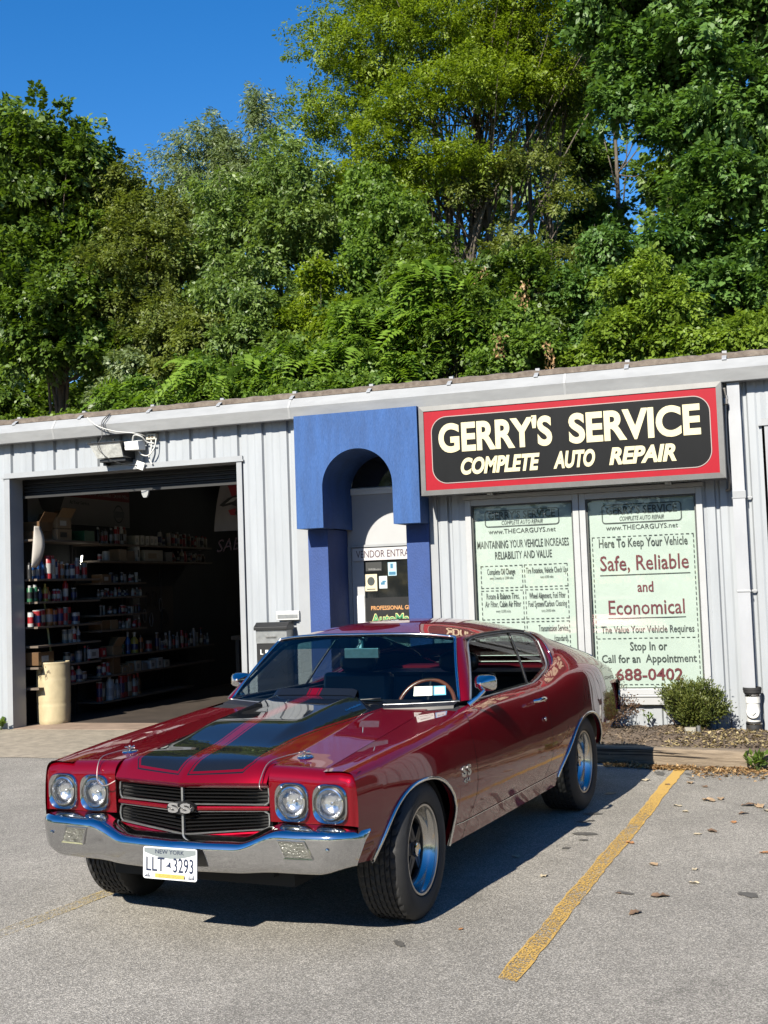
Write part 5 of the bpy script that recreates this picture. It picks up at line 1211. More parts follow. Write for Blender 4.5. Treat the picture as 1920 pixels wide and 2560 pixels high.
carton("dark open box on the far sixth shelf, left half", -4.85, -4.64, 1.72, 1.92, 1.145, .13, "brown", "box", g2)
carton("second brown box on the far sixth shelf beside the dark open box", -4.85, -4.64, 1.94, 2.12, 1.145, .13, "tan", "box", g2)
carton("white carton at the left end of the far seventh shelf", -4.80, -4.62, 1.40, 1.60, .79, .12, "white", "box", g2, "grey")
carton("red and white carton beside the white one on the far seventh shelf", -4.80, -4.63, 1.70, 1.80, .79, .12, "red", "box", g2, "white")
carton("open tan box with a raised flap on the far seventh shelf", -4.85, -4.64, 1.98, 2.20, .79, .13, "tan", "box", g2, None, True)
carton("tall brown box on the far eighth shelf", -4.85, -4.64, 1.98, 2.16, .54, .22, "brown", "box", g2)
for i, y in enumerate((2.20, 2.36, 2.55, 2.72, 2.95, 3.15, 3.35)): carton("%s box from the left in the row of %s cartons on the far eighth shelf" % (ORD[i], "low"), -4.80, -4.63, y, y+.135, .54, .10+.02*(i % 3), ["tan", "tan", "cream", "grey", "white", "white", "cream"][i], "box", g2, "grey")
carton("brown box with a white end on the near bottom shelf behind the barrel", -4.85, -4.64, .30, .62, .78, .16, "brown", "box", g2, "white")
# banner, flag, panel, lamps
t = thing("wall_banner", "dim warranty banner with black shield and 24/24 high on the garage wall", "banner")
bx = -5.052; bf = lambda y, z, d=0: (bx+.004+d, y, z)
mb = MB(); mb.add([bf(.70, 2.58), bf(3.15, 2.58), bf(3.15, 3.28), bf(.70, 3.28)], [(0, 1, 2, 3)]); mb.build("sheet", mat("banner_white", (.30, .29, .27), .7), t)
mb = MB(); mb.add([bf(1.5, 2.955, .002), bf(3.15, 2.955, .002), bf(3.15, 3.10, .002), bf(1.5, 3.10, .002)], [(0, 1, 2, 3)]); mb.build("red_band", mat("banner_red", (.22, .012, .012), .7), t)
mb = MB(); mb.add([bf(a, b, .003) for a, b in [(.85, 3.28), (.87, 2.98), (1.0, 2.76), (1.2, 2.66), (1.4, 2.76), (1.53, 2.98), (1.55, 3.28)]], [tuple(range(7))]); mb.build("shield", mat("banner_blk", (.012, .012, .012), .6), t)
mb = MB(); put_text(mb, "24/24", .90, 1.50, 3.02, .13, lambda y, z: bf(y, z, .006), bold=.02, res=2); put_text(mb, "You're Covered For 24 Months / 24,000 Miles", 1.62, 3.12, 3.0, .055, lambda y, z: bf(y, z, .006), res=1); mb.build("lettering", mat("banner_grey", (.42, .40, .38), .7), t)
mb = MB(); put_text(mb, "At Your Service.", 1.62, 2.1, 2.86, .05, lambda y, z: bf(y, z, .006), bold=.02, res=1)
P = [(2.85+.13*math.cos(2*PI*i/24), 2.77+.13*math.sin(2*PI*i/24)) for i in range(24)]; Q = [(2.85+.11*math.cos(2*PI*i/24), 2.77+.11*math.sin(2*PI*i/24)) for i in range(24)]
mb.add([bf(a, b, .004) for a, b in P+Q], [(i, (i+1) % 24, 24+(i+1) % 24, 24+i) for i in range(24)]); mb.add([bf(a, b, .005) for a, b in [(2.70, 2.72), (3.0, 2.72), (3.0, 2.81), (2.70, 2.81)]], [(0, 1, 2, 3)]); mb.build("black_print", M_ink, t)
t = thing("team_flag", "long grey and red team flag hanging inside the garage by the right jamb", "flag", (-2.70, 2.0, .924)); t.scale = (.9, 1, .72)
mb = MB(); n = 12; v = []
for i in range(n+1):
    x = -.42+.84*i/n
    for j in range(16): z = 2.05+1.0*j/15; v.append((x*(1-.25*(j/15)**2)+.05*(j/15), .03*math.sin(i*1.4)*(.4+j/15), z))
mb.add(v, grid_faces(n+1, 16)); mb.build("cloth", mat("flag_grey", (.20, .185, .18), .8, var=.1, vscale=4), t, smooth=3.2)
ff = lambda x, z, d=0: (x, -.045-d, z)
mb = MB(); mb.add([ff(a, b) for a, b in [(-.20, 3.03), (-.03, 3.02), (.02, 2.62), (-.06, 2.55)]], [(0, 1, 2, 3)]); mb.add([ff(a, b) for a, b in [(-.16, 2.42), (-.04, 2.45), (-.04, 2.32), (-.12, 2.33)]], [(0, 1, 2, 3)]); mb.build("red_stripe", mat("flag_red", (.25, .012, .02), .8), t)
mb = MB()
mb.add([ff(a, b, .003) for a, b in [(-.30, 2.52), (-.16, 2.64), (.0, 2.70), (.06, 2.84), (.22, 2.92), (.36, 2.88), (.36, 2.22), (.20, 2.18), (.04, 2.26), (-.06, 2.36), (.02, 2.46), (-.10, 2.52), (-.24, 2.49)]], [tuple(range(13))]); mb.build("emblem_ground", mat("flag_black", (.008, .008, .008), .8), t)  # black shape printed on the cloth behind the silver emblem
mb = MB()
for P in ([(.08, 2.72), (.16, 2.86), (.28, 2.88), (.20, 2.80), (.16, 2.68), (.24, 2.62), (.12, 2.62)], [(-.20, 2.54), (-.08, 2.64), (.02, 2.66), (-.06, 2.58)], [(.16, 2.56), (.34, 2.60), (.34, 2.28), (.22, 2.26), (.20, 2.40)], [(-.02, 2.34), (.08, 2.28), (.16, 2.30), (.06, 2.36)]): mb.add([ff(a, b, .006) for a, b in P], [tuple(range(len(P)))])
mb.build("emblem", mat("flag_silver", (.33, .32, .30), .8), t)
mb = MB(); put_text(mb, "SABRES", -.36, .40, 1.70, .22, lambda x, z, d=0: ff(x, z+.10*x, .0), bold=.0, shear=.25, res=2); mb.build("lettering", mat("flag_outline", (.07, .03, .032), .8), t)
o = MB(); v = []
for i in range(17):
    a = i/16; z = 1.98+.50*a; wv = .095*math.sin(PI*a)**.8+.004
    for k in range(5): q = k/4; v.append((-4.62+.05*a+wv*q, .16+.10*q*q, z))
o.add(v, grid_faces(17, 5)); o = o.build("curved_panel", mat("panel_white", (.46, .43, .39), .5, var=.06, vscale=12), None, smooth=3.2)
so_ = o.modifiers.new("solid", 'SOLIDIFY'); so_.thickness = .006; tag(o, "curved off-white panel hanging at the near end of the garage shelves", "panel")
M_tube = mat("lit_tube", (.9, .9, .85), .5, emit=(1, .95, .82), estr=6.0)
t = thing("tube_light", "lit fluorescent tube glowing deep inside the garage bay", "light", (-3.2, 6.2, 2.95)); mb = MB(); mb.tube([(-.62, 0, 0), (.62, 0, 0)], .019, 10); mb.build("tube", M_tube, t); mb = MB(); mb.box(-.68, .68, -.05, .05, .025, .07); mb.build("fixture", M_white, t)
t = thing("tube_light", "short lit tube left of the long one deep in the garage", "light", (-4.02, 6.2, 2.95)); mb = MB(); mb.tube([(-.05, 0, 0), (.05, 0, 0)], .022, 10); mb.build("tube", M_tube, t); mb = MB(); mb.box(-.1, .1, -.05, .05, .025, .07); mb.build("fixture", M_white, t)
t = thing("work_light", "short upright lit lamp rod between the near shelf cans and boxes", "light", (-4.84, 1.55, 1.98)); mb = MB(); mb.tube([(0, 0, 0), (.01, .02, .17)], .010, 8); mb.build("tube", M_tube, t); mb = MB(); mb.tube([(0, 0, -.14), (0, 0, 0)], .012, 8); mb.build("handle", M_black, t)
# barrel and broom handle
t = thing("barrel", "tall dirty cream plastic barrel standing inside the garage doorway", "barrel", (-4.625, .58, .055))
M_brl = mat("barrel_plastic", (.50, .42, .26), .5, var=.22, vscale=5, stretch=(1, 1, .5))
R_ = .205; prof = [(0, .0), (R_*.93, .0), (R_*.98, .03)]
for z in np.linspace(.05, .70, 30):
    r = R_*(.97+.045*math.sin(PI*(z)/.86)); 
    for c in (.255, .305, .56, .60): r -= .006*math.exp(-((z-c)/.008)**2)
    prof.append((r, float(z)))
prof += [(R_*.985, .73), (R_*1.0, .745), (R_*.97, .755), (R_*.94, .75), (R_*.93, .71), (R_*.93, .30), (0, .28)]
mb = MB(); mb.lathe(prof, 56); mb.build("shell", M_brl, t, smooth=.5)
mb = MB()
for k in range(26):
    a = -PI/2+rnd.uniform(-.9, .6); z = rnd.uniform(.58, .72); r = R_*1.018; s_ = rnd.uniform(.006, .02)
    mb.add([(r*math.cos(a+da), r*math.sin(a+da), z+dz) for da, dz in ((-s_*3, -s_), (s_*3, -s_*.6), (s_*2.4, s_), (-s_*2, s_*.8))], [(0, 1, 2, 3)])
mb.build("stain", mat("stain_brown", (.16, .13, .08), .7), t)
mb = MB(); cyl = lambda x, z: (R_*1.014*math.cos(-PI/2+x/R_), R_*1.014*math.sin(-PI/2+x/R_), z)
put_text(mb, "D", .02, .05, .54, .05, cyl, res=2); put_text(mb, "K", -.05, -.02, .53, .05, cyl, res=2); put_text(mb, "Y", -.11, -.07, .43, .06, cyl, res=2); mb.build("marking", mat("mark_brown", (.30, .25, .15), .7), t)
o = MB().tube([(-4.60, .60, .35), (-4.80, .66, 1.60)], .013, 8).build("pole", mat("pole_green", (.24, .25, .12), .6)); tag(o, "thin greenish pole standing in the cream barrel", "pole")
# other interior shapes seen dimly
t = thing("tool_cabinet", "dark blue-green tall cabinet at the back of the garage bay", "cabinet", (-4.3, 7.6, .05)); mb = MB(); mb.box(-.6, .6, -.4, .4, 0, 2.9); mb.build("body", mat("cab_teal", (.02, .05, .06), .5), t, bevel=.01); mb = MB(); mb.box(-.58, -.01, -.42, -.4, .1, 2.8); mb.box(.01, .58, -.42, -.4, .1, 2.8); mb.build("door", mat("cab_teal2", (.025, .06, .07), .45), t)
t = thing("workbench", "dark steel workbench with papers at the back right of the garage bay", "bench", (-3.3, 4.6, .05)); mb = MB(); mb.box(-.7, .7, -.35, .35, .82, .88); mb.build("bench_top", M_shelf, t)
for x in (-.62, .62):
    for y in (-.28, .28): MB().box(x-.03, x+.03, y-.03, y+.03, 0, .82).build("leg", M_post, t)
mb = MB(); mb.box(-.2, .15, -.2, .05, .881, .884); mb.build("papers", M_white, t)
t = thing("electric_panel", "small grey electrical panel on the left garage wall past the shelves", "panel", (-5.05, 3.15, 1.35)); mb = MB(); mb.box(0, .08, -.08, .10, -.18, .20); mb.build("cover", mat("panel_grey", (.2, .21, .21), .5), t, bevel=.004)
t = thing("pegboard", "dark pegboard on the garage wall past the small bottle shelves", "board", (-5.045, 3.6, 1.0)); MB().box(0, .012, -.62, .75, 0, .72).build("board", mat("peg_brown", (.05, .04, .032), .8), t)
for i in range(12):
    y = 3.08+.095*i; r = .05+.03*rnd.random(); z = 1.55-rnd.uniform(0, .35); c = rnd.choice(["black", "grey", "silver", "black"])
    o = MB().tube([(-5.015, y+r*.7*math.cos(2*PI*k/16), z+r*1.6*math.sin(2*PI*k/16)) for k in range(16)], .008, 5, closed=True).build("belt_loop", cm(c), None, smooth=3.2)
    tag(o, "%s hanging loop from the left on the garage pegboard, %s" % (ORD[i], c), "belt", "loops hanging on the garage pegboard")
# ------------------------------------------------------------------ planting bed, timbers, shrubs, weeds, leaves
rng = np.random.default_rng(11)
def np_mesh(name, V, F4, m, attr=None, parent=None):
    me = bpy.data.meshes.new(name); nv, nf = len(V), len(F4); k = F4.shape[1]
    me.vertices.add(nv); me.vertices.foreach_set('co', V.astype(np.float32).ravel())
    me.loops.add(nf*k); me.loops.foreach_set('vertex_index', F4.astype(np.int32).ravel())
    me.polygons.add(nf); me.polygons.foreach_set('loop_start', np.arange(0, nf*k, k, dtype=np.int32)); me.polygons.foreach_set('loop_total', np.full(nf, k, dtype=np.int32))
    if attr is not None:
        a = me.attributes.new("lv", 'FLOAT', 'FACE'); a.data.foreach_set('value', attr.astype(np.float32))
    me.update(calc_edges=True); me.validate()
    me.materials.append(m); o = bpy.data.objects.new(name, me); link(o)
    if parent is not None: o.parent = parent
    return o
def leaf_mat(name, c0, c1, tr=.35, gloss=.35):
    m = bpy.data.materials.new(name); m.use_nodes = True; nt = m.node_tree; nt.nodes.clear(); L = nt.links
    out = N(nt, "ShaderNodeOutputMaterial"); p = N(nt, "ShaderNodeBsdfPrincipled"); p.inputs["Roughness"].default_value = .48; p.inputs["Specular IOR Level"].default_value = gloss
    at = N(nt, "ShaderNodeAttribute", attribute_name="lv"); mx = N(nt, "ShaderNodeMix", data_type='RGBA'); L.new(at.outputs["Fac"], mx.inputs[0])
    mx.inputs[6].default_value = (*[c*.80 for c in c0], 1); mx.inputs[7].default_value = (*[c*.80 for c in c1], 1); L.new(mx.outputs[2], p.inputs["Base Color"])
    t = N(nt, "ShaderNodeBsdfTranslucent"); g = N(nt, "ShaderNodeMix", data_type='RGBA', blend_type='MULTIPLY'); g.inputs[0].default_value = 1; L.new(mx.outputs[2], g.inputs[6]); g.inputs[7].default_value = (1.5, 1.5, .7, 1); L.new(g.outputs[2], t.inputs[0])
    ms = N(nt, "ShaderNodeMixShader"); ms.inputs[0].default_value = tr; L.new(p.outputs[0], ms.inputs[1]); L.new(t.outputs[0], ms.inputs[2]); L.new(ms.outputs[0], out.inputs[0]); return m
def unit(a): return a/np.maximum(np.linalg.norm(a, axis=1, keepdims=True), 1e-9)
def leaves(P, D, Nn, Ls, Ws, fold=.12):
    """one folded quad per leaf: base P, direction D, normal Nn"""
    D = unit(D); W = unit(np.cross(D, Nn)); U = np.cross(W, D); L = Ls[:, None]; w = Ws[:, None]
    V = np.stack([P, P+D*L*.45+W*w*.5+U*w*fold, P+D*L-U*L*.08, P+D*L*.45-W*w*.5+U*w*fold], 1).reshape(-1, 3)
    return V, np.arange(len(V)).reshape(-1, 4)
def rdir(n): return unit(rng.normal(size=(n, 3)))
# mulch bed
M_mulch = mat("mulch", (.075, .052, .038), .95, var=.55, vscale=40, bump=1.0, bscale=90, col2=(.20, .15, .105))
NXm, NYm = 60, 26; V = []
for i in range(NXm+1):
    x = .75+8.0*i/NXm
    yf = -1.66-.10*(x-2.45)*1 if x < 2.9 else -1.78-.03*(x-2.9)
    for j in range(NYm+1):
        t = j/NYm; y = yf*(1-t)+.0*t; V.append((x, y, .105+.055*math.sin(PI*t)+.018*math.sin(x*5+y*7)+.012*math.sin(x*13-y*11)+rnd.uniform(-.012, .012)-(.045 if x > 3.3 else 0)*t))
mb = MB(); mb.add(V, grid_faces(NXm+1, NYm+1, True)); mb.prism([(.75, -1.5), (8.7, -1.8), (8.7, 0), (.75, 0)], lambda a, b, d: (a, b, d), -.05, .06)
o = mb.build("mulch_bed", M_mulch, None, smooth=1.2); tag(o, "dark bark mulch bed between the timber and the shop wall", "mulch", kind='structure')
def bedz(x, y):
    yf = -1.66-.10*(x-2.45) if x < 2.9 else -1.78-.03*(x-2.9); t = np.clip(1-y/yf, 0, 1); return .105+.055*np.sin(PI*t)+.018*np.sin(x*5+y*7)+.012*np.sin(x*13-y*11)-(.045 if x > 3.3 else 0)*t
def chips(name, label, cat, n, fx, m, size, kind='stuff'):
    P = np.array([fx() for _ in range(n)]); D = rdir(n); D[:, 2] *= .25; Nn = np.tile([0, 0, 1.0], (n, 1))+rng.normal(size=(n, 3))*.35
    V, F = leaves(P, D, Nn, rng.uniform(size[0], size[1], n), rng.uniform(size[0]*.25, size[1]*.45, n), .2)
    o = np_mesh(name, V, F, m, rng.random(n)); tag(o, label, cat, kind=kind); return o
def fbed():
    x = rnd.uniform(.9, 5); y = rnd.uniform(-1.6, -.02); return (x, y, bedz(x, y)+.008)
chips("mulch_chips", "loose bark chips scattered over the mulch bed", "mulch", 9000, fbed, leaf_mat("chip", (.05, .035, .025), (.26, .20, .14), .05, .2), (.015, .05))
M_litter = leaf_mat("litter", (.16, .08, .035), (.46, .31, .15), .1, .2)
def flit():
    x = 2.55+abs(rnd.gauss(0, .7))*1.2 if rnd.random() < .75 else rnd.uniform(3.4, 4.9); d = abs(rnd.gauss(0, .06 if x < 3.3 else .20)); y0 = -1.69-.33*(x-2.5) if x < 2.98 else -1.86-.06*(x-2.98); return (x, y0-.02-d, .006+rnd.uniform(0, .018))
chips("leaf_litter", "dry tan leaf litter gathered along the foot of the timber", "leaves", 2600, flit, M_litter, (.02, .055))
def fbed2():
    x = rnd.uniform(3.0, 4.6); y = rnd.uniform(-1.6, -.1); return (x, y, bedz(x, y)+.014)
chips("dry_grass_clippings", "dry straw coloured clippings on the right part of the mulch", "clippings", 1800, fbed2, leaf_mat("straw", (.24, .18, .08), (.45, .37, .20), .15, .2), (.02, .06))
M_tim = mat("timber_wood", (.13, .098, .068), .85, var=.4, vscale=7, stretch=(.6, 8, 8), bump=.5, bscale=30, col2=(.31, .245, .175))
def timber(label, a, b, h, wd, z0=0):
    a = Vector(a); b = Vector(b); d = b-a; ang = math.atan2(d.y, d.x); L_ = d.length; n = 50
    mb = MB(); V = []; pr = rrect(0, wd, 0, h, .018, 3)
    for i in range(n+1):
        x = L_*i/n; V += [(x, y+.006*math.sin(x*3.1)+rnd.uniform(-.0025, .0025), z+rnd.uniform(-.0025, .0025)) for y, z in pr]
    mb.add(V, grid_faces(n+1, len(pr), False, 0, False, True)); k = len(pr); mb.add(V[:k], [tuple(range(k))]); mb.add(V[-k:], [tuple(reversed(range(k)))])
    v = []
    o = mb.build("landscape_timber", M_tim, None, smooth=.7, fixn=True); o.location = (a.x, a.y, z0); o.rotation_euler = (0, 0, ang)
    mb = MB()
    for kx in range(9):
        x0 = rnd.uniform(.1, L_-.7); zc0 = rnd.uniform(.03, h-.02); ln = rnd.uniform(.25, .7); V = []
        for i in range(9): x = x0+ln*i/8; wv = .004*math.sin(PI*i/8)+.0004; z = zc0+.006*math.sin(x*4); V += [(x, -.0022-.004, z-wv), (x, -.0022-.004, z+wv)]
        mb.add(V, grid_faces(9, 2))
    c = mb.build("cracks", mat("crack_dark", (.035, .025, .018), .9), o)
    return tag(o, label, "timber", "timbers edging the mulch bed")
timber("weathered timber edging the mulch bed behind the car's rear wheel and the yellow line", (1.0, -1.42), (3.72, -1.885), .145, .14)
timber("timber end meeting the long one at the right edge of the photo", (3.735, -1.90), (6.4, -2.02), .125, .14)
# path light in the bed
t = thing("garden_light", "small square grey garden light sunk in the mulch before the green shrub", "light", (3.20, -.78, .13)); mb = MB(); mb.box(-.07, .035, -.035, .035, .0, .075); mb.build("housing", mat("light_bronze", (.26, .24, .20), .5, .3), t, bevel=.004); mb = MB(); mb.box(-.06, .02, -.038, -.035, .012, .064); mb.build("lens", mat("light_lens", (.36, .35, .30), .3), t); mb = MB(); mb.tube([(.055, 0, -.03), (.055, 0, .09)], .018, 12); mb.build("stake", M_steel, t)
def stick(label, pts, r, m, cat="twig"):
    o = MB().tube(curve_pts(pts, 5), r, 5).build("twig", m, None, smooth=3.2); return tag(o, label, cat)
M_bark = mat("bark", (.12, .085, .06), .9, var=.35, vscale=18, bump=.6, bscale=50); M_barkl = mat("bark_grey", (.12, .10, .08), .9, var=.4, vscale=9, bump=.6, bscale=35, stretch=(1, 1, .3))
stick("thin curved twig poking out of the mulch by the wall", [(3.0, -.25, .16), (2.96, -.26, .22), (2.90, -.27, .30)], .005, M_bark)
def shrub(name, label, loc, R, H, nb, m, lf, density, droop=0.0, spread=1.0):
    t = thing(name, label, "shrub", loc); mb = MB(); tips = []
    for k in range(nb):
        a = rnd.uniform(0, 2*PI); s = rnd.uniform(.25, 1)*spread; end = Vector((R*s*math.cos(a), R*s*math.sin(a), H*(rnd.uniform(.50, 1.0)-.25*s)))
        mid = Vector((end.x*.35, end.y*.35, end.z*.45)); P = curve_pts([(0, 0, 0), mid, end], 5); mb.tube(P, [.014*(1-.75*i/(len(P)-1)) for i in range(len(P))], 5)
        for q in P[3:]: tips.append((q, end))
        for _ in range(4):
            q = P[rnd.randint(5, len(P)-1)]; e2 = q+Vector((rnd.gauss(0, .08), rnd.gauss(0, .08), rnd.uniform(.02, .13)))*R*2.2; mb.tube([q, e2], .004, 4); tips += [(q.lerp(e2, .5), e2), (e2, e2)]
    mb.build("branches", M_bark, t, smooth=3.2)
    T = np.array([tuple(q) for q, e in tips]); n = density; I = rng.integers(0, len(T), n); P = T[I]+rng.normal(size=(n, 3))*R*.10
    D = rdir(n)*.8+unit(P-np.array([0, 0, H*.2]))*.9; D[:, 2] += .25-droop
    V, F = leaves(P, D, rdir(n)+np.array([0, 0, .6]), rng.uniform(*lf[0], n), rng.uniform(*lf[1], n)); clump = rng.random(len(T))
    np_mesh("foliage", V, F, m, np.clip(.55*clump[I]+.45*rng.random(n), 0, 1), t); return t
shrub("yew_shrub", "rounded green yew shrub in the mulch in front of the shop window", (3.17, -.36, .13), .285, .47, 34, leaf_mat("yew", (.035, .06, .012), (.15, .165, .035), .2), ((.024, .044), (.010, .016)), 26000)
shrub("barberry_shrub", "dark reddish brown shrub half hidden behind the car's tail", (2.28, -.60, .12), .40, .62, 26, leaf_mat("barberry", (.05, .028, .02), (.14, .085, .05), .25), ((.016, .035), (.010, .018)), 9000)
def weed(label, loc, n, h, m, lw):
    t = thing("weed", label, "weed", loc); mb = MB(); P = []; D = []
    for k in range(n):
        a = rnd.uniform(0, 2*PI); e = Vector((h*.8*math.cos(a)*rnd.uniform(.3, 1), h*.6*math.sin(a)*rnd.uniform(.3, 1), h*rnd.uniform(.4, 1))); mb.tube(curve_pts([(0, 0, 0), e*.5+Vector((0, 0, h*.15)), e], 3), .003, 4)
        for j in range(6): q = e*rnd.uniform(.4, 1.05)+Vector((0, 0, h*.1)); P.append(tuple(q)); d = e.normalized()+Vector((rnd.gauss(0, .6), rnd.gauss(0, .6), rnd.gauss(.1, .3))); D.append(tuple(d))
    mb.build("stems", mat("stem_green", (.08, .12, .03), .7), t); P = np.array(P); D = np.array(D); n2 = len(P)
    V, F = leaves(P, D, np.tile([0, 0, 1.], (n2, 1))+rng.normal(size=(n2, 3))*.3, rng.uniform(lw*.7, lw*1.3, n2), rng.uniform(lw*.4, lw*.75, n2)); np_mesh("leaves", V, F, m, rng.random(n2), t); return t
M_weed = leaf_mat("weed_leaf", (.07, .13, .02), (.20, .30, .06), .4)
weed("bright green weed growing in front of the timber at the right edge", (3.80, -2.00, .0), 14, .15, M_weed, .06)
weed("light green weed at the foot of the left garage jamb", (-4.90, -.10, .04), 9, .13, M_weed, .07)
weed("tiny green seedling against the wall below the window", (2.72, -.10, .16), 4, .13, M_weed, .035)
# fallen leaves on the asphalt
dl_pos = [(3.45, -3.1, .11, "large curled tan leaf, second from the yellow line near the timber"), (3.62, -4.05, .16, "biggest tan curled leaf right of the yellow line"), (3.95, -4.0, .17, "dark brown crumpled leaf in the right-hand leaf cluster"), (4.02, -4.12, .15, "pale tan leaf in the right-hand leaf cluster"), (4.08, -4.3, .10, "small cream leaf at the front of the right-hand leaf cluster"), (3.38, -4.35, .10, "cream leaf nearest the middle of the yellow line"), (3.48, -4.55, .08, "small cream leaf just in front of the cream leaf by the line")]
G2 = "fallen leaves on the asphalt"
def fleaf(x, y, s, label, c):
    s *= .68
    mb = MB(); n = 7; V = []
    for i in range(n+1):
        t = i/n; w_ = s*.30*math.sin(PI*min(1, t*.92+.06))**.8; cz = .003+s*.06*math.sin(PI*t)*rnd.uniform(.6, 1.4)
        for k in (-1, -.4, .4, 1): V.append((s*(t-.5), w_*k*(1+.2*rnd.uniform(-1, 1)), max(.005, cz+s*.10*abs(k)*rnd.uniform(-.3, 1.2))))
    mb.add(V, grid_faces(n+1, 4)); o = mb.build("fallen_leaf", mat("leaf_"+c, {"tan": (.42, .29, .17), "brown": (.20, .125, .075), "cream": (.56, .47, .32), "orange": (.42, .20, .08)}[c], .7, var=.2, vscale=30), None, smooth=3.2)
    o.location = (x, y, 0); o.rotation_euler = (0, 0, rnd.uniform(0, 6.3)); return tag(o, label, "leaf", G2)
# car-side leaves listed by where they lie
for x, y, s, lab, c in [(3.33, -2.62, .13, "tan curled leaf lying just right of the yellow line's far end", "tan"), (2.98, -2.55, .13, "thin tan leaf between the car's shadow and the yellow line", "cream"),
    (3.17, -2.72, .09, "brown leaf lying on the far end of the yellow line", "brown"), (3.45, -2.78, .10, "dark brown leaf, farthest of the small ones right of the line", "brown"),
    (3.52, -3.35, .17, "large tan leaf left of the brown leaf pile", "tan"), (3.60, -3.28, .13, "pale tan leaf touching the large tan leaf", "tan"), (3.80, -3.50, .16, "dark brown crumpled leaf in the leaf pile on the right", "brown"), (3.87, -3.53, .17, "tan leaf in the leaf pile on the right", "tan"), (3.93, -3.68, .13, "cream leaf in front of the leaf pile", "cream"), (3.78, -3.80, .11, "small brown leaf below the leaf pile", "brown"),
    (3.33, -3.58, .11, "cream leaf closest to the middle of the yellow line", "cream"), (3.40, -3.78, .09, "small cream leaf below the cream leaf by the line", "cream"), (3.62, -4.40, .13, "long dark leaf with a cream leaf beside it", "brown"), (3.54, -4.50, .08, "cream scrap beside the long dark leaf", "cream"), (3.73, -4.10, .09, "orange leaf right of the middle of the lot", "orange"),
    (3.17, -4.82, .10, "orange leaf near the middle of the yellow line", "orange"), (3.37, -5.35, .10, "tan square leaf right of the line's near half", "tan"), (3.60, -5.42, .07, "white scrap of leaf right of the tan square leaf", "cream"), (3.48, -6.02, .14, "brown dry leaf, nearest large one right of the line", "brown"), (3.40, -6.35, .12, "flat dark leaf near the bottom right of the lot", "brown"), (3.27, -6.0, .05, "tiny brown leaf bit beside the line's near end", "brown"),
    (3.62, -5.72, .08, "cream crumpled leaf scrap in the lower right", "cream"), (3.95, -4.95, .09, "orange leaf at the far right edge of the asphalt", "orange"), (2.66, -6.78, .05, "tiny orange leaf at the edge of the car's front shadow", "orange"), (2.58, -5.3, .10, "white leaf scrap at the edge of the car's side shadow", "cream"), (2.83, -5.72, .09, "cream sliver of leaf left of the yellow line", "cream")]:
    fleaf(x, y, s, lab, c)
# oil spots
M_oil = mat("oil_stain", (.10, .094, .084), .7, var=.3, vscale=20)
def blob(x, y, a, b, ang, lab):
    mb = MB(); V = []
    for i in range(22): t = 2*PI*i/22; k = 1+.25*rnd.uniform(-1, 1); V.append((x+a*k*math.cos(t)*math.cos(ang)-b*k*math.sin(t)*math.sin(ang), y+a*k*math.cos(t)*math.sin(ang)+b*k*math.sin(t)*math.cos(ang), .0035))
    mb.add(V, [tuple(range(22))]); o = mb.build("oil_spot", M_oil); return tag(o, lab, "oil stain", kind='structure')
for i, (x, y, a, b) in enumerate([(2.86, -4.6, .085, .05), (2.88, -4.78, .03, .02), (2.80, -3.95, .07, .04), (2.78, -4.22, .05, .025), (2.83, -4.18, .03, .02), (2.82, -5.02, .03, .02), (2.80, -3.15, .06, .03), (.60, -6.35, .10, .035), (.34, -5.1, .06, .025), (3.05, -2.18, .10, .04), (3.28, -2.2, .06, .02), (2.45, -7.05, .05, .02), (3.9, -5.9, .06, .04), (3.30, -5.98, .05, .02)]): blob(x, y, a, b, .2*i, "dark oil spot on the asphalt")

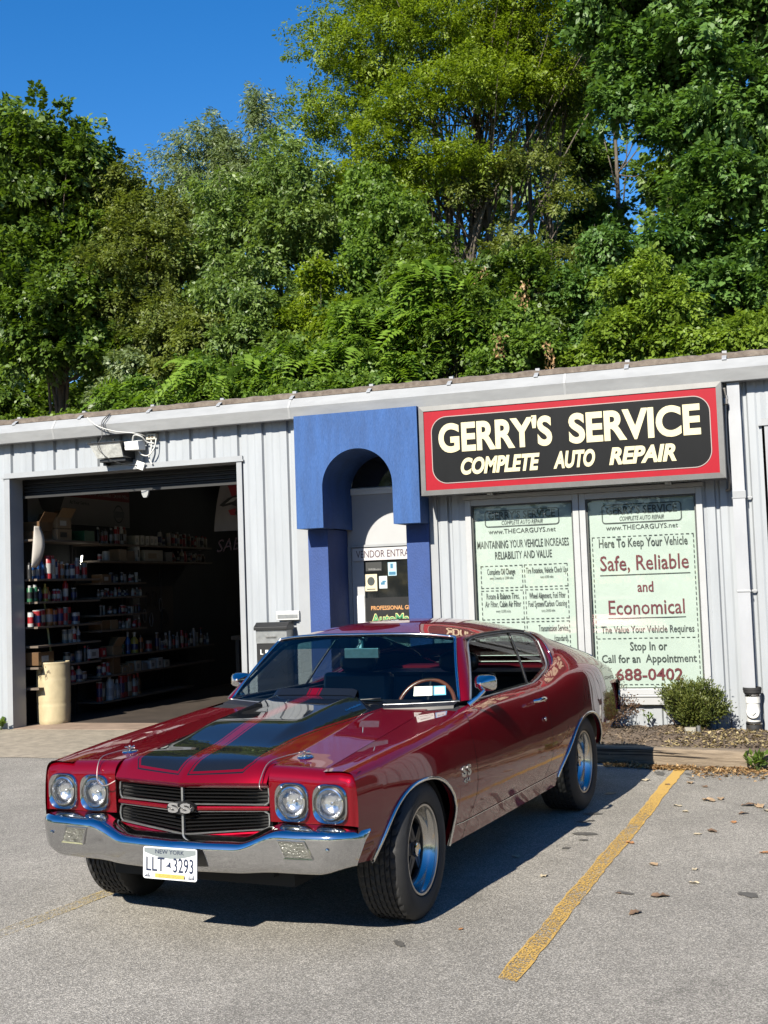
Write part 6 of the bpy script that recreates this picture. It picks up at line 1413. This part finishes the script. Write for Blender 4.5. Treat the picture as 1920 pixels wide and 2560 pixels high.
# ------------------------------------------------------------------ hillside and trees behind the building
mb = MB(); NX2, NY2 = 60, 30; V = []
for i in range(NX2+1):
    x = -60+120*i/NX2
    for j in range(NY2+1):
        y = 10.5+70*j/NY2; V.append((x, y, -.1+min(9, max(0, (y-11))*.42)+.5*math.sin(x*.4+y*.3)*min(1, (y-10.5)/4)))
mb.add(V, grid_faces(NX2+1, NY2+1, True)); o = mb.build("hillside", mat("forest_floor", (.035, .03, .018), .95, var=.5, vscale=2), None, smooth=3.2); tag(o, "dark wooded slope rising behind the shop", "hillside", kind='structure')
def hz(x, y): return -.1+min(9, max(0, (y-11))*.42)
def crown(lobes, ncl, per, cr, flat, lf, m, parent, hang=.25, up_=.9, frond=False, shellp=.33, lump=7):
    """leaf clusters spread through ellipsoid lobes"""
    lo0 = np.array(lobes, float); sub = []
    for L_ in lo0:
        sub.append(L_*np.array([1, 1, 1, .72, .72, .72]))
        if not frond:
            for _ in range(lump):
                d_ = rdir(1)[0]; d_[2] = d_[2]*.8+.1; q_ = rng.uniform(.36, .62); sub.append(np.r_[L_[:3]+d_*L_[3:]*rng.uniform(.55, .85), L_[3:]*q_*np.array([1.1, 1.1, .8])])
    lo = np.array(sub); vol = lo[:, 3]*lo[:, 4]*lo[:, 5]; pr = vol**.75; pr /= pr.sum()
    li = rng.choice(len(lo), ncl, p=pr); d = rdir(ncl); d[:, 2] = d[:, 2]*.9+.08; r = rng.random(ncl)**(shellp*1.25)
    C = lo[li, :3]+d*r[:, None]*lo[li, 3:6]
    if frond:
        n = ncl*per; ci = np.repeat(np.arange(ncl), per); base = C[ci]+rng.normal(size=(n, 3))*cr*.35
        az = rng.uniform(0, 2*PI, n); el = rng.uniform(-.25, 1.2, n); dirn = np.stack([np.cos(az)*np.cos(el), np.sin(az)*np.cos(el)-.25, np.sin(el)], 1); dirn = unit(dirn)
        Lf = rng.uniform(frond[0], frond[1], n); K_ = 8; Ps = []; Ds = []; Ns = []; LL = []; cid = []
        tw = rng.normal(size=(n, 3))*.5; side = unit(np.cross(dirn, np.array([0, 0, 1.])+tw*.8))
        for k in range(K_):
            t = (k+1)/K_; p = base+dirn*(Lf*t)[:, None]; p[:, 2] -= Lf*.75*t*t; ll = Lf*.30*(1-.5*abs(t-.45))
            for s in (-1, 1):
                dd = side*s+dirn*.45; dd[:, 2] -= .35; Ps.append(p); Ds.append(dd); Ns.append(np.tile([0, -.5, .8], (n, 1))+tw); LL.append(ll); cid.append(ci)
        P = np.concatenate(Ps); D = np.concatenate(Ds); Nn = np.concatenate(Ns); Ll = np.concatenate(LL); ci = np.concatenate(cid)
        V, F = leaves(P, D, Nn, Ll, Ll*.40, .1)
    else:
        # every cluster is a drooping, flattened spray of leaves pointing out of its lobe
        n = ncl*per; ci = np.repeat(np.arange(ncl), per); Lc = cr*rng.uniform(.6, 1.9, ncl)
        out = unit(d+rng.normal(size=(ncl, 3))*.55); out[:, 2] = out[:, 2]*.7+.05-hang*.35; out = unit(out)
        sn = rng.normal(size=(ncl, 3))*.38; sn[:, 2] += 1.0; sn[:, 1] -= .15; sn = unit(sn-out*np.sum(sn*out, 1, keepdims=True)); sd = np.cross(out, sn)
        t = rng.random(n)**.8; wd_ = (rng.random(n)-.5)*2; env = .62*np.sqrt(np.clip(t, 0, 1))*(1.12-t); th = rng.normal(size=n)*.07*(1+2*flat)
        P = C[ci]+out[ci]*((t-.35)*Lc[ci])[:, None]+sd[ci]*(wd_*env*Lc[ci])[:, None]+sn[ci]*(th*Lc[ci])[:, None]; P[:, 2] -= hang*.5*t*t*Lc[ci]
        D = out[ci]*.7+sd[ci]*(np.sign(wd_)*.8)[:, None]+rdir(n)*.55; D[:, 2] -= hang*.9; Nn = sn[ci]*up_+rdir(n)*.55
        V, F = leaves(P, D, Nn, (Lk := rng.uniform(.55, 1.35, n))*lf[0], Lk*lf[1]*rng.uniform(.8, 1.15, n))
    hue = rng.random(ncl); lv = np.clip(.5*hue[ci]+.5*rng.random(len(ci)), 0, 1)
    return np_mesh("crown", V, F, m, lv, parent), C
def limbs(root, H, r0, C, m, nb, lean=(0, 0), fork=.35, stems=1, z0=0):
    mb = MB()
    for s in range(stems):
        bx_ = (s-(stems-1)/2)*r0*3.2; lx = lean[0]+(rnd.uniform(-.12, .12)*H if stems > 1 else 0); ly = lean[1]
        P = curve_pts([(bx_, 0, z0-.4), (bx_+lx*.25+rnd.gauss(0, .05), ly*.2, H*.33), (bx_+lx*.6+rnd.gauss(0, .12), ly*.6, H*.66), (bx_+lx, ly, H)], 6); n = len(P)
        mb.tube(P, [r0*(1-.85*i/(n-1)) for i in range(n)], 8)
        for _ in range(nb):
            i = rnd.randint(int(n*fork), n-3); a = P[i]; c = C[rnd.randint(0, len(C)-1)]; c = Vector(c)
            if c.z < a.z-.3: continue
            mid = a.lerp(c, .5)+Vector((rnd.gauss(0, .12), rnd.gauss(0, .12), .15)); Q = curve_pts([a, a.lerp(c, .28)+Vector((rnd.gauss(0, .18), rnd.gauss(0, .18), -.05)), mid, c], 4); k = r0*(1-.85*i/(n-1))*.42
            mb.tube(Q, [k*(1-.85*j/(len(Q)-1)) for j in range(len(Q))], 5, caps=False)
    return mb.build("trunk", m, root, smooth=3.2)
LM = {"maple": leaf_mat("maple_leaf", (.046, .095, .010), (.140, .220, .026), .34, .5), "locust": leaf_mat("locust_leaf", (.090, .155, .010), (.25, .33, .022), .42), "olive": leaf_mat("olive_leaf", (.08, .12, .022), (.20, .235, .05), .36),
      "willow": leaf_mat("willow_leaf", (.09, .14, .048), (.24, .30, .135), .34, .5), "cherry": leaf_mat("cherry_leaf", (.068, .130, .022), (.21, .30, .068), .36, .5), "sumac": leaf_mat("sumac_leaf", (.080, .165, .014), (.24, .37, .045), .42),
      "vine": leaf_mat("vine_leaf", (.06, .13, .016), (.20, .31, .05), .42), "bright": leaf_mat("bright_leaf", (.085, .155, .014), (.25, .35, .045), .42), "bluegreen": leaf_mat("bluegreen_leaf", (.048, .115, .022), (.145, .260, .055), .34, .5), "conifer": leaf_mat("conifer_needle", (.012, .024, .012), (.035, .05, .022), .1)}
def tree(name, label, x, y, H, lobes, ncl, per, cr, flat, lf, m, r0=.14, nb=26, bark=None, hang=.25, up_=.9, frond=False, stems=1, fork=.35, lean=(0, 0), group="trees on the slope behind the shop", shellp=.33, cat="tree"):
    z = hz(x, y); t = thing(name, label, cat, (x, y, z), 0, group)
    lob = [(a-x, b-y, c-z, d, e, f) for a, b, c, d, e, f in lobes]
    if frond: o2, _ = crown(lob, ncl*9, 34, .28, .5, (.105, .06), LM['vine' if ncl % 2 else 'maple'], t, .35, .8); o2.name = 'leafy_crown'
    o, C = crown(lob, ncl, per, cr, flat, lf, LM[m], t, hang, up_, frond, shellp)
    limbs(t, H-z if H > z else 3, r0, C, bark or M_bark, nb, lean, fork, stems); return t
# lobes: absolute centre x, y, z and radii
tree("maple_tree", "big dark green maple at the far left, its crown cut by the photo's edge", -14.6, 15.6, 13, [(-14.99, 15.0, 13.52, 1.86, 1.86, 1.49), (-13.68, 14.81, 12.41, 1.3, 1.49, 1.4), (-13.12, 15.0, 13.43, 0.61, 0.84, 1.12), (-15.17, 14.53, 11.1, 2.14, 1.86, 1.58), (-13.59, 14.53, 10.64, 1.12, 1.4, 1.21), (-14.24, 14.44, 9.42, 2.05, 1.68, 1.02), (-16.01, 15.0, 12.78, 1.86, 1.86, 1.86), (-13.12, 14.63, 9.15, 0.93, 1.12, 0.84), (-14.3, 14.6, 8.4, 1.6, 1.2, .9), (-12.6, 14.8, 8.0, .9, .9, .8)], 1900, 60, .50, .30, (.15, .10), "maple", .22)
tree("maple_tree", "shaded dark maple low on the left, directly above the roof's left end", -16, 21, 10, [(-20, 20.5, 8.0, 2.6, 2, 3.0), (-17.5, 20.5, 8.0, 2.4, 2, 3.0), (-14.5, 21, 8.5, 2, 1.8, 2.8)], 900, 45, .6, .45, (.17, .11), "maple", .2)
tree("locust_tree", "olive green feathery locust right of the big left maple", -11.9, 15.8, 12.6, [(-12.7, 15.5, 12.1, .95, 1.0, 1.1), (-11.9, 15.2, 11.3, 1.15, 1.0, 1.2), (-12.0, 14.8, 9.6, 1.2, 1.1, 1.2), (-11.0, 15.0, 10.2, 1.0, 1.0, 1.2), (-11.1, 14.8, 8.5, 1.1, 1.0, 1.0)], 1250, 55, .42, .5, (.10, .055), "olive", .15, bark=M_barkl)
tree("willow_tree", "tall grey-green willow with wispy top against the blue sky", -12, 20.8, 16, [(-13.3, 20.5, 14.7, .75, .9, 1.3), (-12.3, 20.3, 15.3, .75, .8, 1.5), (-11.5, 20.3, 14.6, .7, .8, 1.3), (-10.6, 20.5, 15.6, .50, .6, 1.5), (-11.2, 20.3, 13.6, 1.5, 1.2, 1.3), (-12.7, 20.3, 13.1, 1.6, 1.3, 1.3)], 1100, 42, .40, 1.0, (.15, .035), "willow", .13, bark=M_barkl, hang=.6, up_=.4)
tree("cherry_tree", "pale mid-green cherry tree with drooping leaves in the middle left", -9.0, 16.6, 11.8, [(-9.3, 16, 11.6, 1.1, 1.1, 1.2), (-8.2, 16, 12.5, 1.0, 1.0, 1.2), (-9.6, 15.7, 10.2, 1.2, 1.2, 1.1), (-10.2, 15.6, 8.9, 1.0, 1.0, .9), (-7.3, 16.2, 10.8, .9, .9, 1.1), (-7.2, 15.8, 9.0, 1.0, .9, 1.0), (-8.5, 15.6, 9.2, 1.4, 1.2, 1.2), (-8.0, 16, 10.8, 1.2, 1.1, 1.2)], 1300, 45, .38, .7, (.135, .058), "cherry", .10, bark=M_barkl, hang=.55, up_=.6, stems=2)
tree("honey_locust_tree", "huge yellow-green honey locust filling the top centre of the photo", -3.6, 18.8, 17, [(-7.1, 18, 14.7, 1.3, 1.4, 1.3), (-6.0, 17.6, 16.2, 1.9, 1.7, 1.6), (-5.9, 17.3, 13.3, 1.6, 1.5, 1.2), (-3.7, 17.8, 16.4, 2.0, 1.7, 1.6), (-4.2, 17, 14.2, 1.8, 1.4, 1.2), (-1.6, 18.4, 16.6, 1.7, 1.6, 1.5), (-2.3, 17.6, 14.4, 1.5, 1.3, .9), (-5.2, 17.2, 11.9, 1.1, 1.0, .8), (-1.3, 18.4, 14.9, 1.2, 1.2, .9), (-5, 18, 17.8, 2.2, 1.8, 1.4), (-6.8, 17.6, 12.6, 1.0, 1, 1), (-2.6, 18.6, 15.8, 1.6, 1.3, 1.2), (.2, 18.6, 16.4, 1.2, 1.2, 1.0), (-7.5, 18.2, 16.7, .8, .9, .8), (-3.8, 17.0, 12.4, 1.0, .9, .7), (-2.5, 18, 17.8, 2.0, 1.6, 1.2)], 4600, 52, .40, .30, (.088, .042), "locust", .20, 30, M_barkl, stems=3, fork=.45)
tree("bare_limbed_tree", "old tree with bare grey trunk and branches below the honey locust", -2.4, 19.6, 15.5, [(-2.2, 19.4, 14.4, 1.4, 1.1, .9), (-1.0, 19.6, 15.0, 1.4, 1.3, 1.1), (-3.0, 17.5, 11.8, .9, .7, .7), (-2.0, 17.6, 12.3, .9, .7, .6), (-2.6, 17.4, 10.4, .9, .7, .7), (-1.0, 17.6, 11.3, .7, .6, .5), (-1.6, 17.4, 9.7, .9, .7, .6), (-.4, 17.4, 9.6, .7, .6, .6)], 520, 45, .40, .45, (.10, .055), "olive", .15, 12, M_barkl, stems=3, fork=.45, lean=(.7, 0))
tree("vine_covered_tree", "tree trunk wrapped in bright green hanging vines right of the cherry tree", -5.2, 15.4, 11.2, [(-5.5, 15.0, 11.1, .65, .65, 1.0), (-4.7, 15.0, 10.6, .9, .8, .8), (-5.4, 14.8, 9.5, .7, .7, 1.0), (-4.8, 14.7, 8.2, .95, .8, 1.0)], 900, 42, .30, .9, (.095, .08), "vine", .12, hang=.55, up_=.5)
tree("ailanthus_tree", "feathery tree of heaven with long leaf fronds above the blue archway", -3.0, 13.3, 8.6, [(-3.2, 13.0, 8.3, .8, .8, .8), (-3.1, 12.9, 7.2, 1.1, .8, .75), (-2.5, 13, 7.6, .6, .7, .8)], 60, 4, .42, .7, None, "sumac", .06, 12, frond=(.65, 1.0))
tree("ailanthus_tree", "row of feathery fronds just over the roof left of the archway", -5.6, 12.7, 6.9, [(-6.7, 12.5, 6.5, 1.2, .7, .6), (-5.3, 12.5, 6.7, 1.2, .7, .7), (-4.8, 12.8, 7.5, .8, .7, .55), (-3.9, 12.5, 6.3, .9, .6, .5)], 81, 4, .42, .7, None, "sumac", .05, 14, stems=3, frond=(.55, .9))
tree("ailanthus_tree", "bright frond bush over the floodlight, left of the other fronds", -9.4, 12.5, 6.6, [(-10.5, 12.3, 6.2, .65, .6, .55), (-9.7, 12.4, 5.9, .75, .6, .5), (-8.7, 12.4, 6.5, .85, .6, .6), (-7.8, 12.4, 6.2, .7, .6, .5)], 75, 4, .38, .7, None, "sumac", .05, 12, stems=2, frond=(.5, .8))
tree("roofline_bush", "low yellow-green bush at the left end of the roof", -12.8, 12.5, 5.8, [(-13.4, 12.3, 5.55, 1.1, .6, .38), (-12.0, 12.3, 5.65, .9, .6, .36)], 420, 34, .26, .7, (.08, .055), "bright", .05, 10, cat="bush")
tree("vine_bush", "rounded bush of heart-shaped vine leaves low over the archway's left", -5.2, 11.9, 6.1, [(-5.9, 11.7, 5.75, .85, .5, .42), (-4.6, 11.7, 5.85, .75, .5, .40)], 420, 34, .24, .8, (.08, .075), "vine", .05, 8, cat="bush")
tree("vine_bush", "shrub with brown dead vine tassels above the middle of the shop sign", -1.3, 13, 7.6, [(-1.5, 12.8, 7.2, .7, .6, .5), (-.9, 12.7, 6.6, .7, .6, .6), (-1.7, 12.6, 6.2, .7, .6, .55)], 680, 34, .26, .8, (.085, .075), "vine", .06, 10, hang=.5, cat="bush")
tree("dark_shrub", "dark leafy shrub at the foot of the bare trunks, behind the vine tassels", -1.6, 14.9, 9, [(-2.7, 14.6, 8.6, 1.0, .7, .7), (-1.4, 14.6, 8.5, 1, .7, .7), (-.3, 14.7, 8.2, .8, .6, .6), (-2.0, 14.4, 7.6, 1.2, .7, .6)], 420, 55, .34, .5, (.11, .075), "maple", .07, 10, cat="bush")
tree("bright_bush", "sunny lime green small tree above the right part of the shop sign", 1.5, 13.3, 8, [(1.4, 13.0, 7.8, .75, .65, .55), (1.8, 12.9, 7.1, .95, .8, .65), (1.0, 12.8, 6.5, .85, .7, .6), (2.2, 13.0, 6.4, .7, .7, .55), (.3, 12.9, 6.2, .6, .6, .4)], 1000, 40, .28, .75, (.105, .072), "bright", .07, 16, hang=.45)
tree("maple_tree", "tall blue-green maple towering at the right edge of the photo", 3.4, 17, 15, [(2.2, 16.4, 14.0, 1.6, 1.5, 1.3), (3.8, 16.3, 12.5, 2.0, 1.8, 1.3), (2.1, 16.1, 12.0, 1.1, 1.1, .8), (3.3, 16, 10.4, 1.8, 1.5, 1.1), (2.1, 15.9, 9.5, 1.0, 1.0, .7), (4.3, 16.4, 14.8, 2.2, 1.8, 1.6), (4.4, 15.9, 8.6, 1.7, 1.4, 1.1), (1.9, 16.6, 15.4, 1.5, 1.4, 1.1), (1.2, 16.5, 13.7, .9, .8, 1.1), (1.4, 16.2, 9.0, .8, .8, .7), (.6, 16.6, 15.4, 1.1, 1, 1), (.5, 16.6, 12.9, .6, .6, .7), (.9, 16.7, 14.2, .8, .8, .7), (2.9, 15.9, 8.0, 1.2, 1.1, .8)], 2500, 52, .48, .36, (.155, .10), "bluegreen", .22)
tree("roofline_bush", "light green leafy bush above the roof at the right edge", 3.4, 12.9, 6.8, [(3.5, 12.7, 6.3, .9, .7, .65), (2.6, 12.6, 5.9, .8, .6, .4)], 560, 40, .28, .7, (.105, .072), "bright", .06, 10, cat="bush")
for x, y, H, lab in [(-1.9, 26, 15.5, "dark thin conifer behind the bare limbed tree, seen through its branches"), (1.6, 27, 17, "dark conifer behind the right maple's left edge"), (-4.4, 27, 15, "dark shaded conifer deep behind the bare trunks"), (-8.5, 26, 14, "dark backing tree behind the cherry and vine trees")]:
    tree("conifer_tree", lab, x, y, H, [(x, y, H-k*1.3-.6, .22+.16*k, .22+.16*k, .6) for k in range(8)], 300, 55, .5, .5, (.15, .03), "conifer", .16, 60, group="dark trees deep in the wood", hang=.3)
tree("maple_tree", "shaded green tree behind the gap between the honey locust and the right maple", -.6, 25, 18.5, [(-1.6, 25, 17.6, 1.5, 1.2, 1.5), (-.2, 25, 18.4, 1.5, 1.2, 1.6), (1.0, 25, 16.6, 1.1, 1.1, 1.5), (-1.8, 25, 15.0, 1.1, 1.0, 1.2), (1.2, 25, 13.8, .9, .9, 1.1), (-1.6, 25, 12.4, 1.2, 1, 1.2), (.3, 25, 11.0, 1.3, 1.0, .8)], 1300, 50, .45, .4, (.15, .10), "maple", .14, 10, M_barkl, fork=.5)
for nm, lab, x, y, H, sp, sc in [("sapling_tree", "slim cherry sapling standing out of the fronds left of the archway", -7.6, 13.6, 8.9, "cherry", 1.0), ("sapling_tree", "olive green young tree rising behind the bright frond bush", -9.9, 14.0, 8.6, "olive", 1.0), ("sapling_tree", "dark green young maple between the vine tree and the bare trunks", -3.6, 14.6, 10.4, "maple", 1.1), ("sapling_tree", "blue-green young tree behind the lime green small tree", .2, 14.6, 9.6, "bluegreen", 1.0), ("sapling_tree", "pale young willow-like tree between the left maple and the fronds", -11.4, 14.0, 7.9, "willow", .8), ("sapling_tree", "yellow-green young locust above the archway's left edge", -6.4, 14.2, 9.6, "locust", .9)]:
    tree(nm, lab, x, y, H, [(x+rnd.uniform(-.3, .3), y, H-.6, .55*sc, .5, .6), (x-.4, y-.1, H-1.5, .7*sc, .6, .7), (x+.4, y-.1, H-1.9, .7*sc, .6, .7), (x, y-.2, H-2.8, .9*sc, .6, .7)], 620, 38, .34, .4, (.12, .06), sp, .06, 14, M_barkl, hang=.45, group="young trees at the edge of the wood")
# far wood closing the gaps
lob = []
for k in range(44):
    x = -36+46*k/43; top = 16.5
    if -9.5 < x < -3.2: top = 17.5
    if -2.2 < x < -.6: top = 12.6
    lob.append((x, 34+rnd.uniform(-2, 2), top+rnd.uniform(-.9, .6), 1.7, 1.6, 2.6)); lob.append((x+.5, 30+rnd.uniform(-1, 1), 8.5, 1.7, 1.6, 2.8)); lob.append((x-.3, 26+rnd.uniform(-1, 1), 6.5, 1.5, 1.4, 2.4))
    if top > 16: lob.append((x+.4, 33, 13.0, 1.6, 1.5, 2.4))
o, C = crown(lob, 4200, 60, .75, .6, (.25, .16), LM["maple"], None, lump=3); o.name = "far_wood"; tag(o, "dense dark wood on the slope far behind the front trees", "wood", kind='stuff')
lob = [(x, y, 5.4+(y-14)*.45+rnd.uniform(-.3, .6), 1.2, 1.0, 1.1) for x in np.arange(-12.5, 7, 1.25) for y in (14.0, 17.0, 20, 22.5)]
o, C = crown(lob, 2600, 50, .50, .6, (.13, .085), LM["maple"], None, lump=3); o.name = "undergrowth"; tag(o, "dark leafy undergrowth on the slope just behind the roof", "undergrowth", kind='stuff')
# dead vine tassels
M_dead = leaf_mat("dead_leaf", (.22, .13, .06), (.42, .27, .13), .2)
def tassel(label, x, y, z0, z1, n, r):
    P = np.stack([rng.normal(size=n)*r+x, rng.normal(size=n)*r+y, rng.uniform(z0, z1, n)], 1); D = rdir(n)*.6; D[:, 2] -= .8
    V, F = leaves(P, D, rdir(n), rng.uniform(.06, .11, n), rng.uniform(.03, .05, n)); o = np_mesh("dead_vine", V, F, M_dead, rng.random(n)); return tag(o, label, "dead vine", "dead brown vines in the bushes")
tassel("long brown dead vine hanging over the middle of the roof edge", -.45, 11.9, 5.5, 6.5, 110, .05); tassel("short brown dead leaf clump in the vine shrub's middle", -1.5, 12.0, 6.3, 6.8, 70, .06)
tassel("brown dead leaves high at the left of the bare trunks", -2.2, 13.6, 8.2, 8.7, 45, .09); tassel("brown dead leaf spray at the top of the vine shrub", -1.0, 12.3, 7.3, 7.9, 60, .08)
# the far side of the lot, which the car's paint and the windows mirror
lob = []
for k in range(64):
    a = -PI*1.08+PI*1.28*k/63; r = 36+rnd.uniform(-3, 3); lob.append((2+r*math.cos(a), -10+r*math.sin(a), 3.2+rnd.uniform(-.5, .5), 2.2, 2.2, 3.4)); lob.append((2+r*math.cos(a), -10+r*math.sin(a), 7.0+rnd.uniform(-1.5, 1.5), 2.0, 2.0, 2.4))
o, C = crown(lob, 2400, 45, 1.1, .7, (.42, .30), LM["maple"], None); o.name = "tree_belt"; tag(o, "belt of trees across the street from the shop", "wood", kind='stuff')
